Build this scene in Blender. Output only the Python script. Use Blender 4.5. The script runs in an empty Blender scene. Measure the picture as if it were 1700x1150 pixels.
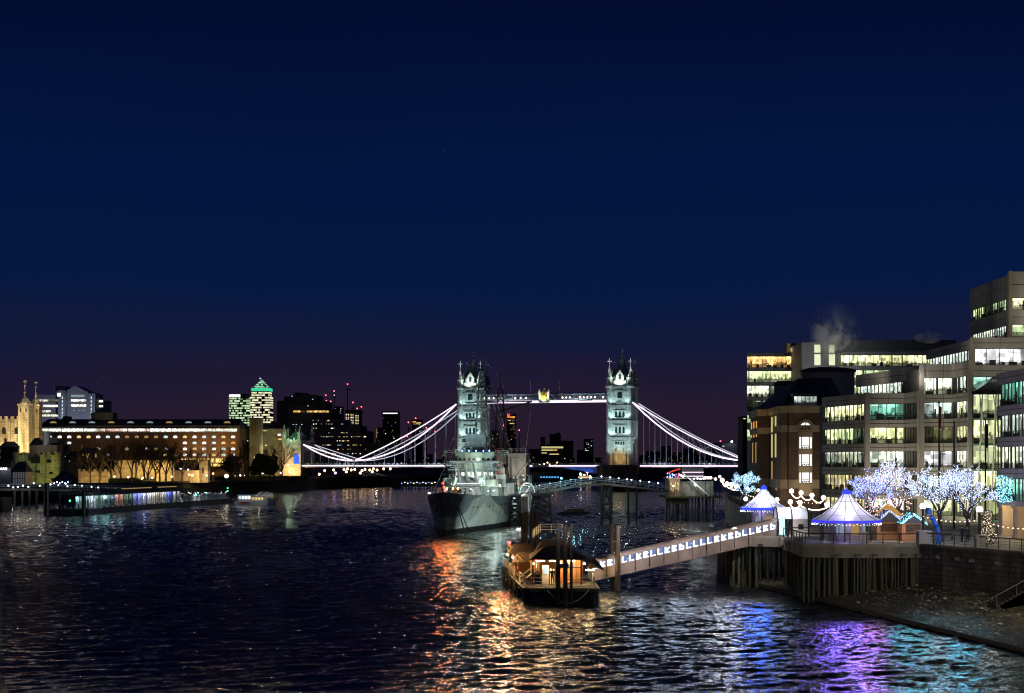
import bpy, math, random
from mathutils import Vector, Matrix
sc = bpy.context.scene
COL = sc.collection
R = math.radians
random.seed(7)
# ------------------------------------------------------------------ camera
F = 2700.0          # focal length in photo pixels (photo 1700 wide)
HZ = 768.0          # horizon row in the photo
CH = 14.5           # camera height above the low-tide water
cam = bpy.data.cameras.new("camera"); cam.sensor_width = 36; cam.lens = 36*F/1700.0
cam.shift_y = (HZ-575)/1700.0; cam.clip_start = 0.5; cam.clip_end = 30000
camo = bpy.data.objects.new("camera", cam); COL.objects.link(camo)
camo.location = (0, 0, CH); camo.rotation_euler = (R(90), 0, 0); sc.camera = camo
# ------------------------------------------------------------------ night sky
world = bpy.data.worlds.new("World"); sc.world = world; world.use_nodes = True
nt = world.node_tree; nt.nodes.clear()
wo = nt.nodes.new('ShaderNodeOutputWorld'); bg = nt.nodes.new('ShaderNodeBackground')
tc = nt.nodes.new('ShaderNodeTexCoord'); sep = nt.nodes.new('ShaderNodeSeparateXYZ')
ramp = nt.nodes.new('ShaderNodeValToRGB'); ramp.color_ramp.interpolation = 'EASE'
e = ramp.color_ramp.elements
SKY = [(0.0, (0.0200, 0.0105, 0.0210)), (0.030, (0.0185, 0.0110, 0.0260)), (0.052, (0.0130, 0.0098, 0.0330)),
       (0.075, (0.0060, 0.0100, 0.0400)), (0.11, (0.0018, 0.0098, 0.0520)), (0.17, (0.0008, 0.0082, 0.0500)), (0.28, (0.0007, 0.0042, 0.0290)), (1.0, (0.0005, 0.0018, 0.011))]
while len(e) < len(SKY): e.new(0.5)
for el, (p, c) in zip(e, SKY): el.position = p; el.color = (*c, 1)
nt.links.new(tc.outputs['Generated'], sep.inputs[0])
cn_ = nt.nodes.new('ShaderNodeTexNoise'); cn_.inputs['Scale'].default_value = 3.0; cn_.inputs['Detail'].default_value = 5; cn_.inputs['Roughness'].default_value = .6
cm_ = nt.nodes.new('ShaderNodeMapping'); cm_.inputs['Scale'].default_value = (1, 1, 4.5); nt.links.new(tc.outputs['Generated'], cm_.inputs[0]); nt.links.new(cm_.outputs[0], cn_.inputs['Vector'])
cs_ = nt.nodes.new('ShaderNodeMath'); cs_.operation = 'MULTIPLY_ADD'; cs_.inputs[1].default_value = .045; cs_.inputs[2].default_value = -.0225
nt.links.new(cn_.outputs['Fac'], cs_.inputs[0]); ca_ = nt.nodes.new('ShaderNodeMath'); ca_.operation = 'ADD'
nt.links.new(sep.outputs['Z'], ca_.inputs[0]); nt.links.new(cs_.outputs[0], ca_.inputs[1]); nt.links.new(ca_.outputs[0], ramp.inputs[0])
# a few faint stars
vor = nt.nodes.new('ShaderNodeTexVoronoi'); vor.inputs['Scale'].default_value = 55
lt = nt.nodes.new('ShaderNodeMath'); lt.operation = 'LESS_THAN'; lt.inputs[1].default_value = 0.012
wn = nt.nodes.new('ShaderNodeMath'); wn.operation = 'MULTIPLY'; wn.inputs[1].default_value = 0.10
addc = nt.nodes.new('ShaderNodeMixRGB'); addc.blend_type = 'ADD'; addc.inputs[0].default_value = 1
nt.links.new(tc.outputs['Generated'], vor.inputs['Vector']); nt.links.new(vor.outputs['Distance'], lt.inputs[0])
nt.links.new(lt.outputs[0], wn.inputs[0]); nt.links.new(ramp.outputs[0], addc.inputs[1]); nt.links.new(wn.outputs[0], addc.inputs[2])
nt.links.new(addc.outputs[0], bg.inputs[0]); bg.inputs[1].default_value = 1.0
nt.links.new(bg.outputs[0], wo.inputs[0])
# moon-weak sun lamp
sl = bpy.data.lights.new("moonlight", 'SUN'); sl.energy = 0.03; sl.angle = R(0.5); sl.color = (0.8, 0.85, 1.0)
so = bpy.data.objects.new("moonlight", sl); COL.objects.link(so); so.rotation_euler = (R(50), 0, R(-40))
sc.view_settings.view_transform = 'Standard'; sc.view_settings.look = 'None'
sc.view_settings.exposure = 0; sc.view_settings.gamma = 1
sc.render.engine = 'CYCLES'; sc.render.filter_size = 1.2; sc.cycles.filter_width = 1.1
cy = sc.cycles
try:
    cy.use_denoising = True; cy.denoiser = 'OPENIMAGEDENOISE'; cy.denoising_input_passes = 'RGB_ALBEDO_NORMAL'
except Exception: pass
cy.max_bounces = 5; cy.diffuse_bounces = 2; cy.glossy_bounces = 3; cy.transmission_bounces = 4; cy.transparent_max_bounces = 12
cy.volume_bounces = 0; cy.caustics_reflective = False; cy.caustics_refractive = False
cy.sample_clamp_direct = 0; cy.sample_clamp_indirect = 4.0; cy.use_light_tree = True; cy.use_adaptive_sampling = False
# ------------------------------------------------------------------ pixel -> place (used to read sizes off the photo)
def PX(px, Y): return (px-850)*Y/F
def PZ(py, Y): return CH-(py-HZ)*Y/F
def P(px, py, Y): return Vector((PX(px, Y), Y, PZ(py, Y)))
# ------------------------------------------------------------------ mesh builder
class MB:
    def __init__(s): s.v = []; s.f = []; s.uv = {}; s.mi = {}
    def add(s, vs, fs, uvs=None, mi=0):
        o = len(s.v); s.v += [tuple(v) for v in vs]
        for k, f in enumerate(fs):
            i = len(s.f); s.f.append([o+j for j in f])
            if uvs: s.uv[i] = uvs[k]
            if mi: s.mi[i] = mi
        return s
    def quad(s, a, b, c, d, uv=None, mi=0): return s.add([a, b, c, d], [(0, 1, 2, 3)], [uv] if uv else None, mi)
    def box(s, x0, x1, y0, y1, z0, z1, mi=0):
        return s.add([(x0,y0,z0),(x1,y0,z0),(x1,y1,z0),(x0,y1,z0),(x0,y0,z1),(x1,y0,z1),(x1,y1,z1),(x0,y1,z1)],
                     [(0,3,2,1),(4,5,6,7),(0,1,5,4),(1,2,6,5),(2,3,7,6),(3,0,4,7)], None, mi)
    def cbox(s, cx, cy, cz, sx, sy, sz, rz=0, mi=0):
        c, n = math.cos(rz), math.sin(rz); vs = []
        for dz in (-sz/2, sz/2):
            for dx, dy in ((-sx/2,-sy/2),(sx/2,-sy/2),(sx/2,sy/2),(-sx/2,sy/2)):
                vs.append((cx+dx*c-dy*n, cy+dx*n+dy*c, cz+dz))
        return s.add(vs, [(0,3,2,1),(4,5,6,7),(0,1,5,4),(1,2,6,5),(2,3,7,6),(3,0,4,7)], None, mi)
    def tube(s, p, q, r, r2=None, n=8, cap=True, mi=0):
        p = Vector(p); q = Vector(q); r2 = r if r2 is None else r2
        d = (q-p)
        if d.length < 1e-6: return s
        d.normalize(); u = d.cross(Vector((0,0,1)) if abs(d.z) < .9 else Vector((1,0,0))).normalized(); w = d.cross(u)
        vs = []
        for c, rr in ((p, r), (q, r2)):
            for k in range(n):
                a = 2*math.pi*(k+.5)/n; vs.append(c+(u*math.cos(a)+w*math.sin(a))*rr)
        fs = [(k, (k+1) % n, n+(k+1) % n, n+k) for k in range(n)]
        if cap: fs += [tuple(range(n-1, -1, -1)), tuple(range(n, 2*n))]
        return s.add(vs, fs, None, mi)
    def beam(s, p, q, w, h=None, mi=0):
        # rectangular bar, h measured upwards-ish
        p = Vector(p); q = Vector(q); h = w if h is None else h
        d = (q-p).normalized(); up = Vector((0,0,1)) if abs(d.z) < .95 else Vector((0,1,0))
        u = d.cross(up).normalized(); t = u.cross(d)
        vs = []
        for c in (p, q):
            for a, b in ((-1,-1),(1,-1),(1,1),(-1,1)): vs.append(c+u*a*w/2+t*b*h/2)
        return s.add(vs, [(3,2,1,0),(4,5,6,7),(0,1,5,4),(1,2,6,5),(2,3,7,6),(3,0,4,7)], None, mi)
    def prism(s, poly, z0, z1, mi=0):
        n = len(poly); ar = sum(poly[i][0]*poly[(i+1) % n][1]-poly[(i+1) % n][0]*poly[i][1] for i in range(n))
        if ar < 0: poly = poly[::-1]
        vs = [(x, y, z0) for x, y in poly]+[(x, y, z1) for x, y in poly]
        return s.add(vs, [tuple(range(n-1, -1, -1)), tuple(range(n, 2*n))]+[(i, (i+1) % n, n+(i+1) % n, n+i) for i in range(n)], None, mi)
    def lathe(s, prof, cx=0, cy=0, n=12, cz=0, ph=0.5, mi=0, sx=1, sy=1):
        vs = []; m = len(prof)
        for r, z in prof:
            for k in range(n):
                a = 2*math.pi*(k+ph)/n; vs.append((cx+r*math.cos(a)*sx, cy+r*math.sin(a)*sy, cz+z))
        fs = []
        for j in range(m-1):
            for k in range(n): fs.append((j*n+k, j*n+(k+1) % n, (j+1)*n+(k+1) % n, (j+1)*n+k))
        if prof[0][0] > 1e-4: fs.append(tuple(range(n-1, -1, -1)))
        if prof[-1][0] > 1e-4: fs.append(tuple(range((m-1)*n, m*n)))
        return s.add(vs, fs, None, mi)
    def ball(s, c, r, n=8, mi=0, sz=1.0):
        return s.lathe([(max(r*math.sin(math.pi*j/(n//2+1)), .0005), -r*sz*math.cos(math.pi*j/(n//2+1))) for j in range(n//2+2)], c[0], c[1], n, c[2], mi=mi)
    def octa(s, c, r):
        x, y, z = c
        return s.add([(x+r,y,z),(x-r,y,z),(x,y+r,z),(x,y-r,z),(x,y,z+r),(x,y,z-r)], [(0,2,4),(2,1,4),(1,3,4),(3,0,4),(2,0,5),(1,2,5),(3,1,5),(0,3,5)])
    def hip(s, x0, x1, y0, y1, z0, z1, ridge=.5, over=0, axis='x', mi=0):
        x0 -= over; x1 += over; y0 -= over; y1 += over
        cx, cy = (x0+x1)/2, (y0+y1)/2; l = (x1-x0)*ridge/2 if axis == 'x' else (y1-y0)*ridge/2
        a, b = ((cx-l, cy, z1), (cx+l, cy, z1)) if axis == 'x' else ((cx, cy-l, z1), (cx, cy+l, z1))
        vs = [(x0,y0,z0),(x1,y0,z0),(x1,y1,z0),(x0,y1,z0),a,b]
        fs = [(0,3,2,1)]+([(0,1,5,4),(1,2,5),(2,3,4,5),(3,0,4)] if axis == 'x' else [(0,1,4),(1,2,5,4),(2,3,5),(3,0,4,5)])
        return s.add(vs, fs, None, mi)
    def build(s, name, m, parent=None, world=False, smooth=False):
        off = Vector((0,0,0)); p = parent
        if world:
            while p is not None: off += p.location; p = p.parent
        vs = [(x-off.x, y-off.y, z-off.z) for x, y, z in s.v]
        o0 = Vector((0,0,0))
        me = bpy.data.meshes.new(name); me.from_pydata(vs, [], s.f); 
        ms = m if isinstance(m, (list, tuple)) else [m]
        for x in ms: me.materials.append(x)
        if s.mi:
            for i, k in s.mi.items(): me.polygons[i].material_index = k
        if s.uv:
            ul = me.uv_layers.new(name="UVMap")
            for i, uvs in s.uv.items():
                pl = me.polygons[i]
                for li, uvc in zip(pl.loop_indices, uvs): ul.data[li].uv = uvc
        if smooth: me.polygons.foreach_set('use_smooth', [True]*len(me.polygons))
        me.validate(); me.update()
        o = bpy.data.objects.new(name, me); COL.objects.link(o)
        if parent is not None: o.parent = parent
        return o
def tag(o, label=None, cat=None, group=None, kind=None):
    if label: o['label'] = label
    if cat: o['category'] = cat
    if group: o['group'] = group
    if kind: o['kind'] = kind
    return o
def thing(name, label, cat, loc=(0,0,0), rz=0, group=None):
    o = bpy.data.objects.new(name, None); COL.objects.link(o); o.empty_display_size = .5
    o.location = loc; o.rotation_euler = (0, 0, rz); return tag(o, label, cat, group)
def recentre(o):
    # put the origin of a top-level mesh at its base
    me = o.data; xs = [v.co for v in me.vertices]
    c = Vector((sum(v.x for v in xs)/len(xs), sum(v.y for v in xs)/len(xs), min(v.z for v in xs)))
    me.transform(Matrix.Translation(-c)); o.location = o.location+c; return o
def dup(o, loc=None, rz=None, label=None, group=None, scale=None):
    def cp(a, par):
        c = a.copy(); COL.objects.link(c); c.parent = par
        for ch in kids.get(a.name, []): cp(ch, c)
        return c
    kids = {}
    for x in COL.objects:
        if x.parent is not None: kids.setdefault(x.parent.name, []).append(x)
    r = cp(o, None)
    if loc is not None: r.location = loc
    if rz is not None: r.rotation_euler = (0, 0, rz)
    if scale is not None: r.scale = scale if isinstance(scale, (tuple, list)) else (scale,)*3
    if label: r['label'] = label
    if group: r['group'] = group
    return r
ORD = ['first','second','third','fourth','fifth','sixth','seventh','eighth','ninth','tenth','eleventh','twelfth','thirteenth','fourteenth','fifteenth','sixteenth','seventeenth','eighteenth','nineteenth','twentieth']
ORD += ['twenty-'+w for w in ORD[:9]]+['thirtieth']+['thirty-'+w for w in ORD[:9]]
# ------------------------------------------------------------------ materials
MAT = {}
def newmat(name):
    m = bpy.data.materials.new(name); m.use_nodes = True; m.node_tree.nodes.clear(); MAT[name] = m
    n = m.node_tree.nodes; out = n.new('ShaderNodeOutputMaterial'); return m, n, m.node_tree.links, out
def pbr(name, col, rough=.7, metal=0.0, var=.25, scale=.8, bump=0.0, bscale=6.0, spec=.5, stretch=(1,1,1), brick=None, dirt=None):
    m, n, l, out = newmat(name)
    b = n.new('ShaderNodeBsdfPrincipled'); l.new(b.outputs[0], out.inputs[0])
    b.inputs['Roughness'].default_value = rough; b.inputs['Metallic'].default_value = metal
    b.inputs['Specular IOR Level'].default_value = spec
    t = n.new('ShaderNodeTexCoord'); mp = n.new('ShaderNodeMapping'); mp.inputs['Scale'].default_value = stretch
    l.new(t.outputs['Object'], mp.inputs[0])
    nz = n.new('ShaderNodeTexNoise'); nz.inputs['Scale'].default_value = scale; nz.inputs['Detail'].default_value = 6; nz.inputs['Roughness'].default_value = .65
    l.new(mp.outputs[0], nz.inputs['Vector'])
    r = n.new('ShaderNodeValToRGB'); r.color_ramp.elements[0].position = .3; r.color_ramp.elements[1].position = .7
    r.color_ramp.elements[0].color = (*[max(0, c*(1-var)) for c in col], 1); r.color_ramp.elements[1].color = (*[min(1, c*(1+var)) for c in col], 1)
    l.new(nz.outputs['Fac'], r.inputs[0]); src = r.outputs[0]
    if brick:
        sx = n.new('ShaderNodeSeparateXYZ'); cb = n.new('ShaderNodeCombineXYZ'); ad = n.new('ShaderNodeMath'); ad.operation = 'ADD'
        l.new(t.outputs['Object'], sx.inputs[0]); l.new(sx.outputs[0], ad.inputs[0]); l.new(sx.outputs[1], ad.inputs[1])
        l.new(ad.outputs[0], cb.inputs[0]); l.new(sx.outputs[2], cb.inputs[1])
        bt = n.new('ShaderNodeTexBrick'); bt.inputs['Scale'].default_value = 1; bt.inputs['Brick Width'].default_value = brick[0]; bt.inputs['Row Height'].default_value = brick[1]
        bt.inputs['Mortar Size'].default_value = brick[2]; bt.inputs['Color1'].default_value = (1,1,1,1); bt.inputs['Color2'].default_value = (.7,.7,.7,1); bt.inputs['Mortar'].default_value = (.35,.35,.35,1)
        l.new(cb.outputs[0], bt.inputs['Vector'])
        mx = n.new('ShaderNodeMixRGB'); mx.blend_type = 'MULTIPLY'; mx.inputs[0].default_value = 1
        l.new(src, mx.inputs[1]); l.new(bt.outputs['Color'], mx.inputs[2]); src = mx.outputs[0]
    if dirt:
        nz3 = n.new('ShaderNodeTexNoise'); nz3.inputs['Scale'].default_value = dirt; nz3.inputs['Detail'].default_value = 5
        mp3 = n.new('ShaderNodeMapping'); mp3.inputs['Scale'].default_value = (1,1,.25); l.new(t.outputs['Object'], mp3.inputs[0]); l.new(mp3.outputs[0], nz3.inputs['Vector'])
        r3 = n.new('ShaderNodeValToRGB'); r3.color_ramp.elements[0].position = .38; r3.color_ramp.elements[1].position = .6; r3.color_ramp.elements[0].color = (.45,.42,.38,1)
        l.new(nz3.outputs['Fac'], r3.inputs[0]); mx = n.new('ShaderNodeMixRGB'); mx.blend_type = 'MULTIPLY'; mx.inputs[0].default_value = 1
        l.new(src, mx.inputs[1]); l.new(r3.outputs[0], mx.inputs[2]); src = mx.outputs[0]
    l.new(src, b.inputs['Base Color'])
    if bump:
        n2 = n.new('ShaderNodeTexNoise'); n2.inputs['Scale'].default_value = bscale; n2.inputs['Detail'].default_value = 5
        l.new(mp.outputs[0], n2.inputs['Vector']); bp = n.new('ShaderNodeBump'); bp.inputs['Distance'].default_value = bump; bp.inputs['Strength'].default_value = 1
        l.new(n2.outputs['Fac'], bp.inputs['Height']); l.new(bp.outputs[0], b.inputs['Normal'])
    return m
def glow(name, col, s, sampling='AUTO'):
    m, n, l, out = newmat(name); em = n.new('ShaderNodeEmission'); em.inputs[0].default_value = (*col, 1); em.inputs[1].default_value = s
    l.new(em.outputs[0], out.inputs[0]); m.cycles.emission_sampling = sampling; return m
def office(name, c1, c2, s, bay=1.5, dark=.25, furn=.42, stripes=0.0, back=(.01,.02,.02)):
    """light seen through an office window band: uv.x in metres along the wall, uv.y 0..1 up the window"""
    m, n, l, out = newmat(name)
    uv = n.new('ShaderNodeUVMap'); sp = n.new('ShaderNodeSeparateXYZ'); l.new(uv.outputs[0], sp.inputs[0])
    oi = n.new('ShaderNodeObjectInfo')
    def math_(op, a, b=None):
        x = n.new('ShaderNodeMath'); x.operation = op
        for i, y in enumerate((a, b)):
            if y is None: continue
            if isinstance(y, (int, float)): x.inputs[i].default_value = y
            else: l.new(y, x.inputs[i])
        return x.outputs[0]
    seed = math_('MULTIPLY', oi.outputs['Random'], 91.7)
    cell = math_('FLOOR', math_('DIVIDE', sp.outputs[0], bay))
    cell2 = math_('FLOOR', math_('DIVIDE', sp.outputs[0], bay*3.7))
    def wnoise(a):
        cb = n.new('ShaderNodeCombineXYZ'); l.new(a, cb.inputs[0]); l.new(seed, cb.inputs[1])
        w = n.new('ShaderNodeTexWhiteNoise'); w.noise_dimensions = '2D'; l.new(cb.outputs[0], w.inputs['Vector']); return w.outputs['Value']
    w1 = wnoise(cell); w2 = wnoise(cell2)
    tint = n.new('ShaderNodeMixRGB'); tint.inputs[1].default_value = (*c1, 1); tint.inputs[2].default_value = (*c2, 1); l.new(w2, tint.inputs[0])
    # brightness per pane / room
    br = math_('ADD', math_('MULTIPLY', w1, .45), math_('MULTIPLY', w2, .65))
    lit = math_('GREATER_THAN', w2, dark); lit = math_('ADD', math_('MULTIPLY', lit, .85), .15)
    br = math_('MULTIPLY', math_('ADD', math_('MULTIPLY', br, .9), .12), lit)
    # clutter: things standing in the room
    cb = n.new('ShaderNodeCombineXYZ'); l.new(math_('MULTIPLY', sp.outputs[0], 1.1), cb.inputs[0]); l.new(math_('MULTIPLY', sp.outputs[1], 1.5), cb.inputs[1]); l.new(seed, cb.inputs[2])
    nz = n.new('ShaderNodeTexNoise'); nz.inputs['Scale'].default_value = 1.5; nz.inputs['Detail'].default_value = 4; nz.inputs['Roughness'].default_value = .75; l.new(cb.outputs[0], nz.inputs['Vector'])
    lvl = math_('MULTIPLY', nz.outputs['Fac'], furn*3.0)
    clut = math_('GREATER_THAN', sp.outputs[1], math_('SUBTRACT', lvl, .72*furn))
    clut = math_('ADD', math_('MULTIPLY', clut, .82), .18)
    nz2 = n.new('ShaderNodeTexNoise'); nz2.inputs['Scale'].default_value = .55; nz2.inputs['Detail'].default_value = 2; l.new(cb.outputs[0], nz2.inputs['Vector'])
    cf = n.new('ShaderNodeCombineXYZ'); l.new(math_('FLOOR', math_('DIVIDE', sp.outputs[0], bay*.31)), cf.inputs[0]); l.new(math_('ADD', math_('FLOOR', math_('MULTIPLY', sp.outputs[1], 4.0)), seed), cf.inputs[1])
    wf = n.new('ShaderNodeTexWhiteNoise'); wf.noise_dimensions = '2D'; l.new(cf.outputs[0], wf.inputs['Vector'])
    fine = math_('ADD', math_('MULTIPLY', math_('GREATER_THAN', wf.outputs['Value'], .24), .55), .45)
    mod = math_('MULTIPLY', math_('ADD', math_('MULTIPLY', math_('POWER', nz2.outputs['Fac'], 1.6), 3.1), .22), fine)
    # ceiling lights
    ceil = math_('MULTIPLY', math_('GREATER_THAN', sp.outputs[1], .80), math_('GREATER_THAN', math_('FRACT', math_('ADD', math_('MULTIPLY', sp.outputs[0], .45), sp.outputs[1])), .45))
    ceil = math_('ADD', math_('MULTIPLY', ceil, .55), 1.0)
    br = math_('MULTIPLY', math_('MULTIPLY', br, clut), math_('MULTIPLY', mod, ceil))
    if stripes:
        st = math_('GREATER_THAN', math_('FRACT', math_('MULTIPLY', sp.outputs[0], 2.3)), stripes)
        br = math_('MULTIPLY', br, math_('ADD', math_('MULTIPLY', st, .7), .3))
    em = n.new('ShaderNodeEmission'); l.new(tint.outputs[0], em.inputs[0]); l.new(math_('MULTIPLY', br, s), em.inputs[1])
    gl = n.new('ShaderNodeBsdfGlossy'); gl.inputs['Roughness'].default_value = .08; gl.inputs[0].default_value = (.06,.07,.08,1)
    ads = n.new('ShaderNodeAddShader'); l.new(em.outputs[0], ads.inputs[0]); l.new(gl.outputs[0], ads.inputs[1])
    l.new(ads.outputs[0], out.inputs[0]); m.cycles.emission_sampling = 'NONE'
    return m
def lamp(name, loc, col, energy, radius=.3, typ='POINT', target=None, spot=70, blend=.6):
    L = bpy.data.lights.new(name, typ); L.energy = energy; L.color = col; L.shadow_soft_size = radius
    o = bpy.data.objects.new(name, L); COL.objects.link(o); o.location = loc
    if typ == 'SPOT': L.spot_size = R(spot); L.spot_blend = blend
    if target is not None: o.rotation_euler = (Vector(target)-Vector(loc)).to_track_quat('-Z', 'Y').to_euler()
    return o
M = {}
M['stone'] = pbr('pale_stone', (.42,.41,.37), .8, var=.2, scale=.5, brick=(1.6,.7,.03), bump=.03, bscale=3)
M['granite'] = pbr('granite', (.22,.17,.13), .8, var=.35, scale=.4, brick=(2.4,1.0,.05), bump=.05, bscale=2, dirt=.15)
M['castle'] = pbr('castle_stone', (.40,.35,.26), .9, var=.35, scale=.5, brick=(1.1,.55,.04), bump=.06, bscale=2)
M['slate'] = pbr('slate_roof', (.030,.034,.042), .6, var=.3, scale=1.2, bump=.02)
M['darkbrick'] = pbr('dark_brick', (.10,.055,.035), .85, var=.3, scale=.6, brick=(.9,.3,.03))
M['brick'] = pbr('brown_brick', (.125,.082,.058), .85, var=.22, scale=.5, brick=(.7,.24,.02), bump=.01)
M['cream'] = pbr('cream_stone', (.42,.35,.24), .75, var=.15, scale=.5, dirt=.2)
M['clad'] = pbr('stone_cladding', (.33,.32,.31), .55, var=.12, scale=.35, dirt=.12)
M['clad2'] = pbr('violet_grey_cladding', (.25,.22,.25), .5, var=.12, scale=.3, dirt=.12)
M['dark'] = pbr('dark_metal', (.02,.022,.025), .5, metal=.3, var=.4, scale=1.5)
M['black'] = pbr('black_paint', (.012,.012,.014), .45, var=.4, scale=1.0, bump=.01)
M['rust'] = pbr('rusty_steel', (.055,.035,.025), .75, metal=.2, var=.5, scale=.8, bump=.01, dirt=.6)
M['steel'] = pbr('blue_white_steel', (.35,.42,.48), .45, metal=.1, var=.15, scale=.6)
M['white'] = pbr('white_paint', (.7,.7,.7), .5, var=.08, scale=.6)
M['greypaint'] = pbr('grey_paint', (.30,.30,.30), .6, var=.2, scale=.4, dirt=.3)
M['concrete'] = pbr('concrete', (.20,.19,.17), .85, var=.25, scale=.5, bump=.02, dirt=.2)
M['timber'] = pbr('wet_timber', (.036,.040,.026), .6, var=.6, scale=.9, bump=.03, stretch=(1,1,.15))
M['wood'] = pbr('warm_wood', (.35,.17,.07), .6, var=.25, scale=1.5, stretch=(3,3,.3))
M['tile'] = pbr('brown_roof', (.050,.034,.026), .7, var=.35, scale=2.0, bump=.02)
M['asphalt'] = pbr('asphalt', (.05,.05,.05), .85, var=.3, scale=.7)
M['paving'] = pbr('stone_paving', (.22,.21,.19), .7, var=.2, scale=.6, bump=.01)
M['land'] = pbr('dark_ground', (.030,.034,.022), .95, var=.4, scale=.05)
M['hedge'] = pbr('hedge_green', (.03,.045,.015), .95, var=.5, scale=.6, bump=.1)
M['bark'] = pbr('bark', (.060,.045,.032), .9, var=.4, scale=2.0)
M['copper'] = pbr('green_copper', (.16,.36,.25), .6, var=.25, scale=.8)
M['gold'] = pbr('gilding', (.75,.5,.1), .35, metal=.7, var=.15)
M['glassd'] = pbr('dark_glass', (.015,.02,.025), .12, var=.3, scale=.2)
M['citydark'] = pbr('city_facade', (.030,.028,.032), .8, var=.3, scale=.1)
M['citygrey'] = pbr('grey_facade', (.10,.10,.115), .7, var=.2, scale=.1)
M['skin'] = pbr('skin', (.45,.28,.2), .6, var=.05)
M['coat'] = pbr('navy_coat', (.02,.025,.05), .9, var=.2)
M['coat2'] = pbr('charcoal_coat', (.03,.03,.03), .9, var=.2)
M['blue'] = pbr('blue_paint', (.02,.10,.5), .4, var=.15)
M['red'] = pbr('red_canvas', (.55,.05,.03), .7, var=.15)
# lights
G = {}
G['led'] = glow('pinkwhite_led', (1,.80,.97), 1.55); G['leddim'] = glow('pinkwhite_led_dim', (.85,.8,1), .8)
G['ledblue'] = glow('blue_led', (.05,.15,1), 1.2)
G['warm'] = glow('warm_window', (1,.72,.30), .9)
G['warmdim'] = glow('warm_window_dim', (1,.62,.22), .35)
G['cool'] = glow('cool_window', (.75,.95,1), .9)
G['cooldim'] = glow('cool_window_dim', (.6,.8,.85), .35)
G['yellow'] = glow('yellow_window', (.95,.85,.35), .6)
G['green'] = glow('green_window', (.35,.8,.45), .5)
G['white'] = glow('white_window', (1,.97,.92), 1.3)
G['orange'] = glow('orange_window', (1,.45,.08), .9)
G['red'] = glow('red_lamp', (1,.03,.03), 14)
G['redfar'] = glow('red_beacon', (1,.06,.08), 9)
G['greenlamp'] = glow('green_lamp', (.05,1,.4), 9)
G['lampw'] = glow('white_lamp', (.9,.95,1), 14)
G['lampwarm'] = glow('warm_lamp', (1,.7,.35), 14)
G['lampor'] = glow('orange_lamp', (1,.45,.12), 30)
G['globe'] = glow('globe_lamp', (1,.82,.72), 4)
G['bulb'] = glow('festoon_bulb', (1,.66,.45), 5)
G['fairy'] = glow('fairy_white_blue', (.72,.78,1), 4.5)
G['fairyteal'] = glow('fairy_teal', (.25,.8,1), 4)
G['fairyblue'] = glow('fairy_blue', (.12,.3,1), 4)
G['fairywarm'] = glow('fairy_warm', (1,.6,.35), 4)
# ------------------------------------------------------------------ river
m, n, l, out = newmat('river_water')
b = n.new('ShaderNodeBsdfPrincipled'); b.inputs['Base Color'].default_value = (.004,.006,.009,1); b.inputs['Roughness'].default_value = .14
b.inputs['IOR'].default_value = 1.33; l.new(b.outputs[0], out.inputs[0])
t = n.new('ShaderNodeTexCoord')
def wv(scale, dist, st, prev=None, det=3, rot=0, strength=1.0):
    mp = n.new('ShaderNodeMapping'); mp.inputs['Scale'].default_value = st; mp.inputs['Rotation'].default_value = (0,0,rot); l.new(t.outputs['Object'], mp.inputs[0])
    z = n.new('ShaderNodeTexNoise'); z.inputs['Scale'].default_value = scale; z.inputs['Detail'].default_value = det; z.inputs['Roughness'].default_value = .55
    l.new(mp.outputs[0], z.inputs['Vector'])
    bp = n.new('ShaderNodeBump'); bp.inputs['Distance'].default_value = dist; bp.inputs['Strength'].default_value = strength; l.new(z.outputs['Fac'], bp.inputs['Height'])
    if prev: l.new(prev.outputs[0], bp.inputs['Normal'])
    return bp
b1 = wv(.16, .5, (.7,1.3,1), None, 2, .25)
b2 = wv(1.3, .20, (.8,1.25,1), b1, 3, -.15)
b3 = wv(5.0, .12, (.9,1.2,1), b2, 3, .1)
l.new(b3.outputs[0], b.inputs['Normal'])
M['water'] = m
import numpy as np
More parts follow.
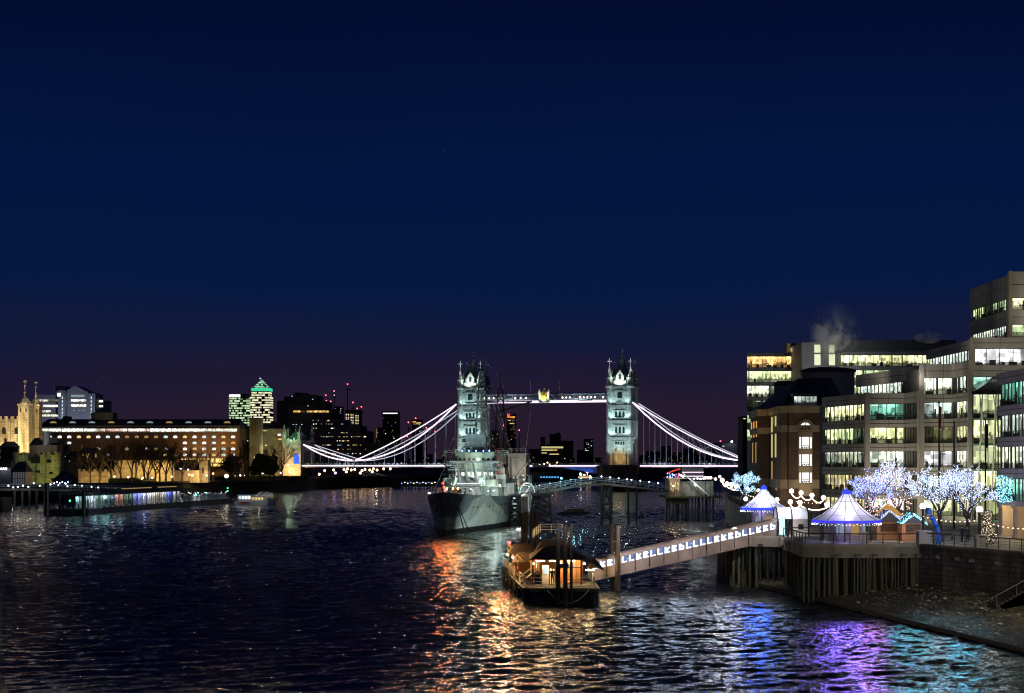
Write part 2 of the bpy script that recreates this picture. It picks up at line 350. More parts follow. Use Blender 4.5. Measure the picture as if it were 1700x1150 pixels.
def river():
    """one sheet: a fine grid of real waves near the camera, flat quads out to the horizon"""
    Y0, Y1, K = 96.0, 700.0, .40
    ys = [Y0]
    while ys[-1] < Y1: ys.append(ys[-1]+.21*max(1, (ys[-1]/170)**1.3))
    ys = np.array(ys); nc = 560; u = np.linspace(-1, 1, nc)
    Yg = np.repeat(ys[:, None], nc, 1); Xg = Yg*K*u[None, :]
    rs = np.random.RandomState(5); Z = np.zeros_like(Xg); DX = np.zeros_like(Xg)
    dy = np.gradient(ys)[:, None]+0*Xg; dx = (Yg*K*2/nc)
    for i in range(130):
        lam = .48*(5.5/.48)**rs.rand()**1.15; th = rs.normal(-1.25, .6); k = 2*np.pi/lam
        kx, ky = k*np.cos(th), k*np.sin(th); a = .0052*lam**.74*rs.uniform(.5, 1.3)
        step = np.maximum(dx*abs(kx)/k, dy*abs(ky)/k)+1e-6
        fade = np.clip((lam/step-2.0)/2.0, 0, 1); ph = rs.uniform(0, 6.28)
        Z += a*fade*np.sin(kx*Xg+ky*Yg+ph)
    gust = .75+.35*np.sin(Xg*.021+Yg*.013+1)*np.sin(Yg*.027-Xg*.012+2)
    edge = np.clip((Yg-Y0)/12, 0, 1)*np.clip((Y1-Yg)/200, 0, 1)*np.clip((1-abs(u))[None, :]*18, 0, 1)
    Z = Z*gust*edge
    co = np.stack([Xg, Yg, Z], -1).reshape(-1, 3); nr = len(ys)
    idx = np.arange(nr*nc).reshape(nr, nc)
    f = np.stack([idx[:-1,:-1], idx[:-1,1:], idx[1:,1:], idx[1:,:-1]], -1).reshape(-1, 4)
    xa, xb = Y0*K, Y1*K; yb = ys[-1]; xb = yb*K
    ext = np.array([(-9000,20,0),(9000,20,0),(xa,Y0,0),(-xa,Y0,0),(xb,yb,0),(-xb,yb,0),(9000,16000,0),(-9000,16000,0)], float)
    n0 = len(co); co = np.vstack([co, ext])
    e = [(n0,n0+1,n0+2,n0+3),(n0+1,n0+6,n0+4,n0+2),(n0,n0+3,n0+5,n0+7),(n0+5,n0+4,n0+6,n0+7)]
    f = np.vstack([f, np.array(e)])
    me = bpy.data.meshes.new('river'); me.vertices.add(len(co)); me.vertices.foreach_set('co', co.ravel())
    me.loops.add(f.size); me.loops.foreach_set('vertex_index', f.ravel().astype(np.int32))
    me.polygons.add(len(f)); me.polygons.foreach_set('loop_start', np.arange(0, f.size, 4, dtype=np.int32)); me.polygons.foreach_set('loop_total', np.full(len(f), 4, dtype=np.int32))
    sm = np.ones(len(f), dtype=bool); sm[-4:] = False; me.polygons.foreach_set('use_smooth', sm)
    me.materials.append(M['water']); me.update(calc_edges=True); me.validate()
    o = bpy.data.objects.new('river', me); COL.objects.link(o); return tag(o, kind='structure')
river()
def ground(name, poly, z0, z1, mat):
    mb = MB(); mb.prism(poly, z0, z1); o = mb.build(name, mat); return tag(o, kind='structure')
# north bank with the castle wharf, far bank behind the bridge, south bank
ground('north_bank_ground', [(-900,380),(-262,452),(-200,545),(-158,640),(-118,770),(-108,860),(-104,960),(-66,1010),(-40,1120),(60,1330),(400,1600),(3500,2600),(6000,9000),(-6000,9000),(-3000,380)], -3, 6.0, M['land'])
ground('south_bank_ground', [(48.9,100),(48.7,154.8),(42.7,169.6),(40.5,178),(38,196),(43.2,301),(52.5,400),(70,520),(138,800),(150,930),(400,1250),(3400,1800),(3400,100)], -3, 5.9, M['paving'])
# ================================================================== Tower bridge
BA = R(16.0); BC = Vector((18.7, 868, 0))
bridge = thing('suspension_bascule_bridge', 'floodlit stone bascule bridge with two gothic towers, high walkways and white-lit suspension chains', 'bridge', BC, -BA)
def bl(s, t, z):   # bridge local -> world
    return BC+Vector((s*math.cos(BA)+t*math.sin(BA), -s*math.sin(BA)+t*math.cos(BA), z))
DZ = 13.4
def arch_window(mb, x, y, z, w, h, d=.25, n=6, nx=(0,-1)):
    # pointed opening panel facing -y (nx=(0,-1)) or +-x
    pts = [(-w/2,0),(w/2,0),(w/2,h*.65)]+[(w/2*math.cos(a)*1.0, h*.65+h*.35*math.sin(a)) for a in [math.pi/2*k/n for k in range(1,n)]]+[(0,h)]+[(-w/2*math.sin(a), h*.65+h*.35*math.cos(a)) for a in [math.pi/2*k/n for k in range(1,n)]]+[(-w/2,h*.65)]
    vs = []
    for dd in (0, d):
        for u, v in pts:
            if nx[1]: vs.append((x+u*(-nx[1]), y+nx[1]*dd, z+v))
            else: vs.append((x+nx[0]*dd, y+u*nx[0], z+v))
    k = len(pts)
    mb.add(vs, [tuple(range(k-1,-1,-1)), tuple(range(k,2*k))]+[(i,(i+1)%k,k+(i+1)%k,k+i) for i in range(k)])
M['greenslate'] = pbr('green_grey_slate', (.16,.25,.23), .55, var=.3, scale=1.2)
def bridge_tower(s0):
    HW, HD = 5.8, 6.2
    b = MB()
    b.box(s0-HW, s0+HW, -HD, HD, DZ, 54)
    for z, e in ((27.3,.5),(36.1,.5),(44.1,.5),(54,.7),(46.2,.3),(29.0,.25),(37.6,.2),(42.6,.2),(34.6,.2),(25.6,.25),(51.6,.25)):
        b.box(s0-HW-e, s0+HW+e, -HD-e, HD+e, z, z+(.7 if e > .3 else .35))
    for z in (26.7,35.5,43.5,53.3):
        for k in range(-7,8): b.box(s0+k*.85-.18,s0+k*.85+.18,-HD-.4,-HD,z,z+.6)
    for x0,x1,z0,z1 in ((-3.4,3.4,41.6,42.0),(-3.4,3.4,33.7,34.1),(-3.4,3.4,37.9,38.2),(-3.4,3.4,29.6,29.9),(-2.2,2.2,52.2,52.6)): b.box(s0+x0,s0+x1,-HD-.45,-HD,z0,z1)
    b.box(s0-HW-.3, s0+HW+.3, -HD-.3, HD+.3, 54.7, 56.6)
    for k in range(-4, 5):   # crenels
        b.box(s0+k*1.4-.4, s0+k*1.4+.4, -HD-.3, -HD+.1, 56.6, 57.4)
        b.box(s0+HW-.1, s0+HW+.3, k*1.4-.4, k*1.4+.4, 56.6, 57.4)
    # moulded strips beside the windows
    for z0, z1 in ((14,27),(28.2,36),(37,44),(45,53.8)):
        for dx in (-3.1, 3.1): b.box(s0+dx-.25, s0+dx+.25, -HD-.22, -HD, z0, z1)
    tw = b.build('tower', M['stone'], bridge)
    # corner turrets
    for i, (dx, dy) in enumerate(((-1,-1),(1,-1),(1,1),(-1,1))):
        c = MB(); cx, cy = s0+dx*(HW-.2), dy*(HD-.2)
        c.lathe([(1.6,DZ),(1.6,27.3),(1.8,27.3),(1.8,28),(1.6,28.1),(1.6,36.1),(1.8,36.1),(1.8,36.8),(1.6,36.9),(1.6,44.1),(1.8,44.1),(1.8,44.8),(1.6,44.9),
                 (1.6,53.5),(2.1,54.4),(2.1,55.2),(1.6,55.4),(1.6,58.6),(1.9,58.9),(1.9,59.2)], cx, cy, 8)
        tu = c.build('turret', M['stone'], tw)
        d = MB(); d.lathe([(1.6,59.2),(.75,62),(.3,64.6),(.12,66.6)], cx, cy, 8)
        d.build('turret_roof', M['stone'], tu if False else tw)
        e_ = MB(); e_.beam((cx,cy,66.2),(cx,cy,69.0),.28); e_.beam((cx-.85,cy,67.7),(cx+.85,cy,67.7),.28)
        for q in ((-.85,0,67.7),(.85,0,67.7),(0,0,69.0)): e_.ball((cx+q[0],cy+q[1],q[2]), .3, 6)
        e_.build('cross_finial', M['white'], tw)
    r = MB()
    r.hip(s0-HW+1.3, s0+HW-1.3, -HD+1.3, HD-1.3, 56.6, 71.2, .06)
    r.beam((s0,0,69),(s0,0,74.5),.35); r.ball((s0,0,71.2),.5,8); r.ball((s0,0,73),.4,8); r.beam((s0-.7,0,73.9),(s0+.7,0,73.9),.25)
    r.build('roof', M['greenslate'], tw)
    g = MB()     # gabled dormers
    for (ax, sg) in (('y',-1),('x',1),('y',1),('x',-1)):
        if ax == 'y':
            y0 = sg*(HD-.1); vs = [(s0-2.2,y0,56.6),(s0+2.2,y0,56.6),(s0+2.2,y0,60),(s0,y0,63.3),(s0-2.2,y0,60)]
            vs2 = [(x, y*.35, z) for x, y, z in vs]
        else:
            x0 = HW-.1; vs = [(s0+sg*x0,-2.2,56.6),(s0+sg*x0,2.2,56.6),(s0+sg*x0,2.2,60),(s0+sg*x0,0,63.3),(s0+sg*x0,-2.2,60)]
            vs2 = [(s0+(x-s0)*.35, y, z) for x, y, z in vs]
        g.add(vs+vs2, [(0,1,2,3,4),(9,8,7,6,5)]+[(i,(i+1)%5,5+(i+1)%5,5+i) for i in range(5)])
    g.build('dormer', M['stone'], tw)
    # windows: dark glazing groups per storey
    def wins(z, w, h, xs, mat, yy=-HD-.02):
        for x in xs:
            q = MB(); arch_window(q, s0+x, yy, z, w, h, .06); q.build('window', mat, tw)
    wins(48.2, 2.6, 3.6, (0,), M['glassd']); wins(45.2, .7, 1.6, (-1.6,-.55,.55,1.6), G['cooldim'])
    wins(38.3, 1.15, 3.0, (-2.0,0,2.0), M['glassd']); wins(30.0, 1.15, 3.4, (-2.0,0,2.0), M['glassd'])
    wins(24.0, .9, 2.0, (-2.0,-.7,.7,2.0), M['glassd']); wins(20.4, .9, 2.2, (-2,2), G['warmdim']); wins(14, 3.4, 5.2, (0,), G['warmdim'])
    wins(58.0, 1.2, 2.6, (0,), M['glassd'], -HD-.12+.08)
    for x in (-4.7, 4.7):
        for z in (47.5, 38.5, 30.5, 20):
            q = MB(); arch_window(q, s0+x, -HD-.02, z, .55, 1.6, .05); q.build('window', M['glassd'], tw)
    for z in (18, 30, 38.3, 47.5):
        for y in (-2,0,2):
            q = MB(); arch_window(q, s0+HW+.02, y, z, 1.0, 2.8, .05, nx=(1,0)); q.build('window', M['glassd'], tw)
    # pier with pointed cutwaters
    p = MB(); p.prism([(s0-10.6,-13),(s0-6,-20),(s0,-22.5),(s0+6,-20),(s0+10.6,-13),(s0+10.6,13),(s0+6,20),(s0,22.5),(s0-6,20),(s0-10.6,13)], -4, 12.0)
    p.prism([(s0-11.1,-13.2),(s0-6.2,-20.4),(s0,-23),(s0+6.2,-20.4),(s0+11.1,-13.2),(s0+11.1,13.2),(s0+6.2,20.4),(s0,23),(s0-6.2,20.4),(s0-11.1,13.2)], 12.0, 13.0)
    p.build('pier', M['granite'], bridge)
    # floodlights: on the pier in front, and on the storey ledges
    C = (.55,.90,.95)
    for dx in (-4.2, 4.2):
        lamp('floodlight', bl(s0+dx,-17,13.6), C, 13000, .3, 'SPOT', bl(s0+dx*.6,-6.6,34), 75)
    for z, e_ in ((28.4,2500),(37.2,2300),(45.2,1700)):
        for dx in (-3.9, 3.9): lamp('floodlight', bl(s0+dx,-9.4,z), C, e_, .2, 'SPOT', bl(s0+dx*.8,-6.6,z+5.5), 110)
    lamp('floodlight', bl(s0,-10.5,55), (.8,1,.92), 6500, .2, 'SPOT', bl(s0,-4,65), 120)
    lamp('floodlight', bl(s0+11,0,20), C, 6000, .2, 'SPOT', bl(s0+6,-1,38), 80)
    for dx in (-8,8): lamp('finial_light', bl(s0+dx*1.1,-10,60), (.85,.92,1), 2600, .2, 'SPOT', bl(s0+dx*.7,-4,68), 60)
    lamp('doorway_lamp', bl(s0,-8.6,17.5), (1,.68,.3), 700, .2)
    for dx in (-4.2,4.2): fx = MB(); fx.cbox(s0+dx,-17.3,13.25,.8,.5,.5); fx.build('floodlight_housing', M['dark'], bridge)
    return tw
bridge_tower(-41); bridge_tower(41)
# deck, bascules, side spans
d = MB()
for a, b_ in ((-150,-51.7),(51.7,170)): d.box(a, b_, -7.5, 7.5, 11.9, DZ-.2)
d.build('road_deck', M['greypaint'], bridge)
ba = MB(); N = 16
for sg in (-1, 1):
    for k in range(N):
        u0, u1 = k/N, (k+1)/N; x0, x1 = sg*30.4*(1-u0), sg*30.4*(1-u1)
        zb0, zb1 = 8.2+4.0*math.sin(u0*math.pi/2), 8.2+4.0*math.sin(u1*math.pi/2)
        for y0, y1 in ((-7.5,-7.0),(7.0,7.5)):
            xa, xb, za, zb = (x1,x0,zb1,zb0) if sg > 0 else (x0,x1,zb0,zb1)
            ba.add([(xa,y0,za),(xb,y0,zb),(xb,y1,zb),(xa,y1,za),(xa,y0,13.2),(xb,y0,13.2),(xb,y1,13.2),(xa,y1,13.2)],[(0,3,2,1),(4,5,6,7),(0,1,5,4),(1,2,6,5),(2,3,7,6),(3,0,4,7)])
ba.box(-30.4,30.4,-6.98,6.98,12.3,13.25)
ba.build('bascule', M['steel'], bridge)
for t in (-7.65,):
    for a, b_ in ((-140,-52),(52,150),(3,30),(-30,-6)):
        q = MB(); q.box(a, b_, t-.12, t, 12.55, 13.15); q.build('light_strip', G['led'], bridge)
q = MB(); q.box(-140,-52,7.6,7.75,12.7,13.1); q.build('light_strip', G['led'], bridge)
for t in (-7.3, 7.3):      # parapet with posts
    q = MB()
    for a, b_ in ((-142,-52),(52,150),(-30,30)):
        q.box(a, b_, t-.06, t+.06, 14.2, 14.35); k = a
        q.box(a, b_, t-.06, t+.06, 13.2, 13.45)
        while k <= b_: q.box(k-.18, k+.18, t-.14, t+.14, 13.2, 14.5); k += 2.6
    q.build('parapet', M['steel'], bridge)
for a in (-24,-16,16,24):
    lamp('blue_underlight', bl(a,-9.5,7.5), (.05,.18,1), 900, .2, 'SPOT', bl(a,-7.4,11), 120)
# high walkways
for t in (-4.3, 4.3):
    q = MB(); a, b_ = -34.7, 34.7
    q.box(a,b_,t-1.4,t+1.4,47.3,47.8); q.box(a,b_,t-1.4,t+1.4,50.6,51.0); q.hip(a,b_,t-1.4,t+1.4,51.0,51.6,.95,.1)
    k = a; n_ = 0
    while k < b_-.1:
        for y in (t-1.35, t+1.35):
            q.beam((k,y,47.8),(k,y,50.6),.16); q.beam((k,y,47.8),(k+2.17,y,50.6),.12); q.beam((k,y,50.6),(k+2.17,y,47.8),.12)
        k += 2.17
    for y in (t-1.3,t+1.3): q.box(a,b_,y-.02,y+.02,47.8,48.7)
    wk = q.build('high_walkway', M['steel'], bridge)
    for (x0, x1) in ((a,-3),(3,18.5),(26,b_)) if t < 0 else ((a,b_),):
        e_ = MB(); e_.box(x0,x1,t-1.55,t-1.42,46.6,47.5); e_.build('light_strip', G['led'], wk)
    if t < 0:
        for x in (-33,-30.5,-28,-25.5,-23,-16,-13,-10,10,12,14,19.5,21.5,23.5,25.5,27.5,32):
            e_ = MB(); e_.ball((x,t-1.5,49.0),.42,6); e_.build('lamp', G['globe'], wk)
# generic heraldic crest in the middle of the walkway
c = MB(); c.prism([(-2.9,-6.4),(2.9,-6.4),(2.9,-5.9),(-2.9,-5.9)],46.4,51.3)
cr = c.build('crest_panel', M['copper'], bridge)
c = MB()
vs = [(0,47.0),(1.2,48.0),(1.4,50.2),(-1.4,50.2),(-1.2,48.0)]
c.add([(x,-6.6,z) for x,z in vs]+[(x,-6.42,z) for x,z in vs],[(4,3,2,1,0),(5,6,7,8,9)]+[(i,(i+1)%5,5+(i+1)%5,5+i) for i in range(5)])
for x in (-1.2,-.6,0,.6,1.2): c.lathe([(.35,50.4),(.25,51.8),(.02,52.6+.6*(1-abs(x)))], x,-6.4,6)
c.ball((0,-6.4,53.6),.45,8); c.build('shield_and_crown', M['gold'], cr)
for x in (-2.6,2.6):
    c = MB(); c.lathe([(.5,46.8),(.5,51.8),(.7,52),(.05,53.6)], x,-6.3,8); c.build('crest_pillar', M['white'], cr)
lamp('crest_lamp', bl(0,-10,46.5),(1,.95,.6),5000,.2,'SPOT',bl(0,-6.4,50),80)
lamp('walkway_lamp', bl(-18,-12,45),(.85,.9,1),2200,.3); lamp('walkway_lamp', bl(18,-12,45),(.85,.9,1),2200,.3)
# flag poles on the walkway
for x in (-8,8):
    c = MB(); c.beam((x,-4.3,51.4),(x,-4.3,58),.12); c.build('flagpole', M['white'], bridge)
c = MB(); c.quad((-8,-4.32,57.8),(-7.4,-4.6,57.9),(-7.3,-4.5,56),(-8,-4.32,55.8)); c.quad((-7.4,-4.6,57.9),(-6.4,-4.1,57.4),(-6.5,-4.2,55.9),(-7.3,-4.5,56)); c.build('flag', M['coat'], bridge)
# chains
def chain(sg, t):
    s_t, z_t = sg*48.2, 46.0; s_l, z_l = sg*107, 15.6; s_a, z_a = sg*137, 24.6
    def seg(sa, za, sb, zb, depth, sag, n_):
        up, lo = [], []
        for k in range(n_+1):
            u = k/n_; s = sa+(sb-sa)*u; z = za+(zb-za)*u - sag*4*u*(1-u)
            dd = depth*4*u*(1-u)
            up.append(Vector((s,t,z+dd*.38))); lo.append(Vector((s,t,z-dd*.62)))
        return up, lo
    st = MB(); hg = MB()
    allseg = []
    for (up, lo) in (seg(s_t,z_t,s_l,z_l,5.4,3.9,10), seg(s_l,z_l,s_a,z_a,2.2,1.0,6)):
        for k in range(len(up)-1):
            st.beam(up[k],up[k+1],.45,.6); st.beam(lo[k],lo[k+1],.45,.6)
            st.beam(up[k],lo[k],.18); 
            if k % 2: st.beam(up[k],lo[k+1],.16)
            else: st.beam(lo[k],up[k+1],.16)
        for k in range(1, len(lo)):
            if lo[k].z > 14.6: hg = MB(); hg.tube((lo[k].x,t,lo[k].z),(lo[k].x,t,13.2),.13,n=6); hg.build('hanger_rod', M['steel'], bridge)
        allseg.append((up,lo))
    ch = st.build('suspension_chain', M['steel'], bridge)
    if True:
        for up, lo in allseg:
            for line in (up, lo):
                q = MB()
                for k in range(len(line)-1):
                    a = line[k]+Vector((0,-.34,0)); b_ = line[k+1]+Vector((0,-.34,0)); q.beam(a,b_,.10,(.75 if line is lo else .55) if t < 0 else .34)
                q.build('light_strip', G['led'] if t < 0 else G['leddim'], ch)
    q = MB(); q.tube((s_l,t-.5,z_l),(s_l,t+.5,z_l),.9,n=12); q.beam((s_l,t,z_l),(s_l,t,12.5),.5); q.build('chain_pin', M['steel'], ch)
for sg in (-1,1):
    for t in (-7.9,7.9): chain(sg,t)
for s_ in (-115,-85,-62,62,85,110): lamp('chain_uplight', bl(s_,-20,14), (.85,.85,1), 6000, .3, 'SPOT', bl(s_,-7,25), 120)
# abutment gate towers
for sg in (-1,1):
    s0 = sg*143.5
    a = MB()
    for y0,y1 in ((-9.5,-5),(5,9.5)): a.box(s0-5.5,s0+5.5,y0,y1,-3,26)
    a.box(s0-5.4,s0+5.4,-4.98,4.98,-3,13); a.box(s0-5.4,s0+5.4,-4.98,4.98,21,26)
    a.box(s0-6,s0+6,-10,10,26,27); a.box(s0-5.8,s0+5.8,-9.8,9.8,11.8,12.6)
    for k in range(-3,4): a.box(s0+k*1.7-.45,s0+k*1.7+.45,-10,-9.5,27,28)
    ab = a.build('abutment_tower', M['stone'], bridge)
    for dx in (-4.6,4.6):
        for dy in (-8.6,8.6):
            c = MB(); c.lathe([(1.2,24),(1.2,30),(1.5,30.2),(1.5,30.8),(.6,33.5),(.1,35.6)], s0+dx,dy,8); c.build('turret', M['stone'], ab)
    r = MB(); r.hip(s0-4,s0+4,-8,8,27,32.5,.4,axis='x'); r.beam((s0-1.6,0,32),(s0-1.6,0,35),.25); r.beam((s0+1.6,0,32),(s0+1.6,0,35),.25); r.build('roof', M['copper'], ab)
    c = MB(); arch_window(c,s0+3.0,-9.55,14,3.0,5.5,.05); c.build('window', G['ledblue'] if sg<0 else M['glassd'], ab)
lamp('abutment_lamp', bl(-143,-16,9), (1,.55,.2), 9000, .3, 'SPOT', bl(-143,-8,11), 130); lamp('abutment_lamp', bl(-143,-14,28), (.45,1,.6), 1600, .3); lamp('abutment_lamp', bl(-140,-13,17), (1,.75,.4), 500, .3)
# ================================================================== moored cruiser
SH = Vector((-13.6, 326, 0)); SA = R(5.0)
def sl_(v, u, z): return SH+Vector((v*math.cos(SA)+u*math.sin(SA), -v*math.sin(SA)+u*math.cos(SA), z))
ship = thing('warship', 'moored grey museum warship in camouflage paint, bow towards the viewer, decks floodlit', 'warship', SH, -SA)
# hull paint: hard-edged camouflage panels
m, n, l, out = newmat('camouflage_paint')
b = n.new('ShaderNodeBsdfPrincipled'); b.inputs['Roughness'].default_value = .5; l.new(b.outputs[0], out.inputs[0])
t = n.new('ShaderNodeTexCoord'); mp = n.new('ShaderNodeMapping'); mp.inputs['Scale'].default_value = (.0, .030, .11); mp.inputs['Location'].default_value = (0,.22,.35); mp.inputs['Rotation'].default_value = (.5,0,0)
l.new(t.outputs['Object'], mp.inputs[0]); z = n.new('ShaderNodeTexNoise'); z.inputs['Scale'].default_value = 1.2; z.inputs['Detail'].default_value = .4; l.new(mp.outputs[0], z.inputs[0])
r = n.new('ShaderNodeValToRGB'); r.color_ramp.interpolation = 'CONSTANT'
els = r.color_ramp.elements; els[0].color = (.42,.46,.43,1); els[1].position = .40; els[1].color = (.26,.31,.285,1)
x = els.new(.60); x.color = (.095,.115,.13,1); x = els.new(.985); x.color = (.10,.125,.14,1)
sz_ = n.new('ShaderNodeSeparateXYZ'); l.new(t.outputs['Object'], sz_.inputs[0])
hz_ = n.new('ShaderNodeMath'); hz_.operation = 'MULTIPLY_ADD'; hz_.inputs[1].default_value = .115; hz_.inputs[2].default_value = -.62; l.new(sz_.outputs[2], hz_.inputs[0])
nz_ = n.new('ShaderNodeMath'); nz_.operation = 'MULTIPLY_ADD'; nz_.inputs[1].default_value = 1.5; l.new(z.outputs['Fac'], nz_.inputs[0]); l.new(hz_.outputs[0], nz_.inputs[2])
l.new(nz_.outputs[0], r.inputs[0])
z2 = n.new('ShaderNodeTexNoise'); z2.inputs['Scale'].default_value = .5; z2.inputs['Detail'].default_value = 6
mp2 = n.new('ShaderNodeMapping'); mp2.inputs['Scale'].default_value = (1,1.6,.5); l.new(t.outputs['Object'], mp2.inputs[0]); l.new(mp2.outputs[0], z2.inputs[0])
r2 = n.new('ShaderNodeValToRGB'); r2.color_ramp.elements[0].position = .3; r2.color_ramp.elements[0].color = (.6,.55,.5,1); r2.color_ramp.elements[1].position = .6
l.new(z2.outputs[0], r2.inputs[0]); mx = n.new('ShaderNodeMixRGB'); mx.blend_type = 'MULTIPLY'; mx.inputs[0].default_value = 1
l.new(r.outputs[0], mx.inputs[1]); l.new(r2.outputs[0], mx.inputs[2])
# boot topping below 1.1 m
sx = n.new('ShaderNodeSeparateXYZ'); l.new(t.outputs['Object'], sx.inputs[0]); gt = n.new('ShaderNodeMath'); gt.operation = 'GREATER_THAN'; gt.inputs[1].default_value = 1.0; l.new(sx.outputs[2], gt.inputs[0])
mx2 = n.new('ShaderNodeMixRGB'); mx2.inputs[1].default_value = (.008,.008,.01,1); l.new(gt.outputs[0], mx2.inputs[0]); l.new(mx.outputs[0], mx2.inputs[2]); l.new(mx2.outputs[0], b.inputs['Base Color'])
M['camo'] = m
M['ship'] = pbr('warship_grey', (.26,.31,.28), .55, var=.15, scale=.4, dirt=.3)
M['shipl'] = pbr('warship_pale_grey', (.42,.44,.45), .5, var=.1, scale=.4, dirt=.3)
M['shipd'] = pbr('warship_blue_grey', (.09,.115,.14), .5, var=.2, scale=.4, dirt=.3)
M['deck'] = pbr('planked_deck', (.14,.12,.09), .8, var=.2, scale=.6)
# sections: u, half beam at water, mid half beam, deck half beam, deck z
SEC = [(-2.6,.04,.06,.15,8.6),(0,.15,.35,1.6,8.4),(5,1.0,1.7,3.3,8.15),(12,2.3,3.3,4.9,7.85),(22,4.2,5.3,6.6,7.45),(35,6.4,7.3,8.2,7.1),(50,8.2,8.8,9.1,6.8),(70,9.4,9.6,9.6,6.6),(100,9.6,9.7,9.7,6.6),(110,9.6,9.7,9.7,6.6),(110.5,9.6,9.6,9.6,4.8),(140,9.0,9.2,9.3,4.8),(165,6.0,7.5,8.2,4.9),(182,2.5,4.5,5.6,5.0),(187,.3,2.6,4.0,5.1)]
hb = MB(); vs = []
for (u, w0, w1, w2, zd) in SEC:
    uu = 0.6 if u < 0 else u    # stem rakes forward above the water
    prof = [(0.0,-2.5,uu),(w0*.9,-1.5,uu),(w0,0,uu),(w1,zd*.45,uu if u>=0 else -.6),(w2,zd,u)]
    row = [(-a, q, c) for a, c, q in prof[::-1]]+[(a, q, c) for a, c, q in prof[1:]]
    vs += row
k = 9; fs = []
for j in range(len(SEC)-1):
    for i in range(k-1): fs.append((j*k+i, (j+1)*k+i, (j+1)*k+i+1, j*k+i+1))
fs.append(tuple(range(k))); fs.append(tuple((len(SEC)-1)*k+i for i in range(k-1,-1,-1)))
hb.add(vs, fs); hull = hb.build('hull', M['camo'], ship)
dk = MB()
for j in range(len(SEC)-1):
    a, c = SEC[j], SEC[j+1]
    dk.quad((-a[3],a[0],a[4]-.02),(a[3],a[0],a[4]-.02),(c[3],c[0],c[4]-.02),(-c[3],c[0],c[4]-.02))
dk.build('deck', M['deck'], ship)
# guard rail
for sg in (-1,1):
    q = MB()
    for j in range(len(SEC)-1):
        a, c = SEC[j], SEC[j+1]
        p0 = Vector((sg*(a[3]-.1),a[0],a[4])); p1 = Vector((sg*(c[3]-.1),c[0],c[4]))
        L = (p1-p0).length; m_ = max(1, int(L/2.4))
        for i in range(m_): 
            pp = p0.lerp(p1, i/m_); q.tube(pp, pp+Vector((0,0,1.05)), .035, n=4)
        for h in (.5,1.05): q.tube(p0+Vector((0,0,h)), p1+Vector((0,0,h)), .022, n=4)
    q.build('guard_rail', M['shipl'], ship)
# anchors, cables and hawse
for sg, u0, u1 in ((1,3.0,-6),(1,4.2,2),(-1,3,-4)):
    q = MB(); q.tube((sg*2.2,u0,6.2),(sg*(5.2 if sg>0 else 3.6),u1,-.3),.11,n=6); q.build('mooring_chain', M['shipl'], ship)
for sg in (-1,1):
    q = MB(); q.beam((sg*3.0,6,6.6),(sg*2.35,5.4,5.0),.3); q.beam((sg*2.2,4.6,5.1),(sg*2.7,6.4,5.1),.35); q.ball((sg*3,6.1,6.7),.4,8); q.build('anchor', M['shipd'], hull)
# deck gear on the forecastle
for v, u in ((-1.5,6),(1.5,6),(0,9),(-3,13),(3,13),(0,14)):
    q = MB(); q.lathe([(.5,0),(.5,.6),(.35,.7),(.35,1.0),(.6,1.1),(.6,1.3)], v,u,10,8.0); q.build('bollard', M['shipl'], ship)
q = MB(); q.tube((0,-2.2,8.6),(0,-2.2,11.4),.08); q.build('jackstaff', M['shipl'], ship)
def turret(u, z, elev, hs=.78):
    q = MB(); q.lathe([(3.3,-2.6),(3.3,0)],0,u+1.5,20,z); q.build('barbette', M['ship'], ship)
    q = MB(); y0,y1 = u-3.6,u+4.2
    vs = [(-2.9,y0,z+.1),(2.9,y0,z+.1),(3.7,u-.5,z+.1),(3.5,y1,z+.1),(-3.5,y1,z+.1),(-3.7,u-.5,z+.1),
          (-2.2,y0+1.6,z+2.5*hs),(2.2,y0+1.6,z+2.5*hs),(3.1,u,z+2.6*hs),(3.1,y1,z+2.6*hs),(-3.1,y1,z+2.6*hs),(-3.1,u,z+2.6*hs)]
    q.add(vs,[(5,4,3,2,1,0),(6,7,8,9,10,11)]+[(i,(i+1)%6,6+(i+1)%6,6+i) for i in range(6)])
    t_ = q.build('gun_turret', M['shipl'], ship)
    for k_, dx in enumerate((-1.9,0,1.9)):
        q = MB(); e_ = R(elev); L = 7.4
        q.tube((dx,u-2.6,z+1.4),(dx*1.0-.0,u-2.6-L*math.cos(e_),z+1.4+L*math.sin(e_)),.30,.19,n=10)
        q.tube((dx,u-2.4,z+1.3),(dx,u-3.6,z+1.3+1.2*math.sin(e_)),.5,.38,n=10); q.build('gun_barrel', M['shipl'], t_)
turret(33, 7.15, 4); turret(44, 9.15, 34)
q = MB(); q.prism([(-4.5,46),(-3,41),(3,41),(4.5,46),(4.5,56),(-4.5,56)],6.9,8.9); q.build('deckhouse', M['ship'], ship)
# bridge superstructure
q = MB(); q.prism([(-7.4,62),(-6.4,55),(-3,51.5),(3,51.5),(6.4,55),(7.4,62),(7.4,80),(-7.4,80)],6.6,10.6); q.build('superstructure', M['ship'], ship)
q = MB(); q.prism([(-5.4,60),(-4.4,55.6),(-2,53.8),(2,53.8),(4.4,55.6),(5.4,60),(5.4,74),(-5.4,74)],10.6,13.2); su = q.build('superstructure', M['ship'], ship)
q = MB(); q.prism([(-5.6,59),(-4.6,54.8),(-2.1,53.0),(2.1,53.0),(4.6,54.8),(5.6,59),(5.6,70),(-5.6,70)],13.2,13.5)
q.prism([(-5.2,59),(-4.2,55.4),(-2,53.8),(2,53.8),(4.2,55.4),(5.2,59),(5.2,70),(-5.2,70)],13.5,16.2)
q.prism([(-5.6,59),(-4.6,54.9),(-2.1,53.1),(2.1,53.1),(4.6,54.9),(5.6,59),(5.6,66),(-5.6,66)],16.2,17.0); q.build('bridge_house', M['ship'], ship)
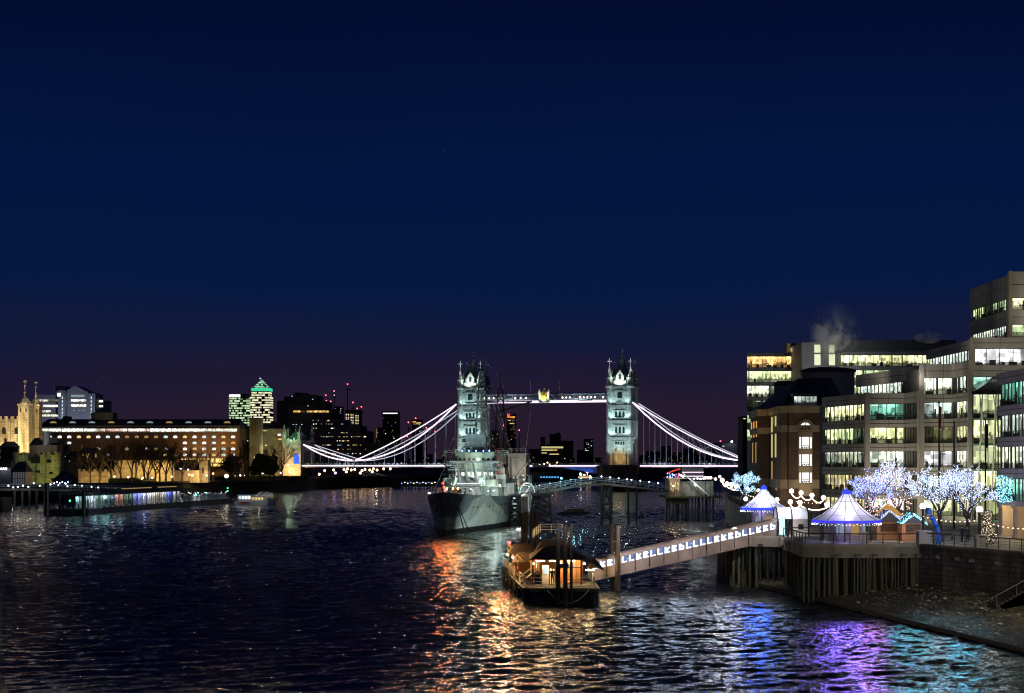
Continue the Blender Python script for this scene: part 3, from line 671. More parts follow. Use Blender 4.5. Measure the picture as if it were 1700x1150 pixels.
for x in (-3.9,-2.6,-1.3,0,1.3,2.6,3.9):
    yy = 53.78 if abs(x) < 2 else 53.78+(abs(x)-2)*.75
    rz = 0 if abs(x) < 2 else math.copysign(math.atan(.75), x)
    q = MB(); q.cbox(x,yy-.05,11.9,.85,.1,.75,rz); q.build('window', G['white'], su)
q = MB(); q.lathe([(1.9,17),(1.9,18.2),(2.3,18.2)],0,60,16); q.cbox(0,59.5,19.6,4.8,3.2,2.7); q.cbox(0,59.5,21.1,4.2,2.6,.4); q.tube((-3.4,59.5,19.8),(3.4,59.5,19.8),.4,n=10); q.build('gun_director', M['shipd'], ship)
# sponsons and lockers around the superstructure
for v, u, w, d_, z0, z1, mm in ((-7.6,66,3.0,7,6.6,9.4,'ship'),(7.4,60,3.4,6,6.6,9.6,'shipl'),(8.2,70,2.0,9,6.6,10.4,'ship'),(-6.2,58,2.4,4,8,10.8,'ship'),(6.2,57,2.2,3.4,8.8,11.6,'shipl'),(5.4,49,1.6,2.2,6.8,8.9,'shipl'),(-5.5,50,1.6,2.2,6.8,8.8,'shipl')):
    q = MB(); q.box(v-w/2,v+w/2,u-d_/2,u+d_/2,z0,z1); q.box(v-w/2-.15,v+w/2+.15,u-d_/2-.15,u+d_/2+.15,z1,z1+.15); q.build('deckhouse', M[mm], ship)
for v,u in ((-9,60),(9,60),(-9,72),(9.0,76)):
    q = MB(); q.lathe([(.9,0),(.9,1.2),(.3,1.3),(.3,2)],v*.92,u,12,8.2); q.tube((v*.92,u,9.9),(v*.92,u-2.8,10.9),.1,n=6); q.build('light_gun', M['shipd'], ship)
def latt(name, x, y, z0, z1, w0, w1, mat, n_=7):
    q = MB(); 
    for k_ in range(n_):
        a, c = k_/n_, (k_+1)/n_; za, zc = z0+(z1-z0)*a, z0+(z1-z0)*c; wa, wc = w0+(w1-w0)*a, w0+(w1-w0)*c
        cs = [(-1,-1),(1,-1),(1,1),(-1,1)]
        for i in range(4):
            p0 = (x+cs[i][0]*wa, y+cs[i][1]*wa, za); p1 = (x+cs[i][0]*wc, y+cs[i][1]*wc, zc); j = (i+1)%4
            q.tube(p0,p1,.13,n=5); q.tube((x+cs[i][0]*wa,y+cs[i][1]*wa,za),(x+cs[j][0]*wc,y+cs[j][1]*wc,zc),.07,n=4)
            q.tube((x+cs[i][0]*wc,y+cs[i][1]*wc,zc),(x+cs[j][0]*wc,y+cs[j][1]*wc,zc),.07,n=4)
    return q
q = latt('m', 0.6, 66, 17, 36, 1.9, .5, None); q.tube((.6,66,35),(.6,66,41),.12,n=6)
for z_, L in ((24.5,2.6),(29,4.0),(33,3.0)): q.tube((.6-L,66,z_),(.6+L,66,z_),.12,n=6)
q.cbox(.6,66,27.2,3.0,2.6,.5); q.cbox(.6,65,31.5,2.2,1.5,.9); q.ball((.6,66,36.5),.7,8); q.build('foremast', M['shipd'], ship)
q = latt('m', 3.2, 86, 10, 33, 2.0, .5, None, 9); q.tube((3.2,86,33),(3.2,86,37),.12,n=6)
q.tube((3.2,86,27.5),(11.4,83.5,29.9),.2,n=6); q.tube((3.2,86,29.9),(11.4,83.5,29.9),.14,n=6); q.tube((3.2,86,29.9),(-3.2,86,30.1),.14,n=6); q.cbox(3.2,86,26,3,3,.4); q.cbox(3.2,85,19.5,3.4,3,.5); q.build('mainmast', M['rust'], ship)
# platforms, rails, ladders, lockers and rigging that break up the superstructure
rn = random.Random(42)
def plat(poly, z_):
    q = MB(); q.prism(poly, z_, z_+.14); q.build('platform', M['shipd'], ship)
    q = MB()
    for i in range(len(poly)):
        a, c = Vector((*poly[i],z_+.14)), Vector((*poly[(i+1)%len(poly)],z_+.14)); m_ = max(1,int((c-a).length/1.1))
        for k_ in range(m_): p_ = a.lerp(c,k_/m_); q.tube(p_,p_+Vector((0,0,.95)),.035,n=4)
        for h in (.5,.95): q.tube(a+Vector((0,0,h)),c+Vector((0,0,h)),.03,n=4)
    q.build('guard_rail', M['shipl'], ship)
plat([(-6.6,60),(-5.6,53.6),(-2.6,51.6),(2.6,51.6),(5.6,53.6),(6.6,60)], 10.62)
plat([(-6.6,58),(-5.4,53.4),(5.4,53.4),(6.6,58)], 13.3)
plat([(-7.6,62),(-7.6,57),(-5.4,57),(-5.4,62)], 16.3); plat([(5.4,57),(7.6,57),(7.6,62),(5.4,62)], 16.3)
plat([(-2.8,63),(-2.8,57.4),(2.8,57.4),(2.8,63)], 18.3)
q = MB(); q.box(-5.9,5.9,53.2,53.5,14.5,14.9); q.box(-5.9,5.9,53.3,53.6,12.7,13.0); q.build('ledge', M['shipd'], ship)
for x in (-4.4,-3.3,-2.2,-1.1,0,1.1,2.2,3.3,4.4):
    yy = 53.74 if abs(x) < 2 else 53.76+(abs(x)-2)*.72
    q = MB(); q.cbox(x,yy,15.3,.7,.08,.55,0 if abs(x)<2 else math.copysign(math.atan(.72),x)); q.build('window', M['glassd'], ship)
for i in range(46):
    v = rn.uniform(-6.8,6.8); u = rn.uniform(51.5,76); z_ = rn.choice((7.0,8.9,10.75,13.4,16.9)); h_ = rn.uniform(.5,1.7)
    if z_ > 12: v *= .72; u = rn.uniform(54.5,68)
    if z_ > 16: v *= .9
    q = MB(); q.cbox(v,u,z_+h_/2,rn.uniform(.4,1.3),rn.uniform(.4,1.3),h_,rn.uniform(-.3,.3)); q.build('locker', M[rn.choice(('ship','shipl','shipd'))], ship)
for i in range(14):
    v = rn.choice((-1,1))*rn.uniform(1,5.2); q = MB(); zz = rn.uniform(6.8,11); q.tube((v,53.3+abs(v)*.3,zz),(v,53.3+abs(v)*.3,zz+rn.uniform(2,5)),.08,n=5); q.build('pipe', M[rn.choice(('shipl','shipd'))], ship)
for (a,c) in (((0,-2.2,11.2),(.6,65.5,34)),((.6,66,40),(3.2,86,36)),((.6,66,36),(-7,60,17)),((.6,66,36),(8,62,17)),((.6,66,33),(-5,20,8)),((.6,66,33),(5.5,24,8)),((3.2,86,32),(9,100,16)),((-3.4,66,33),(-8,72,9)),((4.2,66,29),(9,78,10)),((11.4,83.5,29.9),(9,92,17)),((3.2,86,36.5),(9,110,8))):
    q = MB(); q.tube(a,c,.035,n=4); q.build('rigging_line', M['shipl'], ship)
q = MB(); q.tube((4.9,57,9),(4.9,57,17.6),.18,n=8); q.build('lit_pole', M['red'], ship)
lamp('pole_light', sl_(5.1,54,10.5), (1,.5,.35), 350, .1)
for i in range(16):
    for sg in (1,):
        u = 14+i*3.1; w_ = 5.2+ (u-14)*.09 if u < 50 else 9.3
        # portholes sit on the hull side: interpolate the sections
        for j in range(len(SEC)-1):
            if SEC[j][0] <= u <= SEC[j+1][0]:
                f_ = (u-SEC[j][0])/(SEC[j+1][0]-SEC[j][0]); a1 = SEC[j][2]+(SEC[j+1][2]-SEC[j][2])*f_; a2 = SEC[j][3]+(SEC[j+1][3]-SEC[j][3])*f_; zd = SEC[j][4]+(SEC[j+1][4]-SEC[j][4])*f_
        zz = 5.2; ww = a1+(a2-a1)*(zz-zd*.45)/(zd*.55); q = MB(); q.tube((ww-.1,u,zz),(ww+.06,u,zz-.01),.22,n=10); q.build('porthole', G['warmdim'] if i in (6,13) else M['glassd'], hull)
# funnels and aft blocks
for u, v in ((78,0),(104,0)):
    q = MB(); q.lathe([(2.6,8),(2.5,16.5),(2.7,16.7),(2.7,17.4)],v,u,20,0,sy=1.5); q.build('funnel', M['shipd'], ship)
q = MB(); q.box(2.0,9.2,92,104,6.6,16.6); q.box(1.7,9.5,91.7,104.3,16.6,16.9)
for k_ in range(5): q.box(2.2+k_*1.45,2.45+k_*1.45,91.85,92,7,16.4)
q.build('aircraft_hangar', M['shipl'], ship)
q = MB()
for i in range(7): q.tube((1.9+i*1.2,91.9,16.9),(1.9+i*1.2,91.9,18.2),.06,n=4)
q.tube((1.9,91.9,18.2),(9.2,91.9,18.2),.06,n=4); q.tube((1.9,91.9,17.6),(9.2,91.9,17.6),.05,n=4); q.build('guard_rail', M['shipl'], ship)
q = MB(); q.ball((4.0,80,12.6),1.9,14); q.lathe([(1.0,8),(1.0,11.2)],4.0,80,10); q.build('radar_dome', M['black'], ship)
q = MB(); q.box(-8.2,8.2,64,110,6.6,8.4); q.build('superstructure', M['ship'], ship)
q = MB(); q.box(-6,6,112,150,4.8,9.5); q.build('superstructure', M['ship'], ship)
for v, u, s_ in ((6.2,84,1),(-6.2,84,-1)):
    q = MB(); q.tube((v,u,8.4),(v,u,16),.35,n=8); q.tube((v,u,10),(v+s_*4.5,u-5,14.5),.22,n=6); q.tube((v,u,16),(v+s_*4.5,u-5,14.5),.06,n=4); q.build('crane', M['shipl'], ship)
for v,u in ((8.3,72),(-8.3,74),(8.3,90)):
    q = MB(); q.lathe([(.05,-3.6),(.9,-2.2),(1.1,0),(.9,2.2),(.05,3.6)],0,0,8); 
    q.v = [(v+x*.9, u+z_, 9.9+y*.8) for x,y,z_ in q.v]; q.build('ship_boat', M['white'], ship)
# stairs and gangway scaffold at the side, by the pier
q = MB()
for k_ in range(6):
    q.tube((9.9,62+k_*2.2,.6+0),(9.9,62+k_*2.2,11.5),.09,n=5); q.tube((12.1,62+k_*2.2,3),(12.1,62+k_*2.2,11.5),.09,n=5)
    if k_ < 5: q.tube((12.1,62+k_*2.2,6.5),(12.1,64.2+k_*2.2,11.5),.07,n=4)
for z_ in (6.6,9,11.5): q.box(9.8,12.2,62,73,z_-.1,z_)
q.build('access_scaffold', M['shipl'], ship)
# lamps on the ship
def glob(parent, v, u, z_, r_, mat, nm='lamp'):
    q = MB(); q.ball((v,u,z_), r_, 8); return q.build(nm, mat, parent)
for v,u,z_ in ((0,-2.0,10.4),(.15,-1.9,9.6),(.3,-1.2,9.0)): glob(ship,v,u,z_,.22,G['red'],'red_lamp')
G['orangeb'] = glow('bow_orange_lamp', (1,.33,.06), 60)
for v,u in ((.6,-.4),(1.6,1.6),(2.4,3.2)): glob(ship,v,u,9.3,.16,G['orangeb'],'bow_lamp')
q = MB(); q.box(-.6,4.2,26,26.12,9.9,10.05); q.build('tube_light', G['white'], ship)
lamp('tube_glow', sl_(1.8,25,10.2), (1,.95,.9), 250, .2)
for v,u in ((-4.6,4),(-4.1,2.4),(6.6,30),(7.6,34)): glob(ship,v*.85,u+2,8.3,.09,G['lampw'])
for x in (-3,-1.4,.3,2,3.4): glob(ship,x,56,17.3,.16,glow('ship_blue%d'%int(x*10),(.15,.3,1),10))
lamp('ship_deck_light', sl_(4,24,12.5), (.92,.92,1), 3200, .2, 'SPOT', sl_(0,40,9), 100)
lamp('ship_deck_light', sl_(-6,44,12), (.75,1,.8), 1500, .2)
lamp('ship_deck_light', sl_(7,46,13), (.7,1,.9), 2600, .2)
lamp('ship_deck_light', sl_(0,44,15.5), (.85,1,.8), 2400, .2, 'SPOT', sl_(0,58,14), 110)
lamp('ship_deck_light', sl_(0,51.5,10.9), (1,1,.85), 250, .2)
lamp('ship_deck_light', sl_(0,56,24), (.7,1,.9), 2200, .2)
lamp('ship_deck_light', sl_(9,86,13), (1,.93,.8), 900, .2)
lamp('ship_deck_light', sl_(11,80,10), (1,.75,.4), 800, .2)
lamp('ship_deck_light', sl_(11,58,6), (.9,1,.9), 800, .2)
for v,u,z_ in ((4.9,54,7.6),(6.9,56,10.2),(-4.6,49,9.6),(8.4,64,10.9),(7.4,88,10.6),(5.5,50,9.3)): glob(ship,v,u,z_,.14,G['white'])
lamp('ship_deck_light', sl_(6.2,52,9), (1,1,.9), 420, .1); lamp('ship_deck_light', sl_(-2,49.5,14.4), (.8,1,.85), 420, .15); lamp('ship_deck_light', sl_(9.6,74,9.3), (1,.6,.2), 350, .1)
lamp('bow_reflection_spot', sl_(1.0,-3,8.6), (1,.20,.04), 2600, .35, 'SPOT', (-9,215,0), 40, 1); lamp('bow_reflection_spot', sl_(2.5,-1,8.9), (1,.5,.12), 900, .35, 'SPOT', (-7,210,0), 40, 1)  # added spots that lay the orange reflection streak on the water
lamp('hull_fill_spot', (38,300,12), (.82,1,.95), 150000, .5, 'SPOT', sl_(3,25,3), 32)  # unseen spots added over the water to light the hull
lamp('hull_fill_spot', (20,330,9), (.75,1,.88), 6000, .5, 'SPOT', sl_(8,55,4), 60)
# ================================================================== steel dolphins beside the ship
def trestle(name, x0, x1, y0, y1, ztop, bays, label, group=None, taper=0, slab=True, mat='dark', r=.22):
    cx, cy = (x0+x1)/2, (y0+y1)/2
    t_ = thing(name, label, 'pier support', (cx,cy,0), 0, group)
    hx, hy = (x1-x0)/2, (y1-y0)/2
    if slab: q = MB(); q.box(-hx-.4,hx+.4,-hy-.4,hy+.4,ztop,ztop+.5); q.build('platform', M[mat], t_)
    q = MB(); zb = -2; cs = [(-1,-1),(1,-1),(1,1),(-1,1)]
    for sx_, sy_ in cs: 
        l_ = MB(); l_.tube((sx_*(hx+taper),sy_*(hy+taper),zb),(sx_*hx,sy_*hy,ztop),r*1.3,n=8); l_.build('leg', M[mat], t_)
    for k_ in range(bays):
        a, c = k_/bays*ztop, (k_+1)/bays*ztop
        wa, wc = taper*(1-a/ztop), taper*(1-c/ztop)
        for i in range(4):
            j = (i+1)%4
            pa, pb = (cs[i][0]*(hx+wa),cs[i][1]*(hy+wa),a+.3), (cs[j][0]*(hx+wc),cs[j][1]*(hy+wc),c)
            pc, pd = (cs[j][0]*(hx+wa),cs[j][1]*(hy+wa),a+.3), (cs[i][0]*(hx+wc),cs[i][1]*(hy+wc),c)
            q.tube(pa,pb,r*.7,n=5); q.tube(pc,pd,r*.7,n=5); q.tube(pd,pb,r*.8,n=5)
    q.build('cross_bracing', M[mat], t_); return t_
trestle('mooring_dolphin', PX(846,378), PX(863,378), 376, 381, 6.7, 3, 'dark steel trestle against the warship side, left of its pair','mooring trestles beside the warship')
trestle('mooring_dolphin', PX(884,378), PX(911,378), 375, 382, 6.9, 3, 'dark flared steel trestle carrying the ship end of the footbridge','mooring trestles beside the warship', taper=1.0)
for px_, lab in ((868,'leftmost'),(873,'second'),(883,'third'),(891,'rightmost')):
    q = MB(); X = PX(px_,207); q.tube((X,207,-2),(X,207,PZ(846+abs(px_-880)*.5,207)),.27,n=12); o = recentre(q.build('mooring_pile', M['rust']))
    tag(o, f'{lab} of the four dark piles standing behind the ferry pontoon roof', 'mooring pile', 'piles behind the ferry pontoon')
# ================================================================== footbridge from ship to shore
fb = thing('footbridge', 'long low-arched footbridge with tiny white lights leading from the warship to the shore', 'footbridge', (19, 395, 0))
pts = [(1.5,384,7.3),(6.5,386,7.9),(14,389,9.2),(21.5,392,9.9),(29,396,9.1),(38,400,8.0)]
q = MB(); h_ = MB(); lm = []
for i in range(len(pts)-1):
    a, c = Vector(pts[i]), Vector(pts[i+1])
    q.beam(a-Vector((0,0,.5)), c-Vector((0,0,.5)), 2.4, .5)
    for dy in (-1.15,1.15):
        for z_ in (.35,.8,1.2): h_.tube(a+Vector((0,dy,z_)), c+Vector((0,dy,z_)), .06, n=5)
        m_ = int((c-a).length/1.2)
        for k_ in range(m_+1):
            p_ = a.lerp(c,k_/m_); h_.tube(p_+Vector((0,dy,-.3)), p_+Vector((0,dy,1.2)), .05, n=4)
            if dy < 0 and k_ % 2 == 0 and k_ < m_: lm.append(p_+Vector((0,dy-.1,1.3)))
    for k_ in range(3):
        a1, c1 = a.lerp(c,k_/3), a.lerp(c,(k_+1)/3); h_.beam(a1+Vector((0,-1.2,-.3)), c1+Vector((0,-1.2,1.0)), .08)
q.build('walkway', M['concrete'], fb, world=True); h_.build('balustrade', M['steel'], fb, world=True)
for k_, p_ in enumerate(lm):
    q = MB(); q.ball(p_, .13, 6); q.build('rail_light', G['lampw'] if k_ > len(lm)*.42 else G['fairyteal'], fb, world=True)
lamp('footbridge_lamp', (14,383,12), (.5,.95,1), 700, .2); lamp('footbridge_lamp', (27,389,13), (.8,.9,1), 500, .2)
trestle('footbridge_trestle', PX(999,391), PX(1014,391), 390, 393, 9.0, 2, 'braced dark trestle under the crest of the footbridge', slab=False)
for px_, lab in ((1043,'left of the two single'),(1057,'right of the two single')):
    X = PX(px_,396); q = MB(); q.tube((X,396,-2),(X,396,8.6),.25,n=10); o = recentre(q.build('footbridge_column', M['dark'])); tag(o, lab+' slender columns under the right slope of the footbridge','column','columns under the footbridge')
q = MB()
for k_ in range(10):
    a = math.pi*k_/9; a2 = math.pi*(k_+1)/9
    if k_ < 9: q.tube((3.6-1.8*math.cos(a),383,7.2+2.6*math.sin(a)),(3.6-1.8*math.cos(a2),383,7.2+2.6*math.sin(a2)),.13,n=6)
q.tube((3.0,383,7.2),(4.6,383,9.4),.1,n=5); o = recentre(q.build('gangway_arch', M['white'])); tag(o,'curved white tubular arch at the ship end of the footbridge','arch')
lamp('arch_lamp',(3.5,380,9),(1,1,1),250,.1)
# small boat and buoys on the river beyond
q = MB(); q.lathe([(.05,-5),(1.0,-3.2),(1.2,0),(1.1,4),(.9,4.6)],0,0,8); q.v = [(z_*1.0,x*1.1,max(-.4,min(.7,y*.7))) for x,y,z_ in q.v]; q.box(-2,3,-.8,.8,.6,1.5)
o = q.build('workboat', M['black']); o.location = (PX(952,460),460,0); tag(o,'low black unlit workboat on the water beyond the footbridge','boat')
for px_, Y, lab in ((813,540,'small dark buoy on the water just right of the warship'),(1065,437,'small dark buoy on the water under the footbridge')):
    q = MB(); q.lathe([(.05,-.6),(.7,-.3),(.7,.5),(.25,1.0),(.1,1.7)],0,0,10); o = q.build('buoy', M['black']); o.location = (PX(px_ if px_>900 else 1065,Y),Y,0); tag(o,lab,'buoy')
    if px_ < 900: bpy.data.objects.remove(o)
# ================================================================== ferry pontoon
po = thing('ferry_pontoon', 'floating ferry pontoon with black hull, glowing wooden cabin and brown pitched roofs', 'pontoon', (4.5, 180, 0))
W = dict(parent=po, world=True)
q = MB()
base = [(1.9,166.4),(8.3,166),(8.9,167),(8.9,200),(-.6,203),(-1.3,202),(1.2,168)]
q.prism(base,-.9,1.55); hull_ = q.build('hull', M['black'], **W)
q = MB(); q.prism([(x+(.12 if x<4 else -.12), y+(.12 if y<180 else -.12)) for x,y in base],1.56,1.66); q.build('deck', M['asphalt'], **W)
q = MB()   # rubbing strake and tyres
for i in range(len(base)):
    a, c = base[i], base[(i+1)%len(base)]; q.beam((a[0],a[1],1.45),(c[0],c[1],1.45),.25,.3)
q.build('fender_rail', M['timber'], **W)
for u in (.12,.3,.5,.7,.88):
    q = MB(); x,y = 1.2-2.5*u-.15, 168+34*u
    for k_ in range(12):
        a, a2 = 2*math.pi*k_/12, 2*math.pi*(k_+1)/12
        q.tube((x,y+.5*math.cos(a),.7+.5*math.sin(a)),(x,y+.5*math.cos(a2),.7+.5*math.sin(a2)),.16,n=6)
    q.build('tyre_fender', M['black'], **W)
# railings along the left and front edges
def rail(mb, pts, h=1.1, sp=1.5, r=.035, bars=3):
    for i in range(len(pts)-1):
        a, c = Vector(pts[i]), Vector(pts[i+1]); n_ = max(1,int((c-a).length/sp))
        for k_ in range(n_+1):
            p_ = a.lerp(c,k_/n_); mb.tube(p_, p_+Vector((0,0,h)), r, n=5)
        for b_ in range(bars): mb.tube(a+Vector((0,0,h*(b_+1)/bars)), c+Vector((0,0,h*(b_+1)/bars)), r*.8, n=4)
q = MB(); rail(q, [(-1.0,201,1.6),(-.2,190,1.6),(.3,183,1.6)]); rail(q,[(.8,176,1.6),(1.4,169,1.6),(2.2,166.8,1.6),(3.6,166.6,1.6)]); q.build('railing', M['white'], **W)
q = MB(); rail(q, [(5.6,166.5,1.6),(8.4,166.5,1.6),(8.6,170,1.6),(8.6,183,1.6)]); q.build('railing', M['white'], **W)
# cabin: open front room with lit wooden walls
q = MB(); q.box(2.0,7.4,180,180.2,1.66,4.3); q.box(7.3,7.5,173,180,1.66,4.3); q.box(2.0,2.15,175.5,180,1.66,4.3); q.box(5.0,7.3,173,173.15,1.66,4.2); q.box(2.15,3.0,175.5,175.65,1.66,4.2)
cab = q.build('cabin', M['wood'], **W)
q = MB(); 
for x in (2.2,5.0,7.3): q = MB(); q.box(x-.09,x+.09,171.2,171.38,1.66,4.3); q.build('post', M['rust'], **W)
q = MB()
for x in (5.6,6.2,6.8): q.box(x-.03,x+.03,172.94,173,1.7,4.1)
q.box(5.0,7.3,172.93,172.98,3.3,3.4)
q.build('wall_trim', M['rust'], **W)
q = MB(); q.box(3.2,3.9,172.6,173.3,1.66,3.6); q.box(4.05,4.5,172.8,173.3,1.66,3.2); q.build('ticket_machine', M['white'], **W)
q = MB(); q.box(3.32,3.78,172.55,172.6,2.7,3.3); q.build('machine_screen', G['cool'], **W)
# roofs
q = MB(); q.hip(1.9,7.8,170.8,181,4.3,5.55,.35,.05); q.build('roof', M['tile'], **W)
q = MB(); q.hip(8.0,9.6,171.5,182,3.4,4.4,.3,.0,axis='y'); q.add([(7.9,170.6,4.45),(9.7,171,3.2),(9.7,182,3.2),(7.9,182,4.45),(7.9,170.6,4.3),(9.7,171,3.05),(9.7,182,3.05),(7.9,182,4.3)],[(0,1,2,3),(7,6,5,4),(0,4,5,1),(1,5,6,2)]); q.build('side_roof', M['tile'], **W)
for (x0,y0,x1,y1,z0,z1,lab) in ((-.2,186,2.8,193,4.0,5.1,''),(.4,180.5,2.3,185,3.5,4.5,''),(2.8,184,6.8,192,4.2,5.7,'')):
    q = MB(); q.hip(x0,x1,y0,y1,z0,z1,.5,.35); r_ = q.build('roof', M['tile'], **W)
    q = MB(); q.box(x0+.3,x1-.3,y0+.4,y1-.4,1.66,z0); q.build('cabin', M['wood'], **W)
# striped yellow-black canopies on the left
def stripes(name, c1, c2, sc_):
    m, n, l, out = newmat(name); b = n.new('ShaderNodeBsdfPrincipled'); l.new(b.outputs[0], out.inputs[0]); b.inputs['Roughness'].default_value = .6
    t = n.new('ShaderNodeTexCoord'); w_ = n.new('ShaderNodeTexWave'); w_.inputs['Scale'].default_value = sc_; w_.bands_direction = 'DIAGONAL'; l.new(t.outputs['Object'], w_.inputs[0])
    r = n.new('ShaderNodeValToRGB'); r.color_ramp.interpolation = 'CONSTANT'; r.color_ramp.elements[0].color = (*c1,1); r.color_ramp.elements[1].position = .5; r.color_ramp.elements[1].color = (*c2,1)
    l.new(w_.outputs[0], r.inputs[0]); l.new(r.outputs[0], b.inputs['Base Color']); return m
M['hazard'] = stripes('yellow_black_stripes', (.02,.015,.01), (.55,.38,.06), .9)
for (x,y,z_) in ((-.1,194.5,3.6),(1.0,177.8,3.3)):
    q = MB(); 
    for k_ in range(4): 
        q.add([(x-.5,y-1.5+k_*.75,z_+1.2),(x+1.2,y-1.5+k_*.75,z_+.2),(x+1.2,y-1.1+k_*.75,z_+.2),(x-.5,y-1.1+k_*.75,z_+1.2),(x-.5,y-1.5+k_*.75,z_+1.1),(x+1.2,y-1.5+k_*.75,z_+.1),(x+1.2,y-1.1+k_*.75,z_+.1),(x-.5,y-1.1+k_*.75,z_+1.1)],[(0,1,2,3),(7,6,5,4),(0,4,5,1),(1,5,6,2),(2,6,7,3),(3,7,4,0)])
    q.beam((x+1.1,y-1.6,z_+.1),(x+1.1,y+1.6,z_+.1),.12); q.beam((x-.4,y-1.6,z_+1.1),(x-.4,y+1.6,z_+1.1),.12)
    for yy in (-1.5,1.5): q.tube((x+1.1,y+yy,1.66),(x+1.1,y+yy,z_+.1),.06,n=5); q.tube((x-.4,y+yy,1.66),(x-.4,y+yy,z_+1.1),.06,n=5)
    q.build('slatted_canopy', M['hazard'], **W)
# upper railing platform and ramp boards
q = MB(); rail(q, [(2.4,186,5.9),(3.2,182.5,6.7),(5.6,182.5,6.7),(6.6,181,5.8)], .9, .9); q.build('roof_railing', M['white'], **W)
q = MB(); q.tube((2.6,173.2,1.66),(2.6,173.2,4.6),.05,n=5); q.build('mast', M['white'], **W)
for i, (y, w_) in enumerate(((172,1.5),(177,1.4),(196,1.6))):
    q = MB(); x = 1.4-2.4*(y-168)/34; q.add([(x-.2,y,1.7),(x-.2,y+3.2,1.7),(x+w_,y+3.2,3.0),(x+w_,y,3.0),(x-.2,y,1.6),(x-.2,y+3.2,1.6),(x+w_,y+3.2,2.9),(x+w_,y,2.9)],[(3,2,1,0),(4,5,6,7),(0,1,5,4),(1,2,6,5),(2,3,7,6),(3,0,4,7)])
    for a, c in (((x-.2,y,1.75),(x+w_,y,3.05)),((x-.2,y+3.2,1.75),(x+w_,y+3.2,3.05)),((x+w_,y,3.05),(x+w_,y+3.2,3.05))): q.beam(a,c,.12)
    q.build('boarding_ramp', M['greypaint'], **W)
for (px_,py_,Y) in ((846,901,199),(852,922,197),(890,928,173),(858,911,196)):
    p_ = P(px_,py_,Y); q = MB(); q.tube((p_.x,p_.y,1.66),p_,.035,n=5); rl = q.build('lamp_pole', M['dark'], **W); q = MB(); q.ball(p_,.15 if px_!=858 else .09,8); q.build('red_lamp', G['red'], **W)
for (x,y,z_) in ((3.0,171.6,4.15),(4.4,171.6,4.15),(6.2,171.6,4.15),(8.3,173,3.1),(1.0,183,3.4),(1.2,187,3.6)):
    q = MB(); q.cbox(x,y,z_,.9,.12,.1); q.build('tube_light', glow('tube_%d'%int(x*10+y), (1,.72,.35), 22), **W)
lamp('cabin_lamp',(3.9,172.2,4.0),(1,.58,.22),420,.1); lamp('cabin_lamp',(6.3,171.8,4.0),(1,.55,.2),380,.1); lamp('cabin_lamp',(8.6,174,3.0),(1,.65,.3),200,.1)
lamp('cabin_lamp',(-.6,181,5.2),(1,.56,.2),1100,.1); lamp('cabin_lamp',(-1.8,190,5.4),(1,.56,.2),900,.1); lamp('cabin_lamp',(.6,174.5,3.2),(1,.6,.25),160,.1); lamp('cabin_lamp',(.2,174.5,5.2),(1,.58,.2),150,.1); lamp('cabin_lamp',(-.6,188,6.0),(1,.58,.2),150,.1); lamp('beam',(3.2,170.5,3.9),(1,.58,.18),130,.3,'SPOT',(2.6,118,0),36,.8); lamp('beam',(6.6,170.5,3.9),(1,.62,.24),80,.3,'SPOT',(5.0,118,0),36,.8); lamp('beam',(-1.2,198,4.4),(1,.07,.04),330,.25,'SPOT',(-1,140,0),30,.8); lamp('beam',(-1.6,190,3.8),(1,.7,.2),150,.25,'SPOT',(-3.5,168,0),60,.8); lamp('pile_fill_light',(5.2,163,9),(.9,.85,.8),420,.2)  # spots added for reflections on the water, last lamp to brighten the piles
# slack mooring rope on the front of the hull
q = MB(); pr = None
for k_ in range(17):
    u = k_/16; p_ = Vector((3.6+4.2*u,165.85,1.5-1.65*4*u*(1-u)*.8)); 
    if pr: q.tube(pr,p_,.05,n=5)
    pr = p_
q.build('mooring_rope', M['shipl'], **W)
# piles in front
pg = thing('pile_cluster', 'cluster of tall dark steel piles with cross bands in front of the ferry pontoon', 'mooring piles', (PX(939,165.6), 165.4, 0))
for px_, top, Y in ((926.5,871,165.3),(938.5,874,165.0),(948.5,872,165.3)):
    X = PX(px_,Y); q = MB(); q.tube((X,Y,-2),(X,Y,PZ(top,Y)+.15),.23 if px_ < 948 else .15,n=16); q.build('pile', M['rust'], pg, world=True)
q = MB(); q.box(PX(923,165),PX(951,165),165.0,165.6,PZ(881,165),PZ(876,165)); q.box(PX(923,165),PX(944,165),164.75,165.6,PZ(942,165),PZ(936,165)); q.build('pile_band', M['dark'], pg, world=True)
for px_, top, Y, lab in ((1016,874,188.5,'dark pile standing just behind the covered gangway'),(1025,876,184.0,'tall dark pile standing in front of the covered gangway')):
    X = PX(px_,Y); q = MB(); q.tube((X,Y,-2),(X,Y,PZ(top,Y)),.24 if px_<1020 else .3,n=14); q.tube((X,Y,PZ(top,Y)-.1),(X,Y,PZ(top,Y)+.25),.38,n=14); o = recentre(q.build('mooring_pile', M['rust'])); tag(o,lab,'mooring pile')
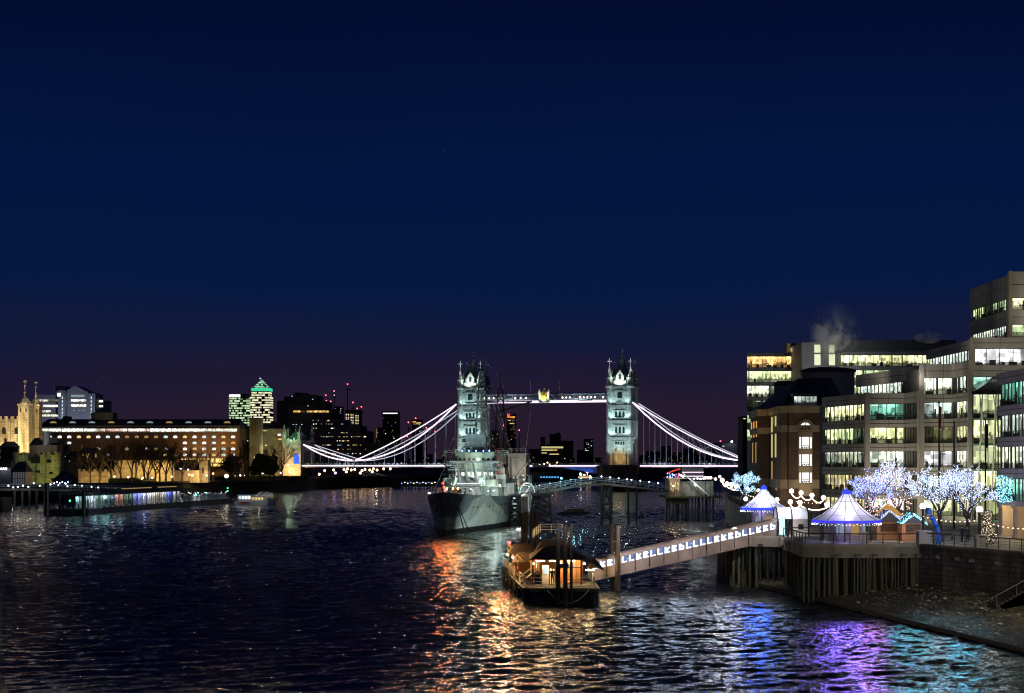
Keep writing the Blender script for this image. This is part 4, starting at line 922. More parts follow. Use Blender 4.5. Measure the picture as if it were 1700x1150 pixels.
# ================================================================== covered gangway
gw = thing('covered_gangway', 'long sloping enclosed gangway with brown panels and a row of lit white-blue windows', 'gangway', (8.9,186.5,1.5))
A = Vector((8.6,186.5,1.15)); B = Vector((30.9,191.0,5.75)); D = (B-A); L = D.length; dn = D.normalized(); sd = Vector((dn.y,-dn.x,0)).normalized(); up = Vector((0,0,1))
def g(u, s, h): return A+dn*u+sd*s+up*h*.80
def gbox(mb,u0,u1,s0,s1,h0,h1):
    mb.add([g(u0,s0,h0),g(u1,s0,h0),g(u1,s1,h0),g(u0,s1,h0),g(u0,s0,h1),g(u1,s0,h1),g(u1,s1,h1),g(u0,s1,h1)],[(3,2,1,0),(4,5,6,7),(1,0,4,5),(2,1,5,6),(3,2,6,7),(0,3,7,4)])
HW_ = 1.1
M['gpanel'] = pbr('brown_panel', (.27,.22,.20), .55, var=.12, scale=.5, dirt=.3)
nb = 26; bw = (L-.6)/nb
q = MB(); gbox(q,0,L,-HW_,HW_,-.15,0); q.build('floor', M['dark'], gw, world=True)
for k_ in range(nb//2):      # lower cladding panels
    q = MB(); u0 = .3+k_*2*bw
    gbox(q,u0+.06,u0+2*bw-.06,HW_,HW_+.08,-.1,1.22); q.build('side_panel', M['gpanel'], gw, world=True)
q = MB(); gbox(q,0,L,HW_,HW_+.12,-.28,-.12); gbox(q,0,L,HW_-.02,HW_+.1,1.24,1.34); gbox(q,0,L,HW_-.02,HW_+.1,2.32,2.44); gbox(q,0,L,-HW_-.1,-HW_,-.1,1.3)
for k_ in range(nb+1): u0 = .3+k_*bw; gbox(q,u0-.05,u0+.05,HW_-.04,HW_+.07,1.3,2.35); gbox(q,u0-.05,u0+.05,-HW_-.04,-HW_+.04,1.3,2.35)
q.build('frame', M['gpanel'], gw, world=True)
q = MB()    # curved roof
NR = 6; prof = [(HW_*1.08*math.cos(math.pi*k_/NR), 2.44+.42*math.sin(math.pi*k_/NR)) for k_ in range(NR+1)]
for k_ in range(NR):
    (s0,h0),(s1,h1) = prof[k_],prof[k_+1]
    q.add([g(0,s0,h0),g(L,s0,h0),g(L,s1,h1),g(0,s1,h1),g(0,s0,h0-.06),g(L,s0,h0-.06),g(L,s1,h1-.06),g(0,s1,h1-.06)],[(0,1,2,3),(7,6,5,4)])
for k_ in range(nb//2+1): u0 = .3+k_*2*bw; gbox(q,min(u0-.05,L-.1),min(u0+.05,L),-.2,.2,2.84,2.95)
q.build('roof', M['gpanel'], gw, world=True)
G['gpane'] = glow('gangway_pane', (.20,.30,.62), .75); G['gwhite'] = glow('gangway_lit_shape', (.93,.95,1), 2.0)
GL = ['L','K','E','N','I','L','X','E','L','I','Z','E','N','L','I','L','L','E','K','E','N','L']
for k_ in range(nb):
    u0 = .3+k_*bw+.07; u1 = .3+(k_+1)*bw-.07; w_ = u1-u0
    q = MB(); q.quad(g(u0,HW_-.10,1.34),g(u1,HW_-.10,1.34),g(u1,HW_-.10,2.32),g(u0,HW_-.10,2.32)); wn_ = q.build('window', G['gpane'], gw, world=True)
    q = MB(); S_ = HW_-.06; S2 = HW_-.02
    def bar(a,c,t_=.15):
        pa = g(u0+a[0]*w_,(S_+S2)/2,1.38+a[1]*.88); pc = g(u0+c[0]*w_,(S_+S2)/2,1.38+c[1]*.88); q.beam(pa,pc,.04,t_)
    ch_ = GL[k_ % len(GL)]; vx = .22
    gbox(q,u0+vx*w_-.09,u0+vx*w_+.09,S_,S2,1.38,2.28)
    gbox(q,u0+vx*w_+.1,u0+.95*w_,S_,S2,1.38,1.54)
    if ch_ in 'KXE': bar((.3,.45),(.9,.85)); bar((.3,.5),(.85,.2))
    if ch_ == 'N': bar((.3,.95),(.9,.25)); gbox(q,u0+.86*w_,u0+.96*w_,S_,S2,1.54,2.0)
    if ch_ == 'Z': bar((.3,.3),(.9,.9))
    if ch_ == 'E': gbox(q,u0+vx*w_+.1,u0+.7*w_,S_,S2,2.14,2.26)
    q.build('lit_shape', G['gwhite'], wn_, world=False) if False else q.build('lit_shape', G['gwhite'], wn_, world=True)
lamp('gangway_end_lamp', g(2,2.6,1.8)+Vector((0,-1.0,0)), (1,.68,.25), 160, .15)
for u in (4,12,20): lamp('gangway_side_fill', g(u,6,6.5), (1,.88,.84), 1700, .3, 'SPOT', g(u,0,1.5), 130)  # unseen spots added to light the gangway panels and roof

for u_ in (6,11,16): lamp('gangway_reflection_spot', g(u_,1.3,2.0), (.62,.78,1), 330, .4, 'SPOT', (g(u_,0,0).x*.72, 134, 0), 44, .8)  # added spots that cast the window reflections on the water
lamp('landing_reflection_spot',(25.9,190,7.4),(1,.95,.9),900,.3,'SPOT',(20.5,148,0),46,.8)  # added spot for white glitter on the water

# extra clutter on the pontoon: signs, lamps, life rings, small awning
for (x,y,z_) in ((2.3,171.1,3.9),(7.6,171.1,3.9),(5.1,171.1,4.0),(-.5,188,3.9),(.1,184,3.8)):
    q = MB(); q.ball((x,y,z_),.12,8); q.build('bulkhead_lamp', G['lampwarm'], **W)
for (x,y) in ((1.35,170),(.3,184),(8.5,169)):
    q = MB()
    for k_ in range(12):
        a, a2 = 2*math.pi*k_/12, 2*math.pi*(k_+1)/12; q.tube((x,y+.33*math.cos(a),2.4+.33*math.sin(a)),(x,y+.33*math.cos(a2),2.4+.33*math.sin(a2)),.07,n=6)
    q.build('life_ring', M['red'], **W)
q = MB(); q.box(5.3,6.6,172.85,172.9,3.45,3.75); q.build('sign_board', M['blue'], **W)
q = MB(); q.box(2.4,3.0,172.0,172.6,1.66,2.7); q.build('bin', M['dark'], **W)
q = MB()
for k_ in range(9): q.tube((1.9+k_*.74,170.75,4.28),(3.6+k_*.33,175.6,5.5),.04,n=4)
q.build('roof_rib', M['rust'], **W)
# ================================================================== foreshore
M['mud'] = pbr('pebbly_foreshore', (.062,.055,.030), .5, var=.85, scale=2.2, bump=.5, bscale=2.6, dirt=.35)
edge = [(48,100),(41,108),(38.9,123.5),(35.5,146),(32,170),(29.3,187),(27.4,199),(27.5,215),(33,260),(43,301)]
inner = [(60,100),(55,118),(52,140),(48.9,154.6),(44,169.6),(42,178),(39,196),(38.8,215),(41,260),(44.5,301)]
mb = MB(); NU, NV = 90, 26
def lerp_path(pts, u):
    k = min(int(u*(len(pts)-1)), len(pts)-2); f = u*(len(pts)-1)-k; return Vector(pts[k]).lerp(Vector(pts[k+1]), f)
import mathutils
vs = []
for i in range(NU+1):
    a, c = lerp_path(edge, i/NU), lerp_path(inner, i/NU)
    for j in range(NV+1):
        v = j/NV; p_ = a.lerp(c, v)
        z_ = .42+1.5*v+.26*mathutils.noise.noise(Vector((p_.x*.6,p_.y*.6,0)))+.10*mathutils.noise.noise(Vector((p_.x*2.1,p_.y*2.1,3))) if j else .30
        vs.append((p_.x, p_.y, z_))
fs = [(i*(NV+1)+j, i*(NV+1)+j+1, (i+1)*(NV+1)+j+1, (i+1)*(NV+1)+j) for i in range(NU) for j in range(NV)]
mb.add(vs, fs)
for i in range(len(edge)-1): mb.quad((*edge[i],-1.5),(*edge[i],.31),(*edge[i+1],.31),(*edge[i+1],-1.5))
o = mb.build('foreshore', M['mud']); tag(o, kind='structure')
mb = MB()
for i in range(1,len(edge)-3):
    a, c = Vector((*edge[i],.28)), Vector((*edge[i+1],.28)); mb.beam(a, c, .28, .34)
tag(recentre(mb.build('revetment_beam', M['timber'])), 'long dark timber edge beam holding the foreshore along the waterline', 'revetment')
mb = MB(); rnd = random.Random(3)
for k_ in range(5200):
    u = rnd.random(); v = rnd.random()**.8; a, c = lerp_path(edge,u), lerp_path(inner,u); p_ = a.lerp(c,v); z_ = .42+1.5*v
    s_ = rnd.uniform(.04,.12)*(1 if rnd.random()<.95 else 2.4); mb.add([(p_.x+s_*1.3,p_.y,z_),(p_.x,p_.y+s_,z_),(p_.x-s_*1.2,p_.y,z_),(p_.x,p_.y-s_,z_),(p_.x,p_.y,z_+s_*.7),(p_.x+.8*s_,p_.y-.7*s_,z_+.3*s_),(p_.x-.8*s_,p_.y-.7*s_,z_+.35*s_)],[(0,1,4),(1,2,4),(2,6,4),(6,3,4),(3,5,4),(5,0,4)]); continue
    mb.add([(p_.x+s_*rnd.uniform(.7,1.3),p_.y,z_),(p_.x,p_.y+s_*rnd.uniform(.7,1.3),z_),(p_.x-s_,p_.y,z_),(p_.x,p_.y-s_,z_),(p_.x+rnd.uniform(-.3,.3)*s_,p_.y+rnd.uniform(-.3,.3)*s_,z_+s_*rnd.uniform(.5,1))],[(0,1,4),(1,2,4),(2,3,4),(3,0,4)])
tag(mb.build('foreshore_stones', pbr('foreshore_stone',(.30,.29,.24),.5,var=.5,scale=3)), 'small scattered stones lying over the foreshore', 'stones', kind='stuff')
# ================================================================== quay wall, stairs, platforms
M['wall'] = pbr('weedy_quay_wall', (.12,.115,.125), .85, var=.45, scale=.7, brick=(1.2,.5,.05), bump=.08, dirt=.5)
mb = MB()
wl = [(48.6,100),(48.3,154.6),(42.5,169.4),(42.5,171)]
for i in range(2):
    a, c = wl[i], wl[i+1]; dx, dy = c[0]-a[0], c[1]-a[1]; L = math.hypot(dx,dy); nx, ny = -dy/L*.5, dx/L*.5
    mb.prism([a, c, (c[0]-nx,c[1]-ny), (a[0]-nx,a[1]-ny)] if False else [a,c,(c[0]+.38,c[1]+.2),(a[0]+.38,a[1]+.2)], -1, 5.86)
qw = mb.build('quay_wall', M['wall']); tag(recentre(qw), 'dark weed-stained stone quay wall above the foreshore at the right', 'wall')
mb = MB()
for i in range(2):
    a, c = wl[i], wl[i+1]; mb.beam((a[0]+.1,a[1],5.98),(c[0]+.1,c[1],5.98),.8,.22)
mb.build('coping', M['concrete'], qw, world=True)
st = thing('river_stairs', 'black river stairs with a pale handrail rising against the quay wall at the right edge', 'stairs', (48,147,0))
mb = MB()
for k_ in range(22):
    x0 = 43.8+k_*.36; mb.box(x0, 48.25 if x0 < 48 else x0+.4, 147, 149.6, .2, 1.7+k_*.2)
mb.build('steps', M['black'], st, world=True)
mb = MB(); mb.tube((43.6,146.95,2.4),(51.6,146.95,6.8),.06,n=6)
for k_ in range(5): mb.tube((43.8+k_*1.8,146.95,1.5+k_*1.0),(43.8+k_*1.8,146.95,2.5+k_*1.0),.04,n=5)
mb.build('handrail', M['concrete'], st, world=True)
M['piledark'] = pbr('dark_pile_timber', (.018,.020,.014), .5, var=.6, scale=1.2, bump=.03, stretch=(1,1,.2)); M['pilepale'] = pbr('pale_green_timber', (.075,.085,.045), .7, var=.6, scale=1.0, bump=.03, stretch=(1,1,.2), dirt=.6)  # dark and pale timber copies put the piles' shade and highlights into colour
def jetty(name, label, poly, ztop, thick, pile_rows, seed, pmat='timber'):
    t_ = thing(name, label, 'jetty', (poly[0][0],poly[0][1],0))
    q = MB(); q.prism(poly, ztop-.25, ztop); q.build('deck', M['paving'], t_, world=True)
    q = MB()
    for i in range(len(poly)):
        a, c = Vector((*poly[i],ztop-.25-thick/2)), Vector((*poly[(i+1)%len(poly)],ztop-.25-thick/2)); q.beam(a,c,.3,thick)
    q.build('edge_beam', M['concrete'], t_, world=True)
    rn = random.Random(seed)
    for (x0,y0,x1,y1,n_,jit) in pile_rows:
        for k_ in range(n_):
            u = (k_+rn.uniform(-.25,.25)*jit)/max(1,n_-1); x,y = x0+(x1-x0)*u, y0+(y1-y0)*u
            q = MB(); r_ = rn.uniform(.10,.18); q.tube((x+rn.uniform(-.08,.08),y+rn.uniform(-.1,.1),-1.0),(x,y,ztop-.3-thick*rn.uniform(0,.6)),r_*1.15,r_,n=8); q.build('pile', M[rn.choice((pmat,pmat,'piledark','piledark','piledark','pilepale'))], t_, world=True)
    return t_
ja = [(30.6,170.6),(33.5,169.2),(38.6,168.9),(42.3,169.4),(42.3,186),(31.2,186)]
jetty('kiosk_jetty','concrete jetty deck on a dense row of timber piles under the nearer conical kiosk',ja,6.0,1.15,
      [(30.7,170.8,33.5,169.5,7,1),(33.9,169.4,42.0,169.6,17,1.6),(30.9,172,31.3,185,8,1),(32,175,42,175,12,1),(35.6,169.1,37.6,169.1,7,.5)],1)
jb = [(25.6,190),(31.0,188.5),(31.2,186.2),(40.4,186.2),(40.4,214),(26.8,214)]
jetty('landing_jetty','dark timber-piled jetty under the gangway gate and the farther conical kiosk',jb,6.0,1.0,
      [(25.8,190.3,31.0,188.9,9,1),(31.5,187,35,187,9,1),(26.2,194,27,213,9,1),(28,198,38,198,10,1),(27,206,38,206,9,1),(26,192,30,192,6,1)],2)
# promenade railings
def fence_run(name, label, pts, h=1.1, post=1.6, mat='dark', cat='railing', z=None, group=None):
    t_ = thing(name, label, cat, pts[0], 0, group)
    q = MB(); b_ = MB()
    for i in range(len(pts)-1):
        a, c = Vector(pts[i]), Vector(pts[i+1]); L = (c-a).length; n_ = max(1,int(L/post))
        for k_ in range(n_+(i==len(pts)-2)): p_ = a.lerp(c,k_/n_); q = MB(); q.tube(p_,p_+Vector((0,0,h)),.05,n=6); q.build('post', M[mat], t_, world=True)
        b_.tube(a+Vector((0,0,h)),c+Vector((0,0,h)),.055,n=6)
        for hh in (.2,.45,.7,.9): b_.tube(a+Vector((0,0,h*hh)),c+Vector((0,0,h*hh)),.018,n=4)
    b_.build('rail', M['rust'] if mat=='dark' else M[mat], t_, world=True); return t_
fence_run('quay_railing','dark railing along the quay wall beside the two strolling people',[(42.9,169.5,6.1),(48.6,155.1,6.1),(49.0,140,6.1)])
fence_run('jetty_railing','dark railing around the edge of the nearer kiosk jetty',[(30.9,185,6.0),(30.8,170.9,6.0),(33.5,169.5,6.0),(38.6,169.2,6.0),(42.2,169.7,6.0)])
fence_run('jetty_railing','low railing in front of the gangway gate on the farther jetty',[(31.5,189,6.0),(31.6,186.5,6.0),(34,186.3,6.0)])
fence_run('shore_railing','pale railing along the receding promenade left of the farther kiosk',[(38.5,215,5.9),(41,260,5.9),(43.4,301,5.9),(50.5,380,5.9)],mat='concrete',post=2.4)
q = MB(); q.box(42.3,43.5,168.9,170.1,5.9,7.3); q.box(42.2,43.6,168.8,170.2,7.3,7.45); tag(recentre(q.build('stone_pier',M['clad'])),'square pale stone pier where the jetty railing meets the quay railing','stone pier')
q = MB(); q.box(46.0,46.9,161,162,5.9,7.2); q.box(45.9,47,160.9,162.1,7.2,7.35); tag(recentre(q.build('stone_pier',M['clad'])),'square stone pier in the quay railing below the right globe lamp','stone pier')
# ================================================================== conical kiosks
m, n, l, out = newmat('glowing_canvas')
tr = n.new('ShaderNodeBsdfTranslucent'); df = n.new('ShaderNodeBsdfDiffuse'); mxs = n.new('ShaderNodeMixShader'); mxs.inputs[0].default_value = .35
tr.inputs[0].default_value = (.85,.87,.95,1); df.inputs[0].default_value = (.8,.8,.85,1); l.new(tr.outputs[0],mxs.inputs[1]); l.new(df.outputs[0],mxs.inputs[2]); l.new(mxs.outputs[0],out.inputs[0]); M['canvas'] = m
G['valblue'] = glow('valance_blue_led', (.03,.06,.9), 1.6); G['valviolet'] = glow('valance_violet_led', (.06,.05,.85), 1.2)
def kiosk(cx, cy, z0, ze, zp, r_, label, nseg, led, power, col):
    t_ = thing('conical_kiosk', label, 'kiosk', (cx,cy,z0), 0, 'conical canvas kiosks on the jetties')
    H = zp-ze; pr = [(r_,ze-z0),(r_*.72,ze-z0+H*.18),(r_*.48,ze-z0+H*.40),(r_*.28,ze-z0+H*.66),(r_*.13,ze-z0+H*.92)]
    q = MB(); q.lathe(pr, 0,0,nseg); 
    q.f = [f for f in q.f if len(f) == 4]
    q.uv = {}; q.build('canopy', M['canvas'], t_)
    q = MB()
    for k_ in range(nseg):
        a = 2*math.pi*(k_+.5)/nseg
        for j in range(len(pr)-1): q.tube((pr[j][0]*1.01*math.cos(a),pr[j][0]*1.01*math.sin(a),pr[j][1]+.03),(pr[j+1][0]*1.01*math.cos(a),pr[j+1][0]*1.01*math.sin(a),pr[j+1][1]+.03),.03,n=5)
    for j in (1,2,3):
        for k_ in range(nseg):
            a, a2 = 2*math.pi*(k_+.5)/nseg, 2*math.pi*(k_+1.5)/nseg; q.tube((pr[j][0]*math.cos(a),pr[j][0]*math.sin(a),pr[j][1]),(pr[j][0]*math.cos(a2),pr[j][0]*math.sin(a2),pr[j][1]),.02,n=4)
    q.build('canopy_rib', M['dark'], t_)
    q = MB(); q.lathe([(r_*.16,zp-z0-.25),(r_*.12,zp-z0+.05),(r_*.05,zp-z0+.2),(.02,zp-z0+.35)],0,0,12); q.build('cap', G['valblue'], t_)
    q = MB(); q.lathe([(r_*1.0,ze-z0-.28),(r_*1.02,ze-z0-.02)],0,0,nseg); q.f=[f for f in q.f if len(f)==4]; q.build('valance', led, t_)
    for k_ in range(nseg//2):
        q = MB(); a = 2*math.pi*(2*k_+.5)/nseg; x,y = r_*.82*math.cos(a), r_*.82*math.sin(a); q.tube((x,y,0),(x,y,ze-z0),.09,n=8); q.build('post', M['dark'], t_)
    q = MB(); q.lathe([(r_*.55,0),(r_*.55,ze-z0+.1)],0,0,10); q.build('booth', M['clad2'], t_)
    for k_ in range(3):
        a = -2.1+k_*.8; q = MB(); q.cbox(r_*.53*math.cos(a), r_*.53*math.sin(a),1.35,.9,.06,1.3,a+math.pi/2); q.build('window', G['cooldim'] if k_!=1 else G['warmdim'], t_)
    q = MB()
    for k_ in range(60):
        a = 2*math.pi*k_/60; q.octa((r_*1.0*math.cos(a), r_*1.0*math.sin(a), ze-z0-.38-.12*abs(math.sin(k_*1.3))), .05)
    tag(q.build('fairy_lights', G['fairy'], t_), kind='stuff')
    q = MB(); q.ball((0,0,ze-z0+.45),.14,8); q.build('lamp', G['lampw'], t_)
    lamp('kiosk_lamp', (cx,cy,ze+.5), col, power, .25)
    for k_ in range(3): 
        a = 2*math.pi*k_/3+.4; lamp('kiosk_lamp', (cx+r_*.66*math.cos(a),cy+r_*.66*math.sin(a),ze+.12), col, power*.16, .12)
    lamp('kiosk_underlight', (cx-1,cy-r_*.95,ze-.8), (.3,.22,1), power*.3, .15)
kiosk(36.4,177,6.0,8.3,11.35,3.7,'nearer conical white-glowing canvas kiosk with blue eaves, right of the gangway gate',12,G['valviolet'],360,(.93,.9,1))
kiosk(30.8,199,6.0,9.05,11.5,2.8,'farther conical white-glowing canvas kiosk behind the gangway gate',12,G['valblue'],330,(.9,.93,1))
# gangway gate: vaulted glass arch at the top of the gangway
ga = thing('gangway_gate', 'vaulted white glazed entrance arch with blue lamp at the top of the covered gangway', 'gate', (32.3,189.6,6.0))
q = MB(); 
for xx in (30.7,32.4,34.3):
    q = MB(); pr_ = None
    for k_ in range(11):
        a = math.pi*k_/10; p_ = Vector((xx,189.6-1.5*math.cos(a),8.0+1.35*math.sin(a)))
        if pr_ is not None: q.tube(pr_,p_,.08,n=6)
        pr_ = p_
    for yy in (188.1,191.1): q.tube((xx,yy,6),(xx,yy,8.0),.08,n=6)
    q.build('arch_rib', M['dark'], ga, world=True)
q = MB()
for k_ in range(10):
    a, a2 = math.pi*k_/10, math.pi*(k_+1)/10
    q.quad((30.7,189.6-1.45*math.cos(a),8.0+1.3*math.sin(a)),(34.3,189.6-1.45*math.cos(a),8.0+1.3*math.sin(a)),(34.3,189.6-1.45*math.cos(a2),8.0+1.3*math.sin(a2)),(30.7,189.6-1.45*math.cos(a2),8.0+1.3*math.sin(a2)))
q.build('vault', M['canvas'], ga, world=True)
q = MB(); q.box(32.5,34.2,188.12,188.2,6,8.0); q.build('side_panel', M['white'], ga, world=True)
q = MB(); q.box(33.1,33.7,188.02,188.1,6.8,7.4); q.build('notice', M['dark'], ga, world=True)
q = MB(); q.box(30.9,31.5,187.8,187.95,6.2,8.2); q.build('light_panel', glow('gate_blue_panel',(.35,.7,1),2.2), ga, world=True)
lamp('gate_lamp',(32.4,189.6,8.6),(.9,.93,1),260,.2)
# ================================================================== lamps, globes, festoons
def globe_lamp(x,y,z,h,label,s_=1.0):
    t_ = thing('globe_street_lamp', label, 'street lamp', (x,y,z), 0, 'globe lamps on black posts along the quay')
    q = MB(); q.lathe([(.55*s_,0),(.55*s_,.15),(.38*s_,.3),(.30*s_,.9),(.16*s_,1.1),(.13*s_,h-.4),(.2*s_,h-.35),(.2*s_,h-.25)],0,0,12); q.build('post', M['black'], t_)
    q = MB(); q.ball((0,0,h),.34*s_,12); q.build('globe', glow('globe_white_%d'%int(x*10),(1,.92,.95),4.5), t_, smooth=True)
    lamp('street_lamp_light',(x,y,z+h+.5),(1,.9,.8),420,.3,'SPOT',(x,y+3,z),160)
globe_lamp(43.6,172.5,5.9,4.0,'black post with a pale globe beside the blue sculpture, left of the two quay lamps')
globe_lamp(47.2,164.2,5.9,3.9,'black post with a white globe beside the two strolling people on the quay')
def cluster(px_list, Y, label, wav=True, big=.31, mat='globe'):
    x_c = PX(px_list[0][0],Y); t_ = thing('globe_light_string', label, 'light string', (x_c,Y,5.9), 0, 'pink-white globe light strings on the quay')
    pr_ = None; q2 = MB()
    for (px_,py_) in px_list:
        p_ = P(px_,py_,Y); q = MB(); q.ball(p_, big, 10); q.build('globe', G[mat], t_, world=True, smooth=True)
        b_ = P(px_,py_,Y); q2.tube((p_.x,Y+.3,5.9),(p_.x,Y+.3,p_.z-.2),.05,n=5)
        if pr_ is not None and wav:
            q = MB(); last = None
            for k_ in range(11):
                u = k_/10; c_ = pr_.lerp(p_,u)-Vector((0,0,.35+1.5*u*(1-u)*1.2)); 
                if last is not None: q.tube(last,c_,.07,n=5)
                last = c_
            q.build('light_tube', G['bulb'], t_, world=True)
        pr_ = p_
    q2.build('pole', M['dark'], t_, world=True)
cluster([(1314,815),(1330,818),(1348,822),(1367,826)],214,'back row of four pink-white globes joined by a wavy light tube between the kiosks')
cluster([(1312,833),(1328,834),(1373,838)],208,'front row of three pink-white globes between the two conical kiosks')
cluster([(1199,797),(1207,803),(1214,804),(1222,807)],300,'cluster of pink-white globes over a lit wavy tube on the shore below the teal tree',big=.42)
cluster([(1241,811),(1259,814)],230,'pair of small globes just above the farther conical kiosk',big=.25,wav=False)
cluster([(1238,828),(1290,829)],222,'pair of globes flanking the farther conical kiosk',big=.3,wav=False)
cluster([(1180,793),(1188,795),(1195,791)],340,'three small globes on the shore right of the pier restaurant',big=.3,wav=False)
cluster([(1171,793),(1176,793)],380,'two tiny globes behind the pier restaurant roof',big=.35,wav=False)
def festoon(label, pts, mat, n_per, sag, r_=.07, gname='strings of small bulbs along the promenade'):
    t_ = thing('festoon_lights', label, 'festoon lights', pts[0], 0, gname)
    q = MB(); c_ = MB()
    for i in range(len(pts)-1):
        a, b_ = Vector(pts[i]), Vector(pts[i+1]); last = None
        for k_ in range(n_per+1):
            u = k_/n_per; p_ = a.lerp(b_,u)-Vector((0,0,4*sag*u*(1-u)))
            if last is not None: c_.tube(last,p_,.015,n=3)
            last = p_; q_ = MB(); q_.octa(p_-Vector((0,0,.08)),r_); q_.build('bulb', mat, t_, world=True)
    c_.build('cable', M['black'], t_, world=True)
festoon('string of warm bulbs sagging along the quay in front of the lit trees', [(43.6,172.4,8.9),(47.2,164.3,8.8),(50.5,156,8.3),(53,148,8.4)], G['bulb'], 12, .35)
festoon('thin string of small bulbs in front of the brick building', [(40,232,9.2),(44,226,9.0)], G['bulb'], 9, .2, .06)
festoon('string of bulbs swagged above the receding promenade left of the farther kiosk', [(52,400,9.6),(46,330,9.0),(41.5,260,9.0)], G['bulb'], 14, .6, .1)
# red-lit rail by the farther kiosk
q = MB()
for k_ in range(14): q.octa((37.6+.2*k_, 236+1.2*k_, 8.1+.15*math.sin(k_*2)), .12)
tag(recentre(q.build('red_fairy_garland', glow('garland_red',(1,.25,.25),5))),'reddish fairy light garland on the promenade left of the farther kiosk','light garland')
# ================================================================== trees
def tree_mesh(rnd, h, spread, levels=5, r0=.22, trunk=.3, nb=3, up=.35):
    mb = MB(); tips = []
    def grow(p, d, L, r_, lev):
        q = p+d*L; mb.tube(p,q,r_,r_*.68,n=5 if lev<2 else 3,cap=False); tips.append((p,q,lev))
        if lev >= levels: return
        for k_ in range(nb if lev else nb+1):
            a = rnd.uniform(0,2*math.pi); t_ = rnd.uniform(.35,.85)*spread
            u = d.orthogonal().normalized(); u.rotate(mathutils.Quaternion(d, a)); nd = (d+u*t_+Vector((0,0,up*.4))).normalized()
            grow(q if k_<2 else p.lerp(q,rnd.uniform(.5,.95)), nd, L*rnd.uniform(.62,.85), r_*.62, lev+1)
    L0 = h*trunk; grow(Vector((0,0,0)), Vector((rnd.uniform(-.05,.05),rnd.uniform(-.05,.05),1)).normalized(), L0, r0, 0)
    return mb, tips
def lit_tree(x,y,z,h,label,mat,seed,spread=.9,nbulb=2200,r_=.046,levels=5,mat2=None,group='trees wrapped in fairy lights'):
    rn = random.Random(seed); mb, tips = tree_mesh(rn, h, spread, levels, .16, .20)
    zmx = max(max(a.z,b.z) for a,b,_ in tips); k_s = h/zmx
    t_ = thing('lit_tree', label, 'tree', (x,y,z), 0, group); mb.v = [(a*k_s,b*k_s,c*k_s) for a,b,c in mb.v]
    mb.build('branches', M['bark'], t_)
    qs = [MB(), MB()]; segs = [t for t in tips if t[2] >= 0]; w_ = [(b-a).length*(1.0 if l_>1 else 1.6) for a,b,l_ in segs]
    ch = rn.choices(segs, w_, k=nbulb)
    for a,b,_ in ch:
        p_ = (a.lerp(b,rn.random())+Vector((rn.uniform(-.06,.06),rn.uniform(-.06,.06),rn.uniform(-.06,.06))))*k_s
        qs[1 if (mat2 and rn.random()<.25) else 0].octa(p_, r_*rn.uniform(.7,1.3))
    tag(qs[0].build('fairy_lights', mat, t_), kind='stuff')
    if mat2: tag(qs[1].build('accent_fairy_lights', mat2, t_), kind='stuff')
    return t_
G['fl1'] = glow('fairy_violet_white',(.48,.56,1),2.2); G['fl2'] = glow('fairy_ice_white',(.58,.70,1),2.3); G['fl3'] = glow('fairy_pinkish',(.95,.65,.8),2.2)
lit_tree(PX(1437,196),196,5.9,8.2,'violet-white lit tree immediately right of the nearer kiosk roof, leftmost of the four',G['fl1'],11,1.1,2900,mat2=G['valblue'])
lit_tree(PX(1490,198),198,5.9,9.2,'tall white lit tree with pinkish lights, second from the left of the four',G['fl2'],12,1.1,3400,mat2=G['fl3'])
lit_tree(PX(1562,186),186,5.9,8.4,'ice-white lit tree behind the blue sculpture, third from the left of the four',G['fl2'],13,1.05,2900,mat2=G['fl1'])
lit_tree(PX(1608,184),184,5.9,8.2,'ice-white lit tree behind the two strolling people, rightmost of the four',G['fl2'],14,1.05,2900,mat2=G['fl1'])
lit_tree(PX(1232,300),300,5.9,7.2,'teal and blue lit tree in front of the suspension bridge end',glow('fairy_pale_teal',(.35,.75,1),1.9),15,1.0,2300,.06,mat2=G['fl2'],group='trees wrapped in fairy lights')
# shrub hung with warm lights
rn = random.Random(5); q = MB(); q2 = MB()
for k_ in range(700):
    a = rn.uniform(0,6.28); r_ = rn.random()**.5*1.5*(1-.2); z_ = rn.uniform(0,3.4); f = (1-z_/4.6); p_ = Vector((r_*f*math.cos(a), r_*f*math.sin(a), z_)); q2.tube(p_,p_+Vector((rn.uniform(-.3,.3),rn.uniform(-.3,.3),rn.uniform(.1,.35))),.03,n=3)
    if k_ % 2: q.octa(p_+Vector((0,0,.1)), .045)
t_ = thing('lit_shrub','bushy shrub full of warm lights between the right globe lamp and the stone columns','shrub',(PX(1640,170),170,5.9)); q2.build('branches',M['bark'],t_); tag(q.build('fairy_lights', glow('shrub_warm',(1,.82,.6),2.2), t_),kind='stuff')
